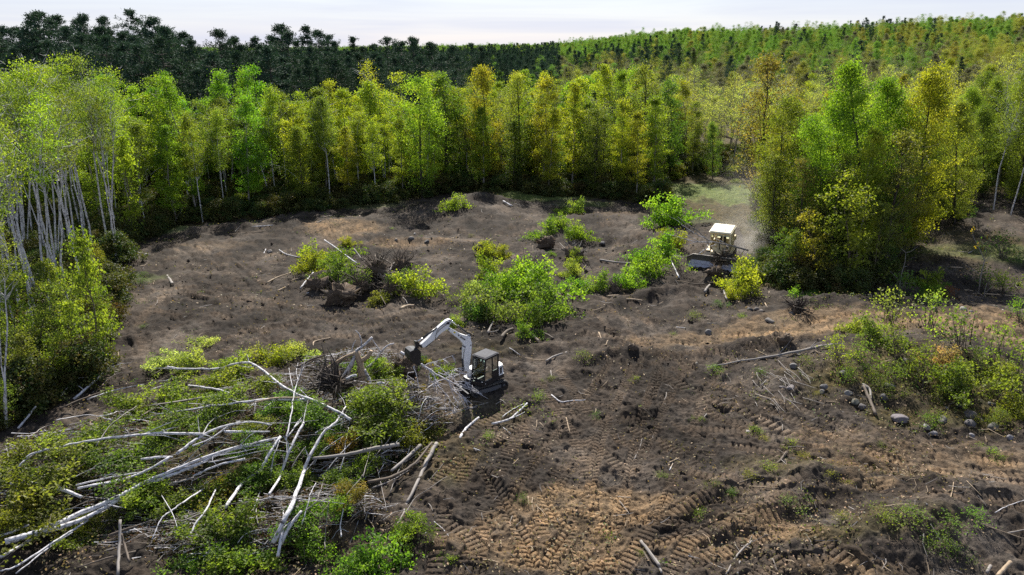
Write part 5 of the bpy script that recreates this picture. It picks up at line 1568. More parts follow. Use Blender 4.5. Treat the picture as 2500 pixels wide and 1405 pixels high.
log(P7((1700, 400), (1560, 400), (1440, 425)), 7, 4, 'wood', 'brown stripped stem on the upper row of the pile', 'felled_tree', 'felled tree', dz=.45)
log(P7((1620, 640), (1650, 500), (1668, 375), (1690, 300), (1722, 225)), 5, 2, B, 'thin upright birch top sticking out of the middle of the pile', FB, 'felled tree', dz=.3, rise=(0, .1, .3, .5, .8), branches=[P7((1668, 375), (1650, 300), (1638, 230)), P7((1690, 300), (1680, 250), (1690, 200))], twigs=10)
log(P7((1525, 945), (1590, 840), (1640, 700), (1700, 580), (1722, 542)), 7, 8, B, 'pale splintered stem leaning just left of the thick leaning logs', FB, 'felled tree', dz=.3, twigs=5)
log(P7((1590, 618), (1520, 725), (1480, 800), (1370, 890), (1278, 1018)), 8, 10, B, 'S-shaped birch log in the middle of the pile', FB, 'felled tree', dz=.35)
log(P7((1550, 1215), (1640, 1030), (1720, 830), (1750, 742), (1830, 600), (1900, 540), (1960, 450)), 15, 5, B, 'thick leaning birch log with its butt at the bottom of the pile', FB, 'felled tree', dz=.4, twigs=8)
log(P7((1590, 1208), (1640, 1130), (1710, 1040)), 12, 8, B, 'short birch log tucked against the right of the thick leaning one', FB, 'felled tree', dz=.25)
log(P7((1575, 1300), (1610, 1190), (1680, 1090)), 9, 7, B, 'third birch log of the leaning bundle, lowest butt', FB, 'felled tree', dz=.15)
log(P7((2262, 664), (2100, 690), (1960, 722), (1770, 742)), 13, 9, 'greybark', 'thick grey log lying level below the rounded leaf heap', 'log', 'log', dz=.25)
log(P7((1070, 1195), (1110, 1110), (1170, 1030), (1222, 868)), 7, 4, B, 'short pale stem standing in the leaves left of the S-shaped log', FB, 'felled tree', dz=.25)
log(P7((1150, 880), (1040, 990), (970, 1040), (910, 1090), (862, 1200)), 5, 3, B, 'forked birch branch lying below the double log', 'branch_piece', 'branch', dz=.3, branches=[P7((970, 1040), (990, 1085), (1005, 1135)), P7((970, 1040), (940, 990), (915, 950))])
log(P7((668, 1402), (676, 1240), (682, 1090)), 8, 7, 'greybark', 'upright grey pole at the bottom left of the pile', 'log', 'log', dz=.2, rise=(0, .3, .8))
log(P7((735, 1330), (705, 1230), (688, 1170)), 7, 6, 'bark', 'brown pole leaning on the upright grey pole', 'log', 'log', dz=.2, rise=(0, .2, .5))
log(P7((622, 1178), (700, 1150), (775, 1125)), 8, 6, 'bark', 'short brown log lying across the top of the upright pole', 'log', 'log', dz=.6)
log(P7((770, 1270), (600, 1310), (440, 1360)), 6, 3, 'bark', 'long brown pole in the shade at the bottom left', 'log', 'log', dz=.15)
log(P7((103, 572), (170, 490), (203, 448)), 6, 4, B, 'short white stem leaning at the foot of the left birches', FB, 'felled tree', pile=False, dz=.3, rise=(0, .3, .7))
log(P7((420, 405), (550, 292), (604, 235)), 7, 4, B, 'white stem fallen along the edge of the left wood', FB, 'felled tree', pile=False, dz=.2, rise=(0, .3, .8), twigs=4)
log(P7((330, 912), (400, 935), (462, 962)), 10, 8, B, 'cut birch piece under the left end of the parallel stems', 'log', 'log', dz=.3)
log(P7((62, 882), (140, 872), (206, 886)), 9, 8, B, 'cut birch piece at the left edge of the pile', 'log', 'log', dz=.3)
log(P7((440, 912), (600, 880), (760, 848)), 7, 5, B, 'pale stem second in the parallel row above the double log', FB, 'felled tree', dz=.35, twigs=6)
log(P7((430, 895), (620, 850), (830, 815)), 5, 3, B, 'thin pale stem uppermost in the parallel row above the double log', FB, 'felled tree', dz=.4, twigs=6)
log(P7((500, 900), (700, 862), (850, 800), (960, 735)), 5, 7, B, 'bent pale stem crossing the parallel row above the double log', FB, 'felled tree', dz=.45)
log(P7((800, 748), (900, 735), (980, 735)), 7, 5, B, 'short level birch piece above the double log', 'log', 'log', dz=.4)
log(P7((0, 1380), (100, 1350), (300, 1222), (500, 1092)), 4, 6, B, 'thin pale stem below the double log, rising from the bottom left', FB, 'felled tree', dz=.3)
log(P7((90, 1395), (260, 1260), (410, 1160)), 3, 5, B, 'second thin pale stem below the double log', FB, 'felled tree', dz=.25)
log(P7((0, 1182), (80, 1155), (165, 1118)), 7, 5, B, 'short birch piece at the left edge above the double log butts', 'log', 'log', dz=.3)
log(P7((0, 1305), (60, 1270), (180, 1200)), 8, 6, B, 'birch butt in the bottom left corner below the double log', 'log', 'log', dz=.15)
log(P7((1270, 590), (1400, 592), (1530, 590)), 8, 4, B, 'short level stem under the curved forked birch', FB, 'felled tree', dz=.25)
log(P7((1100, 840), (1240, 780), (1390, 745)), 5, 7, B, 'pale stem above the S-shaped log, right of the double log', FB, 'felled tree', dz=.3)
log(P7((860, 930), (1000, 880), (1100, 850)), 4, 5, 'greybark', 'thin grey stem under the thin end of the thickest log', 'felled_tree', 'felled tree', dz=.2)
log(C3((235, 960), (285, 865), (340, 740), (385, 650), (420, 592)), 8, 15, 'greybark', 'thick grey-brown log lying apart on the soil right of the pile', 'log', 'log', pile=False, dz=.18)
log(C3((115, 1180), (205, 1040), (240, 940)), 4, 9, 'greybark', 'broken grey stem below the thick log on the soil, pointing to the bottom bough', 'log', 'log', pile=False, dz=.12, twigs=6)
log(C3((320, 600), (240, 675), (140, 760)), 11, 8, 'greybark', 'grey log half under the leaves right of the pile', 'log', 'log', dz=.2)
log(C3((392, 585), (285, 710), (160, 790), (0, 832)), 7, 10, 'bark', 'long bent brown log along the right edge of the pile', 'log', 'log', dz=.2)
log(C3((250, 755), (140, 820), (20, 868)), 4, 5, 'greybark', 'thin grey pole below the bent brown log', 'log', 'log', dz=.1)
log(C3((560, 562), (600, 500), (680, 430)), 9, 7, B, 'short white birch log on the bare soil below the excavator', 'log', 'log', pile=False, dz=.12)
log(C3((760, 470), (870, 440), (940, 380), (990, 330)), 7, 6, B, 'white forked birch branch on the soil right of the short white log', 'branch_piece', 'branch', pile=False, dz=.15, branches=[C3((870, 440), (930, 415), (965, 395))], leaf=(140, OLIVE))
log(C3((820, 430), (890, 380), (975, 338)), 3, 3, B, 'thin white branch lying above the forked one', 'branch_piece', 'branch', pile=False, dz=.12)
log(C3((1130, 290), (1185, 332), (1260, 325), (1340, 322)), 5, 3, B, 'bent white stick below the round brown stone', 'stick', 'stick', pile=False, dz=.08)
log(C3((1800, 1350), (1745, 1275), (1682, 1192)), 11, 9, 'greybark', 'short thick grey log at the bottom right of centre', 'log', 'log', pile=False, dz=.15)
log(C3((1730, 1312), (1712, 1285), (1700, 1255)), 6, 5, 'bark', 'short brown piece beside the thick grey log', 'log', 'log', pile=False, dz=.08)
log(C3((1095, 80), (1150, 50), (1225, 28)), 5, 7, 'greybark', 'short grey log on the soil right of the excavator cab', 'log', 'log', pile=False, dz=.12)
log(C4((260, 232), (430, 200), (650, 165), (830, 130), (1015, 94)), 3, 9, 'greybark', 'long grey log lying on the side of the stony mound', FB, 'felled tree', pile=False, dz=.25, twigs=24)
log(C4((1180, 330), (1215, 410), (1250, 495)), 8, 10, 'bark', 'mossy log among the stones of the mound', 'log', 'log', pile=False, dz=.15)
log(C4((1175, 320), (1215, 350), (1222, 410)), 6, 6, 'greybark', 'short grey log next to the mossy log on the mound', 'log', 'log', pile=False, dz=.15)
log(C4((470, 882), (600, 832), (700, 760), (745, 708)), 4, 8, 'bark', 'bent brown branch lying in the yellow weeds', 'branch_piece', 'branch', pile=False, dz=.12, twigs=6)
log(C4((2012, 1330), (1975, 1370), (1940, 1410)), 10, 10, 'wood', 'pale cut log in the bottom right corner', 'log', 'log', pile=False, dz=.2)
log(C4((1880, 1390), (1900, 1350)), 8, 8, 'greybark', 'stubby grey log end in the bottom right corner', 'log', 'log', pile=False, dz=.1)
log(C4((400, 1400), (440, 1330), (490, 1260), (545, 1212)), 4, 6, 'greybark', 'upper one of the grey branches heaped at the bottom edge', 'branch_piece', 'branch', pile=False, dz=.15, twigs=8)
log(C4((465, 1400), (470, 1350), (480, 1325)), 8, 5, 'greybark', 'forked root piece in the branch heap at the bottom edge', 'branch_piece', 'branch', pile=False, dz=.15)
log(C4((0, 1310), (20, 1350), (35, 1390)), 7, 7, 'greybark', 'grey stub at the bottom edge left of the branch heap', 'log', 'log', pile=False, dz=.1)
log(R2((1280, 650), (1400, 668), (1620, 685)), 7, 4, 'greybark', 'long thin grey trunk lying on the far slope left of the bulldozer', 'log', 'log', pile=False, dz=.15)
log(R2((1960, 800), (1920, 720), (1885, 640)), 5, 3, B, 'white stem standing out of the thin tuft left of the blade', FB, 'felled tree', pile=False, dz=.2, branches=[R2((1885, 640), (1930, 610), (1990, 628))])
log(R2((320, 1272), (345, 1220), (380, 1150)), 7, 4, 'greybark', 'grey root stem at the lower left foot of the central thicket', 'log', 'log', pile=False, dz=.1, branches=[R2((320, 1272), (380, 1262), (412, 1250))])
log(R2((435, 1318), (480, 1265), (535, 1240)), 12, 9, 'bark', 'thick dark root log at the foot of the central thicket', 'log', 'log', pile=False, dz=.15)
log(R2((760, 1350), (720, 1310), (690, 1280)), 10, 6, 'bark', 'dark root log lower right of the central thicket', 'log', 'log', pile=False, dz=.1)
log(R2((780, 1272), (830, 1290), (885, 1325)), 5, 6, 'bark', 'brown stick right of the dark root log', 'stick', 'stick', pile=False, dz=.08)
log(R2((1340, 962), (1390, 958), (1440, 955)), 6, 5, 'wood', 'pale broken log under the row of green tufts', 'log', 'log', pile=False, dz=.12)
log(R2((1510, 985), (1580, 990), (1645, 1000)), 7, 4, 'wood', 'pale split log right of the broken one, below the tufts', 'log', 'log', pile=False, dz=.12)
log(R2((930, 890), (990, 930), (1045, 978)), 5, 3, 'wood', 'tan stick pointing out of the central thicket', 'stick', 'stick', pile=False, dz=.15)
log(R1((570, 548), (700, 640), (890, 780)), 4, 6, B, 'white birch stem leaning on the root pile from the shrub', FB, 'felled tree', pile=False, dz=.5, rise=(.6, .3, 0))
log(R1((860, 968), (930, 920), (1018, 870)), 6, 9, B, 'short white log on the front of the root pile', 'log', 'log', pile=False, dz=.35)
log(R1((335, 1025), (390, 950), (462, 868)), 6, 4, B, 'white stem at the left foot of the root pile', 'log', 'log', pile=False, dz=.15)
log(R1((398, 1072), (470, 1054)), 6, 6, B, 'short white stub at the left foot of the root pile', 'log', 'log', pile=False, dz=.12)
log(R1((1120, 922), (1190, 885), (1245, 868)), 8, 6, 'bark', 'brown log on the right of the root pile', 'log', 'log', pile=False, dz=.4)
log(R1((1160, 1030), (1200, 1060), (1232, 1085)), 7, 6, 'wood', 'pale log end sticking out low on the root pile', 'log', 'log', pile=False, dz=.2)
log(R1((860, 640), (900, 690), (942, 750)), 7, 4, 'greybark', 'split grey slab standing at the back of the root pile', 'log', 'log', pile=False, dz=.4, rise=(.8, .4, 0))
log(R1((125, 645), (200, 690), (330, 720)), 4, 3, B, 'bent white stick left of the feathery shrub', 'stick', 'stick', pile=False, dz=.1)
log(R1((0, 970), (120, 910), (242, 868)), 5, 3, 'wood', 'tan stick pointing at the root pile from the left', 'stick', 'stick', pile=False, dz=.08)
log(R1((1310, 1225), (1380, 1195), (1450, 1190)), 11, 8, 'wood', 'chunk of brown wood below the root pile', 'log', 'log', pile=False, dz=.12)
log(R1((1120, 720), (1230, 780), (1400, 880)), 5, 3, 'bark', 'dark root arm over the right of the root pile', 'log', 'log', pile=False, dz=.5)
log(C6((1232, 862), (1215, 830), (1195, 800)), 9, 6, 'greybark', 'short stump of wood standing on the left soil', 'log', 'log', pile=False, dz=.15)
log(C6((2240, 1305), (2250, 1270), (2360, 1245)), 5, 4, 'wood', 'bent brown stick above the top of the pile', 'stick', 'stick', pile=False, dz=.1)
log(C6((840, 622), (950, 632), (1070, 650)), 4, 3, B, 'thin white pole lying in front of the left birches', 'stick', 'stick', pile=False, dz=.25)

STICKS = [C6((1980, 912), (2042, 880)), C6((1800, 815), (1935, 785)), C6((770, 785), (850, 720)), C6((1800, 452), (1950, 440)), C6((1640, 505), (1900, 480)), C6((2270, 392), (2370, 370)), C6((985, 540), (990, 510)), C6((890, 960), (930, 940)),
          C6((1170, 930), (1240, 960)), C6((1000, 1400), (1035, 1375)), C6((850, 1400), (842, 1340)), C6((1885, 645), (1900, 610)), C6((2090, 1140), (2165, 1135)), C6((1850, 1190), (1890, 1160)), R1((100, 1045), (195, 1005)), R1((1060, 1172), (1090, 1105)), R1((560, 330), (620, 310)),
          R1((490, 380), (540, 360)), R1((920, 295), (960, 262)), R1((2330, 165), (2400, 215)), R1((2330, 600), (2400, 590)), R1((1160, 500), (1195, 540)), R2((380, 435), (450, 446)), R2((460, 526), (530, 515)), R2((1070, 770), (1130, 730), (1170, 680)), R2((1240, 1020), (1360, 995)), R2((1880, 1236), (2010, 1230)),
          R2((450, 145), (540, 190)), R2((1465, 730), (1540, 757)), R2((800, 780), (830, 755)), R2((920, 45), (1075, 40)), R2((1880, 30), (1910, 36)), R2((1270, 1270), (1320, 1380), (1350, 1340)), R2((2200, 1195), (2283, 1192)), C3((980, 70), (1100, 76)), C3((870, 0), (940, 45)), C3((1220, 430), (1245, 530)),
          C3((600, 380), (730, 340), (870, 310)), C3((790, 540), (880, 572), (1000, 560)), C3((390, 1060), (470, 1130), (520, 1200)), C3((235, 1340), (270, 1240), (255, 1170)), C3((1640, 690), (1670, 630), (1690, 560)), C3((1010, 480), (1035, 490), (1040, 445)), C3((830, 490), (880, 530)), C3((985, 915), (990, 975)), C3((1840, 720), (1910, 685)),
          C3((1860, 750), (1880, 715)), C3((340, 1190), (360, 1110)), C3((100, 1090), (140, 1020)), C3((1125, 140), (1135, 205)), C3((890, 720), (925, 685)), C3((650, 620), (690, 635)), C3((1330, 280), (1350, 300)), C4((430, 80), (500, 130)), C4((565, 125), (680, 180)), C4((640, 240), (725, 214)), C4((570, 380), (720, 420)), C4((600, 330), (680, 250)),
          C4((1670, 985), (1690, 880)), C4((1925, 1050), (2000, 1010), (2095, 978)), C4((1820, 1100), (1920, 1140), (2085, 1195)), C4((2000, 1165), (2095, 1145)), C4((90, 1340), (230, 1370)), C4((170, 1290), (250, 1310)), C4((300, 1280), (380, 1310)), C4((665, 1310), (690, 1380)), C4((70, 770), (135, 740)), C4((80, 810), (100, 770)), C4((540, 900), (700, 910)),
          C4((290, 490), (260, 530)), C4((1830, 580), (1980, 575)), C4((2030, 500), (2090, 490)), C4((1690, 145), (1730, 185)), C8((1290, 935), (1370, 1010)), C8((1680, 975), (1695, 1020)), C8((0, 1168), (70, 1175)), C8((1960, 740), (2050, 745)), C8((2330, 1050), (2420, 1085)), C8((2200, 930), (2480, 950)), C8((1540, 770), (1600, 815)), C8((635, 995), (655, 1030)), C8((2090, 640), (2130, 620))]
for i, s in enumerate(STICKS):
    x, y = s[0]
    where = ('left soil' if x < 660 else 'soil around the root pile' if x < 1050 else 'soil in front of the excavator' if x < 1500 and y > 850 else 'far slope' if y < 720 and x < 1660 else 'ground right of the wheel tracks')
    w = RNG.uniform(2.6, 4.6)
    log(s, w, w * .6, ['wood', 'greybark', 'wood', B][i % 4], f'thin broken stick lying on the {where}', 'stick', 'stick', f'sticks on the {where}', pile=False, dz=.05, sides=5)

# bleached twigs heaped by the grey log on the mound, and thin stems running all through the pile
for k in range(26):
    x, y = RNG.uniform(1830, 1960), RNG.uniform(880, 985)
    a = RNG.uniform(.4, 1.3)
    l = RNG.uniform(28, 75)
    log([(x, y), (x + .5 * l * math.cos(a) + RNG.uniform(-5, 5), y + .5 * l * math.sin(a) * .6), (x + l * math.cos(a), y + l * math.sin(a) * .6)], 2.4, 1.2, 'greybark', 'bleached twig in the heap below the grey log on the mound', 'twig', 'twig', 'bleached twigs below the grey log', pile=False, dz=RNG.uniform(.05, .5), sides=4)
for k in range(150):
    x, y = RNG.uniform(20, 1000), RNG.uniform(900, 1340)
    if y > 1290 and x < 260 or (y < 960 and x < 260):
        continue
    a = RNG.normal(-.32, .28) if x < 620 else RNG.normal(-1.0 if y > 1030 else -.1, .4)
    l = RNG.uniform(70, 240)
    pth = [(x + t * l * math.cos(a) + RNG.uniform(-5, 5), y + t * l * math.sin(a) * .75 + RNG.uniform(-5, 5) - 10 * math.sin(math.pi * t)) for t in (0, .33, .66, 1)]
    w = RNG.choice([2.2, 2.8, 3.4, 4.4])
    log(pth, w, w * .45, [B, 'greybark', 'greybark', 'bark', B][k % 5], f"{'thin' if w < 3 else 'slim'} {['white', 'grey', 'pale grey', 'brown', 'white birch'][k % 5]} stem lying {'steeply' if abs(a) > .75 else 'level' if abs(a) < .2 else 'slanting'} in the {'top' if y < 1000 else 'upper' if y < 1090 else 'lower' if y < 1200 else 'bottom'} {'left' if x < 300 else 'middle' if x < 620 else 'right'} of the pile", 'brush_pole', 'felled tree', 'thin stems in the brush pile', dz=RNG.uniform(-.15, .4), sides=5)


for k in range(34):
    x, y = RNG.uniform(775, 1015), RNG.uniform(640, 728)
    a, l = RNG.uniform(-1.3, 1.3), RNG.uniform(22, 58)
    log([(x, y), (x + .5 * l * math.cos(a), y - .5 * l * math.sin(a) * .6 + RNG.uniform(-3, 3)), (x + l * math.cos(a), y - l * math.sin(a) * .6)], RNG.uniform(2.4, 4.4), 1.6, ['bark', 'greybark', 'darkbark', 'wood'][k % 4],
        f"{['brown', 'grey', 'dark', 'pale'][k % 4]} stick tangled in the {'back' if y < 670 else 'middle' if y < 700 else 'front'} {'left' if x < 860 else 'centre' if x < 940 else 'right'} of the root pile", 'stick', 'stick', 'sticks tangled in the root pile', pile=False, dz=RNG.uniform(.1, .9), sides=5)

# ------------------------------------------------------------------ stumps and root plates
def roots(px, py, rpx, label, n=34, mat='stump', name='uprooted_stump', body=.55, fan=(0, 0, 1), fine=60, pile=False, dz=0.0, rootmat='bark'):
    b = ground(px, py + rpx * .4, dz, pile)
    R = px2m(rpx, b)
    root = empty(name, b, label, 'stump')
    rs = np.random.default_rng(int(px * 7 + py))
    mb = MB()
    th, ph = np.meshgrid(np.linspace(0, 2 * math.pi, 15)[:-1], np.linspace(0, math.pi, 9), indexing='ij')
    d = np.stack([np.sin(ph) * np.cos(th), np.sin(ph) * np.sin(th), np.cos(ph)], -1)
    rr = R * body * .85 * (1 + .34 * rs.standard_normal(th.shape))
    rr[:, 0] = rr[:, 0].mean()
    rr[:, -1] = rr[:, -1].mean()
    v = (d * rr[..., None] * np.array([1.15, .8, .85]) + np.array([0, 0, R * body * .6])).reshape(-1, 3)
    f = [(i * 9 + j, i * 9 + j + 1, ((i + 1) % 14) * 9 + j + 1, ((i + 1) % 14) * 9 + j) for i in range(14) for j in range(8)]
    mb.add(v, f)
    mb.build('root_ball', M[mat], root, True)
    fan = np.array(fan, float)
    rb = MB()
    for k in range(n):
        e = rs.standard_normal(3) + fan * 1.4
        e /= np.linalg.norm(e)
        e[2] = abs(e[2]) * .8 + .05
        L = R * rs.uniform(.7, 1.35)
        s = e * R * body * .6 + np.array([0, 0, R * .3])
        m = s + e * L * .5 + rs.standard_normal(3) * .16 * R
        r0 = rs.uniform(.03, .07) * (R ** .5)
        rb.tube([s, m, s + e * L + rs.standard_normal(3) * .22 * R], [r0, r0 * .6, r0 * .2], 5, cap=False)
    rb.build('roots', M[rootmat], root, True)['kind'] = 'stuff'
    fb = MB()
    for k in range(fine):
        e = rs.standard_normal(3) + fan
        e /= np.linalg.norm(e)
        e[2] = abs(e[2])
        s = e * R * body * .7 + np.array([0, 0, R * .3])
        fb.tube([s, s + e * R * .3 + rs.standard_normal(3) * .1 * R, s + e * R * rs.uniform(.4, .8) + rs.standard_normal(3) * .2 * R], [.014, .01, .004], 3, cap=False)
    fb.build('fine_roots', M[rootmat], root)['kind'] = 'stuff'
    return root


roots(920, 655, 44, 'reddish brown root fan crowning the root pile in the clearing')
roots(980, 650, 40, 'dark upright root plate at the right end of the root pile', body=.6)
roots(880, 700, 36, 'tangled roots on the front of the root pile', n=44)
roots(950, 705, 32, 'small root ball low on the right of the root pile')
roots(835, 725, 44, 'earthy root clod at the lower left of the root pile', body=.8, n=16, fine=40)
roots(775, 700, 30, 'dark root clod half hidden at the left of the root pile', body=.8, n=14)
roots(825, 935, 62, 'wide fan of dark fine roots behind the long diagonal birch log', n=60, fine=160, fan=(-.6, -.2, .4), pile=True, body=.45, rootmat='darkbark')
roots(985, 900, 36, 'dark root clod under the excavator bucket', body=.8, n=18, pile=True)
roots(1187, 612, 24, 'black upturned root at the top of the central thicket', body=.8, n=12, mat='soil')
roots(1290, 655, 40, 'dark root tangle behind the central thicket', n=30, body=.55)
roots(1400, 620, 34, 'dark earth clod with bleached roots on the far slope', body=.7, n=20, rootmat='greybark')
roots(1335, 595, 24, 'dark earth clod under the green shrub on the far slope', body=.8, n=10)
roots(1500, 705, 20, 'reddish root clod in the row of green tufts', body=.7, n=16)
roots(1945, 752, 34, 'dark arched root plate on the tan berm', body=.35, n=46, fine=60, rootmat='darkbark')
roots(1917, 832, 17, 'dark rounded root clod on the slope below the berm', body=.95, n=6, fine=20)
roots(1545, 380 + 470, 12, 'small dark root clod between the wheel tracks and the berm', body=.9, n=5, fine=10)

# the broken stump standing up at the top of the pile
def T7(*p):
    return [(700 + x / 4.39, 780 + y / 4.39) for x, y in p]


def standing(name, label, cat, px_base, pieces, pile=True):
    b = ground(px_base[0], px_base[1], 0, pile)
    root = empty(name, b, label, cat)
    for nm, pth, w0, w1, mat in pieces:
        pts = smooth(np.array([on_plane(x, y, b, np.array([0, 1.0, 0])) for x, y in pth]) - b)
        MB().tube(pts, np.linspace(px2m(w0, b), px2m(w1, b), len(pts)) / 2, 8, lump=.07).build(nm, M[mat], root, True)
    return root


standing('broken_stump', 'tall broken brown stump with stubby arms standing at the top of the brush pile', 'stump', T7((815, 720))[0],
         [('trunk', T7((815, 730), (800, 560), (780, 450), (740, 345)), 19, 13, 'wood'), ('branch', T7((800, 440), (850, 415), (885, 380), (908, 338)), 11, 9, 'wood'), ('branch', T7((750, 360), (640, 400), (520, 470), (390, 550)), 8, 7, 'wood'), ('branch', T7((740, 345), (800, 300), (860, 250), (915, 195)), 7, 6, B), ('branch', T7((830, 540), (870, 620), (920, 740), (970, 850)), 7, 10, B),
          ('branch', T7((735, 380), (700, 470), (650, 560), (605, 620)), 9, 12, B), ('branch', T7((800, 300), (800, 230), (775, 160), (738, 120)), 4, 2, B), ('branch', T7((700, 340), (710, 280), (740, 225)), 3, 2, B)])
standing('branch_piece', 'pale crooked branch rising right of the broken stump', 'branch', T7((850, 525))[0], [('trunk', T7((850, 525), (930, 465), (1010, 350), (1085, 280), (1150, 260)), 6, 3, B), ('branch', T7((1010, 350), (960, 280), (920, 220)), 3, 2, B)])
log(T7((110, 520), (250, 440), (410, 355)), 8, 5, 'bark', 'dark pole jutting up over the yellow tuft left of the stump', 'log', 'log', dz=.5, rise=(0, .3, .8))
log(T7((200, 495), (330, 465), (440, 430)), 5, 4, 'bark', 'thin dark pole under the jutting one', 'log', 'log', dz=.5)
log(T7((640, 640), (700, 610), (745, 600)), 9, 7, B, 'white stub at the foot of the broken stump', 'log', 'log', dz=.5)
log(T7((970, 690), (1000, 680), (1050, 690)), 8, 6, B, 'white stub in the dark hollow right of the broken stump', 'log', 'log', dz=.3)

# ------------------------------------------------------------------ stones
ROCKS = []
for k in range(5):
    rs = np.random.default_rng(400 + k)
    me = bpy.data.meshes.new('stone')
    import bmesh
    bm = bmesh.new()
    bmesh.ops.create_icosphere(bm, subdivisions=3, radius=1)
    w = rs.standard_normal((6, 3))
    ph = rs.uniform(0, 6, 6)
    for v in bm.verts:
        c = np.array(v.co)
        s = 1 + sum(.09 * math.sin(1.6 * float(w[q] @ c) + ph[q]) for q in range(6)) + .02 * rs.standard_normal()
        for q in range(3):                                           # a few flat faces
            n = w[q] / np.linalg.norm(w[q])
            dd = float(n @ c) - .5
            if dd > 0:
                c = c - n * dd * .8
        v.co = Vector(c * s)
    bm.to_mesh(me)
    bm.free()
    me.polygons.foreach_set('use_smooth', np.ones(len(me.polygons), bool))
    me.materials.append(M['rock'])
    ROCKS.append(me)

for i, (px, py, r, tone, lab) in enumerate([
    (1373, 945, 8.5, (1.25, 1.0, .75), 'round brown stone alone on the soil right of the excavator'), (657, 611, 9, (1.6, 1.5, 1.4), 'pale stone alone on the left soil'), (1860, 757, 11, (1.1, 1, .9), 'rounded boulder topmost at the left end of the berm'), (1881, 778, 15, (1, .95, .88), 'widest flat boulder at the left end of the berm'), (1936, 764, 11, (1, .95, .9), 'boulder under the arched root plate'),
    (1848, 753, 8, (.9, .85, .8), 'boulder half behind the topmost berm boulder'), (1833, 754, 9, (.7, .7, .7), 'dark boulder at the far left of the berm'), (1936, 892, 11, (1, 1, 1), 'grey stone under the grey log'), (1930, 940, 20, (1.5, 1.4, 1.45), 'largest pale boulder at the left foot of the mound'), (1908, 942, 11, (1.3, 1.2, 1.2), 'pale boulder touching the largest one'),
    (1699, 888, 11, (1, .95, .8), 'upright brown stone left of the grey log tip'), (1826, 1050, 10, (1.8, 1.75, 1.7), 'flat pale stone in the track field'), (2062, 908, 14, (1, 1, 1.1), 'blue-grey boulder on the slope of the mound'), (2014, 942, 12, (1, 1, 1), 'upper one of the twin stones left of the mound'), (2008, 955, 9, (.9, .9, .9), 'lower one of the twin stones left of the mound'),
    (2072, 958, 12, (1.3, 1.3, 1.25), 'roundest light grey stone above its mossy neighbour'), (2087, 977, 14, (.8, .85, .7), 'mossy stone below the roundest light one'), (2104, 990, 11, (.8, .75, .75), 'brownish stone beside the mossy stone'), (2114, 944, 13, (.55, .55, .55), 'dark stone beside the mossy log'), (2161, 966, 13, (.55, .55, .55), 'dark stone right of the mossy log'), (2172, 938, 13, (.9, .9, .95), 'grey slab-like stone up the mound'),
    (2218, 879, 13, (.9, .85, .8), 'stone in the middle of the shrubs on the mound'), (2198, 1019, 19, (1.2, 1.1, 1.2), 'flat pale boulder at the foot of the mound'), (2262, 1040, 14, (1.6, 1.6, 1.7), 'speckled white boulder at the foot of the mound'), (2277, 1057, 9, (1.7, 1.7, 1.8), 'small white stone below the speckled boulder'), (2303, 1025, 15, (.8, .8, .8), 'grey boulder right of the speckled boulder'),
    (2370, 1008, 16, (.9, .8, .75), 'brown boulder in the hollow at the right foot of the mound'), (2374, 1033, 15, (.7, .68, .7), 'dark boulder below the brown one'), (2428, 1039, 16, (.75, .75, .65), 'long dark boulder at the right foot of the mound'), (2374, 1064, 9, (1.6, 1.6, 1.7), 'small white stone on the right below the boulders'), (2467, 1066, 10, (1.6, 1.6, 1.7), 'small white stone at the far right below the boulders'), (2309, 996, 10, (.8, .8, .8), 'stone above the grey boulder'),
    (2344, 984, 12, (.8, .8, .7), 'stone above the brown boulder'), (2420, 985, 10, (.7, .7, .7), 'stone hidden in the shrubs at the right of the mound'), (2354, 754, 10, (1.7, 1.7, 1.6), 'white stone beyond the right end of the berm'), (2371, 760, 7, (1.5, 1.5, 1.5), 'small white stone right of the white one beyond the berm'), (2226, 729, 12, (.8, .8, .8), 'grey stone behind the tan berm'), (2282, 752, 9, (1.3, 1.2, 1), 'tan stone on the crest of the berm'),
    (966, 584, 8, (1.3, 1.25, 1.2), 'pale stone left of the far mound stones'), (1001, 581, 9, (1, 1, 1), 'grey stone in the middle of the far mound stones'), (1012, 570, 6, (1.5, 1.5, 1.5), 'small white stone above the far mound stones'), (1042, 586, 10, (.7, .7, .7), 'dark stone right of the far mound stones'), (1473, 592, 9, (.8, .8, .85), 'grey stone on the drag marks of the far slope'), (1420, 601, 6, (1.3, 1.25, 1.2), 'pale stone left of the grey one on the far slope'),
    (1732, 809, 11, (1, 1, 1), 'grey stone at the left tip of the berm'), (902, 700, 6, (1.5, 1.3, 1.1), 'small pale stone in the root pile'), (1162, 1098, 6, (1.7, 1.5, 1.3), 'small pale stone below the short white log'), (2262, 1230, 8, (1.4, 1.4, 1.4), 'pale stone on top of the bottom right bank'), (1870, 1305, 8, (1.2, 1, .8), 'tan stone at the end of the right ridge'), (1975, 1380, 6, (1.4, 1.2, 1), 'small tan stone at the bottom right')]):
    b = ground(px, py + r * .55)
    R = px2m(r, b) * random.uniform(.62, .86)
    o = link('stone', ROCKS[i % 5])
    flat = .6 if 'flat' in lab or 'slab' in lab or 'largest' in lab else .85
    o.matrix_world = Matrix.Translation(Vector(b) + Vector((0, R * .3, R * flat * .16))) @ Matrix.Rotation(i * 1.7, 4, 'Z') @ Matrix.Diagonal((R * (1.15 if flat < .7 else 1.0), R * .9, R * flat, 1))
    o.color = (*tone, 1)
    tag(o, lab, 'stone')

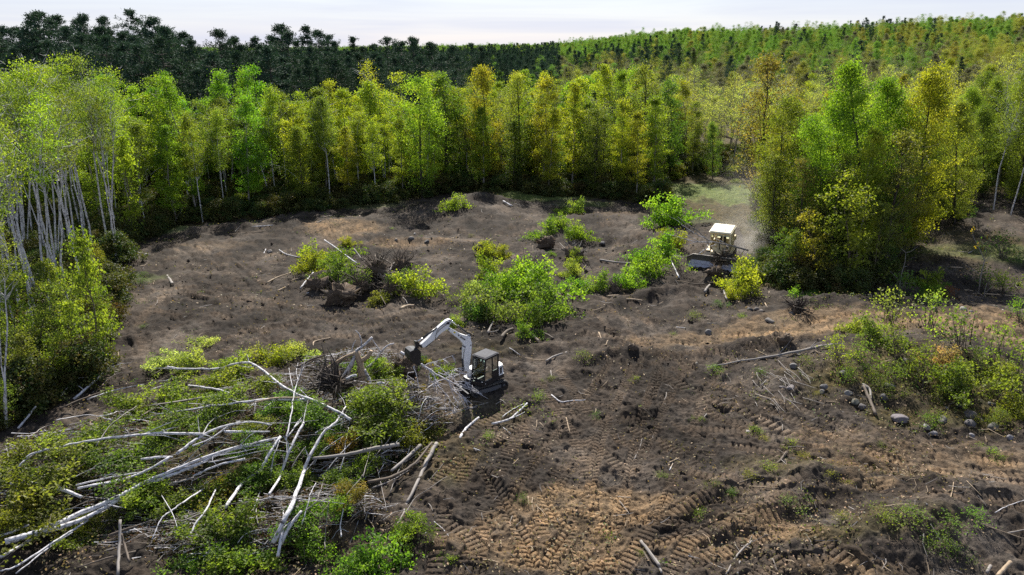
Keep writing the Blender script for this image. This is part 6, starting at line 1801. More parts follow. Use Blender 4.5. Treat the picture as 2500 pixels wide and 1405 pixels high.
# ------------------------------------------------------------------ litter on the soil: nobody could count it
def litter():
    rs = np.random.default_rng(77)
    mb = MB()
    n = 34000
    a0, a1 = math.atan(22 / CAM_H), math.atan(122 / CAM_H)
    y = CAM_H * np.tan(rs.uniform(a0, a1, n))
    x = rs.uniform(-.78, .78, n) * y
    ins = inside(x, y, CLEAR)
    dens = fbm(x / 3.5, y / 3.5, 3, 15) + .25
    c2 = ground(2260, 930)[:2]
    dens = dens + .8 * np.exp(-((x - c2[0]) / 9) ** 2 - ((y - c2[1]) / 6) ** 2)
    k = ins & (rs.uniform(0, 1, n) < np.clip(dens * 1.5, .06, 1))
    x, y = x[k], y[k]
    c = np.stack([x, y, base_h(x, y) + .10 + .15 * np.abs(rs.standard_normal(len(x)))], 1)
    m = len(c)
    nn = rand_dirs(m, rs, 1.2)
    a = np.cross(nn, rs.standard_normal((m, 3)))
    a /= np.linalg.norm(a, axis=1)[:, None]
    b = np.cross(nn, a)
    s = (rs.uniform(.035, .085, m) * (1 + (y > 60) * .5))[:, None]
    mb.quads(c, a * s, b * s * .7, .02, 0, rs.uniform(0, 1, m))
    tag(mb.build('leaf_litter', M['litter']), 'yellow and brown leaves strewn over the bare soil', kind='stuff')
    hb = MB()
    n = 30000
    y = CAM_H * np.tan(rs.uniform(a0, a1, n))
    x = rs.uniform(-.78, .78, n) * y
    ins = inside(x, y, CLEAR)
    d = fbm(x / 2.4 + 40, y / 2.4, 3, 25)
    edge = ~inside(x * 1.0, y + 9, CLEAR)
    gr = np.zeros(n)
    for kind, p, aa, bb, st in SPOTS:
        if kind == 'tan':
            continue
        q = ground(*p)
        gr = np.maximum(gr, st * np.exp(-((x - q[0]) / aa) ** 2 - ((y - q[1]) / bb) ** 2))
    k = ins & ((d > .42) | (edge & (d > -.1)) | (gr > rs.uniform(.15, 1.2, n)))
    x, y = x[k], y[k]
    cc = np.repeat(np.stack([x, y, base_h(x, y) + .08], 1), 4, 0)
    cc = cc + rs.standard_normal(cc.shape) * np.array([.14, .14, .06])
    cc[:, 2] = np.maximum(cc[:, 2], base_h(cc[:, 0], cc[:, 1]) + .05)
    add_leaves(hb, cc, .13, rs.uniform(0, 1, len(cc)), rs, 0, .8)
    tag(hb.build('ground_weeds', M['herb']), 'low green weeds sprouting in patches on the soil', kind='stuff')
    tb = MB()
    for _ in range(3600):
        yy = CAM_H * math.tan(rs.uniform(a0, a1))
        xx = rs.uniform(-.76, .76) * yy
        if not inside(np.array([xx]), np.array([yy]), CLEAR)[0] or float(fbm(np.array(xx / 4), np.array(yy / 4), 2, 35)) < rs.uniform(-.4, .5):
            continue
        a, l = rs.uniform(0, 6.28), rs.uniform(.25, 1.1) * (1 + (yy > 60) * .6)
        d = np.array([math.cos(a), math.sin(a), 0]) * l
        p0 = np.array([xx, yy, 0])
        q = np.array([p0 - d / 2, p0 + rs.standard_normal(3) * .06, p0 + d / 2])
        q[:, 2] = base_h(q[:, 0], q[:, 1]) + rs.uniform(.06, .2, 3)
        r = rs.uniform(.008, .022) * (1 + (yy > 60) * .5)
        tb.tube(q, [r, r, r * .5], 3, mat=int(rs.integers(0, 3)), cap=False)
    tag(tb.build('twig_litter', [M['wood'], M['greybark'], M['darkbark']]), 'small twigs and wood chips strewn over the bare soil', kind='stuff')
    cb = MB()
    n = 9000
    y = CAM_H * np.tan(rs.uniform(a0, a1, n))
    x = rs.uniform(-.78, .78, n) * y
    k = inside(x, y, CLEAR) & (fbm(x / 2.2 + 9, y / 2.2, 3, 65) > rs.uniform(-.1, .45, n))
    x, y = x[k], y[k]
    R = rs.lognormal(-2.75, .5, len(x)) * (1 + (y > 55) * .5)
    oc = np.array([(1, 0, 0), (-1, 0, 0), (0, 1, 0), (0, -1, 0), (0, 0, 1), (0, 0, -1)], float)
    of = np.array([(0, 2, 4), (2, 1, 4), (1, 3, 4), (3, 0, 4), (2, 0, 5), (1, 2, 5), (3, 1, 5), (0, 3, 5)])
    v = oc[None] * rs.uniform(.55, 1.3, (len(x), 6, 1)) * R[:, None, None] + rs.standard_normal((len(x), 6, 3)) * R[:, None, None] * .2
    v[:, :, 2] *= .75
    v += np.stack([x, y, base_h(x, y) + .08], 1)[:, None, :]
    cb.add(v.reshape(-1, 3), (of[None] + (np.arange(len(x)) * 6)[:, None, None]).reshape(-1, 3))
    tag(cb.build('soil_clods', M['soil']), 'loose dark clods scattered over the torn soil', kind='stuff')
    # leaves and twigs that fill the brush pile
    n = 34000
    pb = MB()
    p = np.array([_P[i] for i in rs.integers(0, len(_P), n)])
    u, v = rs.uniform(-1, 1, n), rs.uniform(-1, 1, n)
    x = p[:, 0] + u * p[:, 2] * np.cos(p[:, 4]) - v * p[:, 3] * np.sin(p[:, 4])
    y = p[:, 1] + u * p[:, 2] * np.sin(p[:, 4]) + v * p[:, 3] * np.cos(p[:, 4])
    ph = pile_h(x, y)
    k = (ph > .12) & (fbm(x / 1.3, y / 1.3, 2, 45) > -.12)
    x, y, ph = x[k], y[k], ph[k]
    c = np.stack([x, y, base_h(x, y) + ph * rs.uniform(.3, 1.02, len(x))], 1)
    add_leaves(pb, c, .15, rs.uniform(0, 1, len(c)), rs, 0, .4)
    for _ in range(3200):
        i = rs.integers(len(x))
        a = rs.normal(.5, .6)
        l = rs.uniform(.6, 2.4)
        d = np.array([math.cos(a), math.sin(a) * .6, rs.normal(0, .12)]) * l
        q = np.array([c[i] - d / 2, c[i] + rs.standard_normal(3) * .1, c[i] + d / 2])
        r = rs.uniform(.008, .026)
        pb.tube(q, [r, r * .8, r * .4], 3, mat=int(rs.integers(1, 4)), cap=False)
    tag(pb.build('brush', [M['brush'], M['greybark'], M['bark'], M['birch']]), 'brush of leaves and twigs filling the felled tree pile', kind='stuff')


M['brush'] = leaf_material('brush_leaf', (.085, .075, .02), spread=.16, transl=.3, var=.6)
litter()

# ------------------------------------------------------------------ the excavator
def Z1(x, y):
    return 950 + x / 5.018, 740 + y / 5.018


def stadium(L, h, n=9):
    r = h / 2
    a = np.linspace(-math.pi / 2, math.pi / 2, n)
    return [(L / 2 - r + r * math.cos(t), r + r * math.sin(t)) for t in a] + [(-L / 2 + r - r * math.cos(t), r - r * math.sin(t)) for t in a[::-1] * -1][::-1][::-1]


def stad_ring(L, h, n=10):
    r = h / 2
    out = []
    for t in np.linspace(-90, 90, n):
        out.append((L / 2 - r + r * math.cos(math.radians(t)), r + r * math.sin(math.radians(t))))
    for t in np.linspace(90, 270, n):
        out.append((-L / 2 + r + r * math.cos(math.radians(t)), r + r * math.sin(math.radians(t))))
    return out


def disc(mb, c, r, w, n=16, mat=0):
    """A wheel with its axle along Y."""
    pts = [(r * math.cos(k * 2 * math.pi / n), r * math.sin(k * 2 * math.pi / n)) for k in range(n)]
    return mb.prism(pts, w, lambda s, t, z: (c[0] + s, c[1] + t, c[2] + z), mat)


def crawler(root, y, L, h, w, rot, pads, matb, label=None, cz=0.0, rim=True):
    """One track: belt with its shoes, side frame, idler, sprocket and rollers, baked with the turn rot."""
    Rm = np.array(Matrix.Rotation(rot, 3, 'Z'))
    fr = lambda s, t, z: tuple(Rm @ np.array([s, y + t, z + cz]))
    out, inn = stad_ring(L, h), stad_ring(L - .12, h - .12)
    n = len(out)
    mb = MB()
    v = [fr(s, w / 2, z) for s, z in out] + [fr(s, -w / 2, z) for s, z in out] + [fr(s, w / 2, z + .06) for s, z in inn] + [fr(s, -w / 2, z + .06) for s, z in inn]
    f = []
    for i in range(n):
        j = (i + 1) % n
        f += [(i, n + i, n + j, j), (2 * n + i, 2 * n + j, 3 * n + j, 3 * n + i), (i, j, 2 * n + j, 2 * n + i), (n + i, 3 * n + i, 3 * n + j, n + j)]
    mb.add(np.array(v), f)
    belt = mb.build('track', M[matb], root)
    ring = np.array(out + [out[0]])
    d = np.concatenate([[0], np.cumsum(np.linalg.norm(np.diff(ring, axis=0), axis=1))])
    pm = MB()
    for k in range(pads):
        s = d[-1] * k / pads
        p = np.array([np.interp(s, d, ring[:, 0]), np.interp(s, d, ring[:, 1])])
        q = np.array([np.interp((s + .02) % d[-1], d, ring[:, 0]), np.interp((s + .02) % d[-1], d, ring[:, 1])])
        t = (q - p) / (np.linalg.norm(q - p) + 1e-9)
        nrm = np.array([t[1], -t[0]])
        hw = d[-1] / pads * .28
        c4 = [p - t * hw - nrm * .01, p + t * hw - nrm * .01, p + t * hw * .7 + nrm * .035, p - t * hw * .7 + nrm * .035]
        pm.prism([(a, b) for a, b in c4], w * 1.03, fr)
    pm.build('track_shoes', M[matb], belt)['kind'] = 'stuff'
    fm = MB()
    fm.prism([(-L / 2 + h * .55, h * .22), (L / 2 - h * .55, h * .22), (L / 2 - h * .6, h * .66), (-L / 2 + h * .6, h * .66)], w * .8, fr)
    fm.build('track_frame', M['cabgrey'], belt)
    for nm, x in (('idler', L / 2 - h / 2), ('sprocket', -L / 2 + h / 2)):
        dm = MB()
        pts = [(x + h * .36 * math.cos(k * math.pi / 8), h / 2 + h * .36 * math.sin(k * math.pi / 8)) for k in range(16)]
        dm.prism(pts, w * .92, fr)
        dm.build(nm, M['black'], belt)
        hm = MB()
        pts = [(x + h * .15 * math.cos(k * math.pi / 5), h / 2 + h * .15 * math.sin(k * math.pi / 5)) for k in range(10)]
        hm.prism(pts, w * 1.0, fr)
        hm.build('hub', M['cabgrey'], belt)
    return belt


def excavator():
    g = ground(1238, 951)
    hf = np.array([-.64, -.77, 0])
    hf /= np.linalg.norm(hf)
    tf = np.array([-.84, -.54, 0])
    tf /= np.linalg.norm(tf)
    tl = np.array([-tf[1], tf[0], 0])
    C = g + tf * 1.28 - tl * .98 + np.array([0, 0, .02])
    yaw = math.atan2(hf[1], hf[0])
    turn = math.atan2(tf[1], tf[0]) - yaw
    root = empty('excavator', C, 'white mini excavator with black cab lifting a bare birch in its bucket', 'excavator', rot=(0, 0, yaw))
    for y in (.78, -.78):
        crawler(root, y, 2.75, .64, .40, turn, 44, 'track')
    Rt = Matrix.Rotation(turn, 3, 'Z')
    Rtn = np.array(Rt)
    um = MB()
    um.box((0, 0, .42), (1.5, 1.16, .3), mat=0, bevel=.05)
    um.build('undercarriage', M['black'], root)
    bm_ = MB()
    prof = [(1.66, .06), (1.74, .05), (1.70, .25), (1.74, .44), (1.66, .46), (1.62, .25)]
    bm_.prism(prof, 1.94, lambda s, t, z: tuple(Rtn @ np.array([s, t, z])))
    for y in (.4, -.4):
        bm_.prism([(.8, .26), (1.66, .2), (1.66, .32), (.8, .38)], .1, lambda s, t, z, y=y: tuple(Rtn @ np.array([s, y + t, z])))
    bm_.build('dozer_blade', M['black'], root)
    sl = MB()
    pts = [(.45 * math.cos(k * math.pi / 8), .45 * math.sin(k * math.pi / 8)) for k in range(16)]
    sl.prism(pts, .2, lambda s, t, z: (s, z, .66 + t))
    sl.build('slew_ring', M['black'], root)

    def plan(pts, z0, z1, nm, mat, parent=root, shrink=0.0):
        m = MB()
        m.prism(pts, z1 - z0, lambda s, t, z: (s * (1 - shrink * (t > 0)), z * (1 - shrink * (t > 0)), (z0 + z1) / 2 + t))
        return m.build(nm, M[mat], parent)
    rear = [(-1.36 + .34 * (1 - math.cos(t)), .93 * math.sin(t)) for t in np.linspace(-math.pi / 2, math.pi / 2, 11)][::-1]
    deck = [(.98, .93)] + [(x, y) for x, y in rear] + [(.98, -.93), (1.12, -.55), (1.12, .2)]
    plan(deck, .74, .98, 'house_deck', 'black')
    hood = [(-.52, .90)] + [(x * .985 + .02, y * .985) for x, y in rear] + [(-.52, -.90)]
    hb = plan(hood, .983, 1.66, 'engine_cover', 'white', shrink=.05)
    gm = MB()
    for k in range(5):
        gm.box((-.92 + .012 * k, .872 - .005 * k, 1.16 + k * .075), (.36, .05, .045), rot=Matrix.Rotation(.28, 3, 'Z'))
    gm.box((-.91, .862, 1.31), (.42, .05, .46), rot=Matrix.Rotation(.28, 3, 'Z'))
    gm.build('grille', M['black'], hb)
    plan([(.72, -.34), (.72, -.82), (.6, -.9), (-.52, -.9), (-.52, -.34)], .985, 1.52, 'side_cover', 'white', shrink=.02)
    # cab
    x0, x1, y0, y1, z0, z1 = -.52, .88, -.22, .88, .985, 2.62
    cabf = MB()
    tk = .075
    for x, y, lean in ((x0, y0, 0), (x0, y1, 0), (x1, y0, -.16), (x1, y1, -.16)):
        cabf.prism([(x - tk / 2, z0), (x + tk / 2, z0), (x + tk / 2 + lean, z1), (x - tk / 2 + lean, z1)], tk, lambda s, t, z, y=y: (s, y + t, z))
    for y in (y0, y1):
        cabf.box(((x0 + x1) / 2, y, z0 + .04), (x1 - x0 - tk, tk * .9, .08))
        cabf.box(((x0 + x1) / 2 - .08, y, z1 - .05), (x1 - x0 - tk - .16, tk * .9, .09))
    cabf.box((x0 + .58, y1, (z0 + z1) / 2), (.06, tk * .8, z1 - z0 - .2))
    for x, lean in ((x0, 0), (x1, -.16)):
        cabf.box((x + lean, (y0 + y1) / 2, z1 - .05), (tk * .9, y1 - y0 - tk, .09))
        cabf.box((x, (y0 + y1) / 2, z0 + .05), (tk * .9, y1 - y0 - tk, .10))
    cabf.box((x1 - .055, (y0 + y1) / 2, 1.62), (.05, y1 - y0 - tk, .05))
    cab = cabf.build('cab', M['black'], root)

    def pane(pts, nm='window'):
        m = MB()
        m.add(np.array(pts), [(0, 1, 2, 3)])
        return m.build(nm, M['glass'], cab)
    xl = lambda z: x1 - .16 * (z - z0) / (z1 - z0)
    pane([(xl(1.66), y0 + .04, 1.66), (xl(1.66), y1 - .04, 1.66), (xl(2.53), y1 - .04, 2.53), (xl(2.53), y0 + .04, 2.53)], 'windshield')
    pane([(xl(1.09), y0 + .04, 1.09), (xl(1.09), y1 - .04, 1.09), (xl(1.59), y1 - .04, 1.59), (xl(1.59), y0 + .04, 1.59)], 'windshield')
    pane([(x0 + .62, y1 - .005, 1.07), (xl(1.07) - .04, y1 - .005, 1.07), (xl(2.5) - .04, y1 - .005, 2.5), (x0 + .62, y1 - .005, 2.5)], 'door_window')
    pane([(x0 + .04, y1 - .005, 1.6), (x0 + .54, y1 - .005, 1.6), (x0 + .54, y1 - .005, 2.5), (x0 + .04, y1 - .005, 2.5)])
    pane([(x0 - .005, y0 + .04, 1.6), (x0 - .005, y1 - .04, 1.6), (x0 - .005, y1 - .04, 2.5), (x0 - .005, y0 + .04, 2.5)])
    pane([(x0 + .04, y0, 1.5), (xl(1.5) - .04, y0, 1.5), (xl(2.5) - .04, y0, 2.5), (x0 + .04, y0, 2.5)])
    lowm = MB()
    lowm.box((x0 + .29, y1 - .004, 1.32), (.5, .05, .48))
    lowm.build('lower_panel', M['black'], cab)
    rm = MB()
    rm.box(((x0 + x1) / 2 - .07, (y0 + y1) / 2, z1 + .045), (x1 - x0 - .02, y1 - y0 + .08, .09), bevel=.04, taper=.95)
    rm.build('roof', M['roofgrey'], cab)
    fl = MB().box((xl(2.5) + .10, y1 - .18, 2.50), (.08, .14, .10)).box((xl(2.5) + .10, y0 + .2, 2.50), (.08, .14, .10))
    fl.build('work_lights', M['black'], cab)
    seat = MB().box((-.05, .33, 1.35), (.5, .5, .14), bevel=.04).box((-.30, .33, 1.70), (.14, .48, .65), bevel=.04)
    seat.build('seat', M['black'], cab)
    MB().box((1.0, .80, 1.06), (.05, .07, .05)).build('marker_light', M['lamp'], root)
    MB().box((.8, .925, .90), (.05, .03, .04)).build('marker_light', M['lamp'], root)
    # logo patch on the skirt: a small pale mark
    MB().box((-.62, .868, .87), (.16, .012, .10), rot=Matrix.Rotation(.16, 3, 'Z')).build('emblem', M['white'], root)
    # boom, traced on its own upright plane
    bf = np.array([-.84, -.54, 0])
    bf /= np.linalg.norm(bf)
    nl = np.array([-bf[1], bf[0], 0])
    Mi = np.array((Matrix.Translation(Vector(C)) @ Matrix.Rotation(yaw, 4, 'Z')).inverted())
    base_w = np.array(Matrix.Translation(Vector(C)) @ Matrix.Rotation(yaw, 4, 'Z') @ Vector((1.0, -.38, .95)))

    def loc(p):
        return Mi[:3, :3] @ p + Mi[:3, 3]

    def BP(x, y, off=0.0):
        return on_plane(*Z1(x, y), base_w + nl * off, nl)

    def slab(pts, near, far, nm, mat, parent=root):
        """Outline traced on the left face (offset near), pushed through to offset far."""
        P = [BP(x, y, near) for x, y in pts]
        n = len(P)
        v = [loc(p) for p in P] + [loc(p + nl * (far - near)) for p in P]
        f = [tuple(range(n)), tuple(range(2 * n - 1, n - 1, -1))] + [(i, n + i, n + (i + 1) % n, (i + 1) % n) for i in range(n)]
        m = MB().add(np.array(v), f)
        return m.build(nm, M[mat], parent)

    def rod(a, b, r, nm, mat, off=0.0, parent=root, sides=10):
        p, q = loc(BP(*a, off)), loc(BP(*b, off))
        return MB().tube([p, .5 * (p + q), q], r, sides).build(nm, M[mat], parent, True)
    boom = slab([(922, 838), (918, 700), (918, 570), (926, 530), (900, 488), (868, 452), (800, 400), (735, 345), (720, 318), (738, 300), (790, 330), (880, 382), (955, 408), (1000, 440), (1013, 488), (1011, 540), (1006, 620), (990, 740), (976, 838)], .15, -.15, 'boom', 'white')
    stick = slab([(385, 522), (398, 503), (470, 440), (570, 335), (618, 287), (700, 218), (744, 200), (770, 210), (766, 236), (738, 282), (728, 306), (692, 336), (640, 368), (590, 420), (562, 446), (440, 542), (405, 550)], .11, -.11, 'stick', 'white')
    slab([(700, 246), (722, 232), (745, 238), (740, 258), (712, 262)], .114, .108, 'cutout', 'black', stick)
    slab([(955, 405), (975, 382), (995, 392), (1002, 425), (985, 440)], .07, -.07, 'cylinder_bracket', 'white', boom)
    rod((988, 395), (840, 280), .062, 'boom_cylinder', 'black', 0, root)
    rod((842, 282), (768, 226), .034, 'cylinder_rod', 'chrome', 0, root)
    rod((905, 835), (905, 690), .08, 'lift_cylinder', 'black', 0, root)
    rod((905, 700), (928, 545), .042, 'cylinder_rod', 'chrome', 0, root)
    rod((585, 305), (420, 425), .062, 'bucket_cylinder', 'black', .02, root)
    rod((425, 420), (335, 480), .034, 'cylinder_rod', 'chrome', .02, root)
    slab([(318, 470), (345, 470), (375, 500), (360, 560), (335, 560)], .10, -.10, 'bucket_link', 'black')
    slab([(372, 508), (400, 520), (412, 548), (395, 556), (372, 530)], .13, -.13, 'bucket_link', 'black')
    slab([(560, 448), (500, 505), (450, 548), (440, 542), (555, 440)], .09, -.09, 'wear_plate', 'black', stick)
    for pth in ([(985, 410), (900, 350), (800, 280), (745, 262), (680, 262), (600, 320), (575, 400)], [(760, 222), (700, 270), (620, 330), (572, 400), (570, 470)], [(930, 560), (912, 640), (908, 740), (930, 830)]):
        p = smooth(np.array([loc(BP(x, y, .17)) for x, y in pth]))
        MB().tube(p, .016, 5).build('hose', M['black'], root, True)
    for x, y, r, o in ((735, 318, .06, .155), (745, 218, .05, .12), (992, 400, .05, .09), (930, 540, .06, .155), (395, 522, .05, .14), (1000, 520, .05, .155)):
        p, q = loc(BP(x, y, o)), loc(BP(x, y, o) - nl * (2 * o + .02))
        MB().tube([p, .5 * (p + q), q], r, 10).build('pin', M['cabgrey'], root, True)
    MB().box((1.08, -.30, .86), (.36, .42, .36), bevel=.06).build('swing_bracket', M['black'], root)
    slab([(786, 362), (800, 350), (818, 362), (804, 376)], .157, .145, 'sticker', 'yellow', boom)
    slab([(838, 392), (846, 384), (866, 402), (862, 410)], .157, .145, 'emblem', 'black', boom)
    slab([(846, 398), (852, 396), (858, 412), (850, 408)], .158, .145, 'emblem', 'black', boom)
    p0, p1 = BP(866, 424, .158), BP(922, 456, .158)
    ft = bpy.data.curves.new('lettering', 'FONT')
    ft.body = 'Bobcat'
    ft.extrude = .004
    ft.offset = .012
    tmp = bpy.data.objects.new('lettering_source', ft)
    COL.objects.link(tmp)
    bpy.context.view_layer.update()
    me = bpy.data.meshes.new_from_object(tmp.evaluated_get(bpy.context.evaluated_depsgraph_get()))
    bpy.data.objects.remove(tmp)
    me.materials.clear()
    me.materials.append(M['black'])
    co = np.array([v.co[:] for v in me.vertices])
    wd = co[:, 0].max() - co[:, 0].min()
    X = (p1 - p0)
    s = np.linalg.norm(X) / wd * 1.12
    X /= np.linalg.norm(X)
    Y = np.cross(nl, X)
    new = np.array([loc(p0 + X * c[0] * s + Y * c[1] * s * 1.15 + nl * c[2]) for c in co])
    for v, c in zip(me.vertices, new):
        v.co = Vector(c)
    link('lettering', me, boom)
    # bucket: near side plate traced, pushed through its width
    hw = .38
    outline = [(262, 598), (300, 580), (360, 578), (384, 592), (388, 640), (388, 742), (380, 758), (350, 768), (300, 738), (262, 692), (250, 645)]
    P = [BP(x, y, hw) for x, y in outline]
    n = len(P)
    open_side = (4, 5, 6)
    bk = MB()
    v = [loc(p) for p in P] + [loc(p - nl * 2 * hw) for p in P]
    f = [tuple(range(n)), tuple(range(2 * n - 1, n - 1, -1))]
    for i in range(n):
        if i not in open_side[:2]:
            f.append((i, n + i, n + (i + 1) % n, (i + 1) % n))
    bk.add(np.array(v), f)
    bucket = bk.build('bucket', M['black'], root)
    sol = bucket.modifiers.new('plate', 'SOLIDIFY')
    sol.thickness = .025
    tm = MB()
    a, b = P[6], P[7]
    for k in range(5):
        c = P[6] - nl * (2 * hw) * (k + .5) / 5
        d = (P[6] - P[4])
        d /= np.linalg.norm(d)
        e = (P[7] - P[6])
        e /= np.linalg.norm(e)
        q = [c - nl * .05, c + nl * .05]
        tip = c + d * .16
        vv = [loc(c - nl * .05 - e * .03), loc(c + nl * .05 - e * .03), loc(c + nl * .05 + e * .03), loc(c - nl * .05 + e * .03), loc(tip - nl * .03), loc(tip + nl * .03)]
        MB().add(np.array(vv), [(0, 1, 5, 4), (1, 2, 5), (2, 3, 4, 5), (3, 0, 4), (0, 3, 2, 1)]).build('tooth', M['steel'], bucket)
    # ribs on the back of the bucket
    for k in range(2):
        off = hw * (.4 - .9 * k)
        pts = [loc(BP(x, y, hw) - nl * (hw - off)) for x, y in outline[8:11] + outline[:1]]
        MB().tube(np.array(pts), .022, 5).build('rib', M['black'], bucket)
    return root, BP, C


exc, BP, EXC = excavator()

# the bare birch hanging out of the bucket: depth runs from the bucket to the ground in front of the tracks
def held():
    t0 = float(np.linalg.norm(BP(370, 745, 0) - _c))
    t1 = float(np.linalg.norm(ground(*Z1(960, 1250)) - _c)) - .5
    root = empty('held_birch', BP(330, 750, 0), 'bare white birch top hanging from the excavator bucket to the ground', 'felled tree')
    b = np.array(root.location)

    def W(x, y):
        k = np.clip((y - 740) / 520, -.1, 1)
        return _c + ray(*Z1(x, y)) * (t0 + (t1 - t0) * k)
    paths = [([(140, 600), (370, 745), (470, 800), (580, 870), (720, 950), (860, 1010), (960, 1050), (1060, 1100)], 24, 3),
             ([(470, 800), (550, 890), (600, 1010), (690, 1110), (740, 1190), (748, 1300)], 11, 2), ([(640, 900), (730, 970), (780, 1060), (860, 1130), (900, 1220), (945, 1330)], 11, 2), ([(730, 960), (760, 1060), (800, 1160), (840, 1210)], 8, 2), ([(860, 985), (960, 1030), (1060, 1090)], 8, 2),
             ([(700, 930), (850, 1090), (960, 1190)], 8, 2), ([(600, 850), (700, 885), (830, 868), (940, 880), (1035, 940)], 9, 2), ([(420, 770), (540, 730), (660, 690), (800, 635)], 9, 2), ([(305, 770), (335, 900), (380, 1090), (440, 1210), (520, 1330)], 12, 2), ([(305, 845), (235, 860), (228, 950), (260, 1030), (310, 1070)], 7, 2),
             ([(690, 1110), (680, 1230), (650, 1335)], 6, 2), ([(490, 810), (500, 940), (530, 980)], 6, 2), ([(560, 880), (550, 960), (580, 1040), (600, 1060)], 6, 2), ([(540, 740), (620, 790), (700, 860), (800, 940)], 7, 2), ([(330, 960), (290, 1000), (250, 960)], 5, 2), ([(740, 1190), (790, 1250), (795, 1310), (770, 1320)], 5, 2),
             ([(520, 800), (540, 860), (560, 930), (560, 1000)], 7, 2), ([(800, 970), (900, 960), (1010, 1010), (1040, 1060)], 6, 2), ([(380, 1100), (330, 1170)], 4, 2), ([(860, 1130), (900, 1160), (985, 1155)], 5, 2), ([(650, 880), (760, 830), (880, 790)], 5, 2), ([(430, 1190), (520, 1280), (640, 1330)], 5, 2)]
    for k, (p, a, c) in enumerate(paths):
        q = smooth(np.array([W(x, y) for x, y in p]))
        q[1:] += RNG.standard_normal((len(q) - 1, 3)) * .02
        MB().tube(q - b, np.linspace(px2m(a / 5.018, q[0]), px2m(c / 5.018, q[-1]), len(q)) / 2 * 1.35, 6).build('trunk' if k == 0 else 'branch', M['palebark'], root, True)
    tb = MB()
    rs = np.random.default_rng(4)
    for _ in range(240):
        p, a, c = paths[rs.integers(1, len(paths))]
        q = smooth(np.array([W(x, y) for x, y in p]))
        i = rs.integers(len(q) // 3, len(q))
        e = np.array([rs.normal(.1, .28), rs.normal(-.1, .25), rs.normal(-.22, .2)])
        tb.tube([q[i] - b, q[i] + e * .5 + rs.standard_normal(3) * .04 - b, q[i] + e - b], [.015, .012, .007], 3, cap=False)
    tb.build('fine_twigs', M['palebark'], root)['kind'] = 'stuff'


held()


# ------------------------------------------------------------------ the bulldozer
def Z2(x, y):
    return 1540 + x / 5.017, 480 + y / 5.017


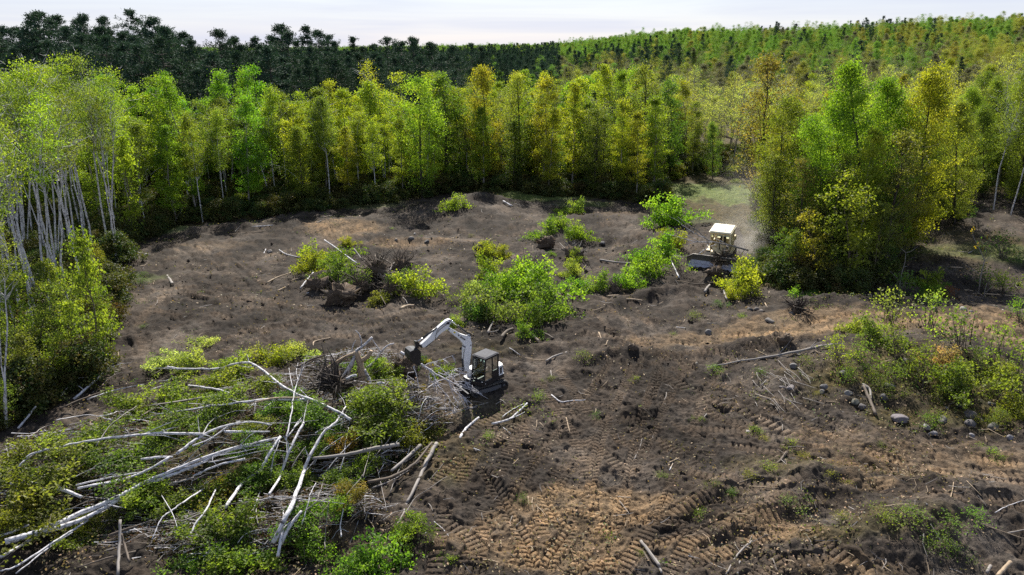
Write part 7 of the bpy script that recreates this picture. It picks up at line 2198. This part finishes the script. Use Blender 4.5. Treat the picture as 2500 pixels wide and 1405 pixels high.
def bulldozer():
    b = ground(1756, 640)
    f = np.array([-.47, -.88])
    yaw = math.atan2(f[1], f[0])
    root = empty('bulldozer', b + np.array([0, 0, .12]), 'cream bulldozer with pale roof pushing trees with its wide grey blade', 'bulldozer')
    root.scale = (1.06, 1.06, 1.06)
    root.rotation_euler = (Matrix.Rotation(yaw, 3, 'Z') @ Matrix.Rotation(math.radians(9), 3, 'Y')).to_euler()
    for y in (1.0, -1.0):
        crawler(root, y, 3.5, 1.05, .56, 0, 38, 'track')
    MB().box((.1, 0, .75), (3.0, 1.4, .6), bevel=.06).build('chassis', M['black'], root)
    hood = MB()
    hood.prism([(-.1, 1.0), (1.85, 1.0), (1.9, 1.5), (1.75, 1.72), (-.1, 1.95)], 1.05, lambda s, t, z: (s, t, z))
    hd = hood.build('hood', M['cream'], root)
    MB().box((1.92, 0, 1.3), (.06, .9, .55), bevel=.02).build('grille', M['black'], hd)
    for y in (.545, -.545):
        for k in range(6):
            MB().box((.55 + .0 * k, y, 1.12 + k * .095), (1.0, .05, .05), rot=Matrix.Rotation(.3 if y > 0 else -.3, 3, 'X')).build('louver', M['white'], hd)
    MB().tube([(1.2, .2, 1.7), (1.2, .2, 2.35), (1.17, .2, 2.6)], .06, 10).build('exhaust', M['black'], root, True)
    MB().tube([(.75, -.25, 1.75), (.75, -.25, 2.15)], .11, 10).build('air_cleaner', M['cream'], root, True)
    # cab and roof
    cab = MB()
    x0, x1, y0, z0, z1 = -1.75, .2, .92, 1.1, 3.12
    for x in (x0, -.85, x1):
        for y in (y0, -y0):
            cab.box((x, y, (z0 + z1) / 2), (.11, .11, z1 - z0))
    cab.box(((x0 + x1) / 2, y0 - .01, 1.45), (x1 - x0, .07, .68))
    cab.box(((x0 + x1) / 2, -y0 + .01, 1.45), (x1 - x0, .07, .68))
    cab.box((x1 - .01, 0, 1.3), (.07, 2 * y0, .4))
    cab.box((x0 + .01, 0, 1.45), (.07, 2 * y0, .68))
    cab.box((x1 + .01, .28, 2.3), (.07, .09, 1.6)).box((x1 + .01, -.32, 2.3), (.07, .09, 1.6))
    for y in (y0, -y0):
        cab.box(((x0 + x1) / 2, y, 3.02), (x1 - x0, .10, .14))
    for x in (x0, x1):
        cab.box((x, 0, 3.02), (.10, 2 * y0, .14))
    cb = cab.build('cab', M['cream'], root)
    for pts in ([(x0 + .1, y0 - .02, 1.8), (-.9, y0 - .02, 1.8), (-.9, y0 - .02, 2.94), (x0 + .1, y0 - .02, 2.94)], [(-.79, y0 - .02, 1.8), (x1 - .06, y0 - .02, 1.8), (x1 - .06, y0 - .02, 2.94), (-.79, y0 - .02, 2.94)],
                [(x0 + .02, -.86, 1.8), (x0 + .02, .86, 1.8), (x0 + .02, .86, 2.94), (x0 + .02, -.86, 2.94)], [(-.79, -y0 + .02, 1.8), (x1 - .06, -y0 + .02, 1.8), (x1 - .06, -y0 + .02, 2.94), (-.79, -y0 + .02, 2.94)]):
        MB().add(np.array(pts), [(0, 1, 2, 3)]).build('window', M['glass'], cb)
    MB().box((-.95, 0, 1.45), (.55, .6, .18), bevel=.05).box((-1.25, 0, 1.85), (.16, .58, .7), bevel=.05).build('seat', M['black'], cb)
    MB().box((.02, 0, 1.75), (.3, .9, .35), bevel=.04).build('dashboard', M['black'], cb)
    roof = MB().box(((x0 + x1) / 2 + .02, 0, z1 + .07), (x1 - x0 + .42, 2.2, .17), bevel=.08, taper=.97).build('roof', M['roofcream'], cb)
    MB().box((-.3, .35, z1 + .165), (.20, .16, .03)).build('vent', M['black'], roof)
    MB().tube([(-.1, .6, z1 + .12), (-.1, .6, z1 + .38)], .012, 5).build('antenna', M['black'], roof)
    MB().tube([(-1.5, -.3, z1 + .12), (-1.5, -.3, z1 + .34)], .012, 5).build('antenna', M['black'], roof)
    MB().box((-2.05, 0, 1.35), (.55, 1.7, .75), bevel=.08).build('fuel_tank', M['cream'], root)
    MB().box((-2.05, .95, 1.85), (.5, .3, .5), bevel=.06).build('tool_box', M['cream'], root)
    for y in (1.0, -1.0):
        MB().box((-.6, y, 1.17), (2.0, .6, .06), bevel=.02).build('fender', M['cream'], root)
    # blade: curved moldboard with cut corners, end wings and a cutting edge tinted like reflected sky
    bw, n = 5.0, 9
    prof = []
    for k in range(n):
        t = k / (n - 1)
        prof.append((2.62 - .34 * math.sin(math.pi * (.08 + .8 * t)) + .12 * t, .28 + 1.32 * t))
    mb = MB()
    ys = np.array([-bw / 2 - .12, -bw / 2 + .5, -bw / 4, 0, bw / 4, bw / 2 - .5, bw / 2 + .12])
    v = []
    for j, y in enumerate(ys):
        for i, (s, z) in enumerate(prof):
            edge = j in (0, 6)
            v.append((s + (.22 if edge else 0), y, z - (.34 * (i / (n - 1)) ** 2 if edge else 0)))
    fcs = [(j * n + i, (j + 1) * n + i, (j + 1) * n + i + 1, j * n + i + 1) for j in range(6) for i in range(n - 1)]
    mb.add(np.array(v), fcs)
    bl = mb.build('blade', M['bladegrey'], root, True)
    bl.modifiers.new('plate', 'SOLIDIFY').thickness = .05
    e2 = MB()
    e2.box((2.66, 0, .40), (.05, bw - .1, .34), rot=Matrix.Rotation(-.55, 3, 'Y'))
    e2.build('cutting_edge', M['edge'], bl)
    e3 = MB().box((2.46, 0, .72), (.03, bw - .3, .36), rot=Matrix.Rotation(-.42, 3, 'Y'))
    e3.build('moldboard_plate', M['edge'], bl)  # lower moldboard, the sky's reflection put into its colour
    for y in (1.5, -1.5):
        MB().tube([(-.2, y * .93, .5), (1.2, y, .52), (2.35, y, .6)], .10, 8).build('push_arm', M['cream'], root, True)
    for y in (.45, -.45):
        MB().tube([(1.7, y, 1.5), (2.05, y, 1.2), (2.35, y, .95)], .06, 8).build('lift_cylinder', M['chrome'], root, True)
    MB().box((1.0, 1.0, 1.95), (.12, .12, .12), bevel=.02).build('headlight', M['lamp'], root)
    MB().box((1.0, -1.0, 1.95), (.12, .12, .12), bevel=.02).build('headlight', M['lamp'], root)
    return root, b


doz, DOZ = bulldozer()


def blade_tree():
    pc = DOZ + np.array([-.47, -.88, 0]) * 2.3 + np.array([0, 0, 1.9])
    nrm = np.array([0, 1.0, 0])
    W = lambda x, y: on_plane(*Z2(x, y), pc, nrm)
    b = W(1430, 660)
    root = empty('pushed_birch', b, 'leaning birch lying across the front of the bulldozer above its blade', 'felled tree')
    for k, (p, a, c) in enumerate([([(1440, 662), (1250, 610), (1100, 580), (950, 540), (880, 480), (800, 410), (690, 345), (590, 265)], 24, 7), ([(900, 505), (820, 470), (720, 410), (610, 335)], 13, 5), ([(1000, 560), (850, 558), (720, 540), (560, 490), (400, 455)], 14, 4), ([(840, 560), (700, 475), (530, 375)], 8, 3),
                                   ([(830, 705), (940, 640), (1050, 600)], 10, 8), ([(1195, 595), (1110, 550), (1030, 515)], 10, 6), ([(620, 335), (560, 290), (480, 255)], 5, 2), ([(860, 560), (760, 570), (690, 600)], 8, 4)]):
        q = smooth(np.array([W(x, y) for x, y in p]))
        q[:, 1] += np.linspace(0, RNG.uniform(-.5, .5), len(q))
        MB().tube(q - b, np.linspace(px2m(a / 5.017, q[0]), px2m(c / 5.017, q[-1]), len(q)) / 2, 6).build('trunk' if k == 0 else 'branch', M['birch' if k else 'greybark'], root, True)


blade_tree()
roots(1760, 636, 40, 'brown root ball of a tree pushed up in front of the blade', n=40, fine=120, body=.5, fan=(.1, -.4, .7), dz=.2)
roots(1745, 668, 22, 'earthy stump clod under the blade with a pale broken face', n=14, body=.8)
log([Z2(905, 1170), Z2(935, 1120), Z2(965, 1085)], 8, 6, 'greybark', 'short grey log end below the stump clod by the blade', 'log', 'log', pile=False, dz=.2)
log([Z2(1130, 1090), Z2(1145, 1180), Z2(1175, 1265)], 6, 5, 'greybark', 'curved grey stem left of the bright yellow shrub', 'log', 'log', pile=False, dz=.15)
log([Z2(700, 1065), Z2(850, 1075), Z2(1000, 1055), Z2(1130, 1040)], 3, 4, 'bark', 'dark thin branch across the hollow below the blade', 'branch_piece', 'branch', pile=False, dz=.25)


# ------------------------------------------------------------------ dust behind the bulldozer
def dust(loc_, size, density, label, seed):
    m, nt = new_mat('dust_air')
    out = N(nt, 'ShaderNodeOutputMaterial')
    tc = N(nt, 'ShaderNodeTexCoord')
    ln = N(nt, 'ShaderNodeVectorMath', operation='LENGTH')
    nt.links.new(tc.outputs['Object'], ln.inputs[0])
    nz = N(nt, 'ShaderNodeTexNoise', Scale=1.7, Detail=3.0)
    mp = N(nt, 'ShaderNodeMapping')
    mp.inputs['Location'].default_value = (seed, seed * .3, 0)
    nt.links.new(tc.outputs['Object'], mp.inputs[0])
    nt.links.new(mp.outputs[0], nz.inputs['Vector'])
    mr = N(nt, 'ShaderNodeMapRange')
    mr.interpolation_type = 'SMOOTHSTEP'
    mr.inputs['From Min'].default_value, mr.inputs['From Max'].default_value = 1.0, .15
    nt.links.new(ln.outputs['Value'], mr.inputs['Value'])
    n2 = N(nt, 'ShaderNodeMapRange')
    n2.inputs['From Min'].default_value, n2.inputs['From Max'].default_value = .35, .7
    nt.links.new(nz.outputs['Fac'], n2.inputs['Value'])
    d = math_n(nt, 'MULTIPLY', math_n(nt, 'MULTIPLY', mr.outputs['Result'], n2.outputs['Result']), density)
    pv = N(nt, 'ShaderNodeVolumePrincipled')
    pv.inputs['Color'].default_value = (.95, .91, .85, 1)
    pv.inputs['Anisotropy'].default_value = .55
    nt.links.new(d, pv.inputs['Density'])
    nt.links.new(pv.outputs[0], out.inputs['Volume'])
    me = bpy.data.meshes.new('dust_cloud')
    import bmesh
    bm = bmesh.new()
    bmesh.ops.create_icosphere(bm, subdivisions=3, radius=1)
    bm.to_mesh(me)
    bm.free()
    me.materials.append(m)
    o = link('dust_cloud', me)
    o.location, o.scale = loc_, size
    return tag(o, label, None, None, 'stuff')


dust(DOZ + np.array([3.6, 3.0, 1.6]), (4.8, 4.6, 3.2), .26, 'pale dust kicked up behind the bulldozer', 3.0)
dust(DOZ + np.array([5.5, 9.0, 4.0]), (7.0, 8.0, 7.0), .03, 'thin dust drifting up in front of the trees behind the bulldozer', 8.0)
dust(ground(2080, 700) + np.array([0, 0, .8]), (4.0, 3.0, 1.8), .05, 'faint dust at the foot of the right wood', 5.0)
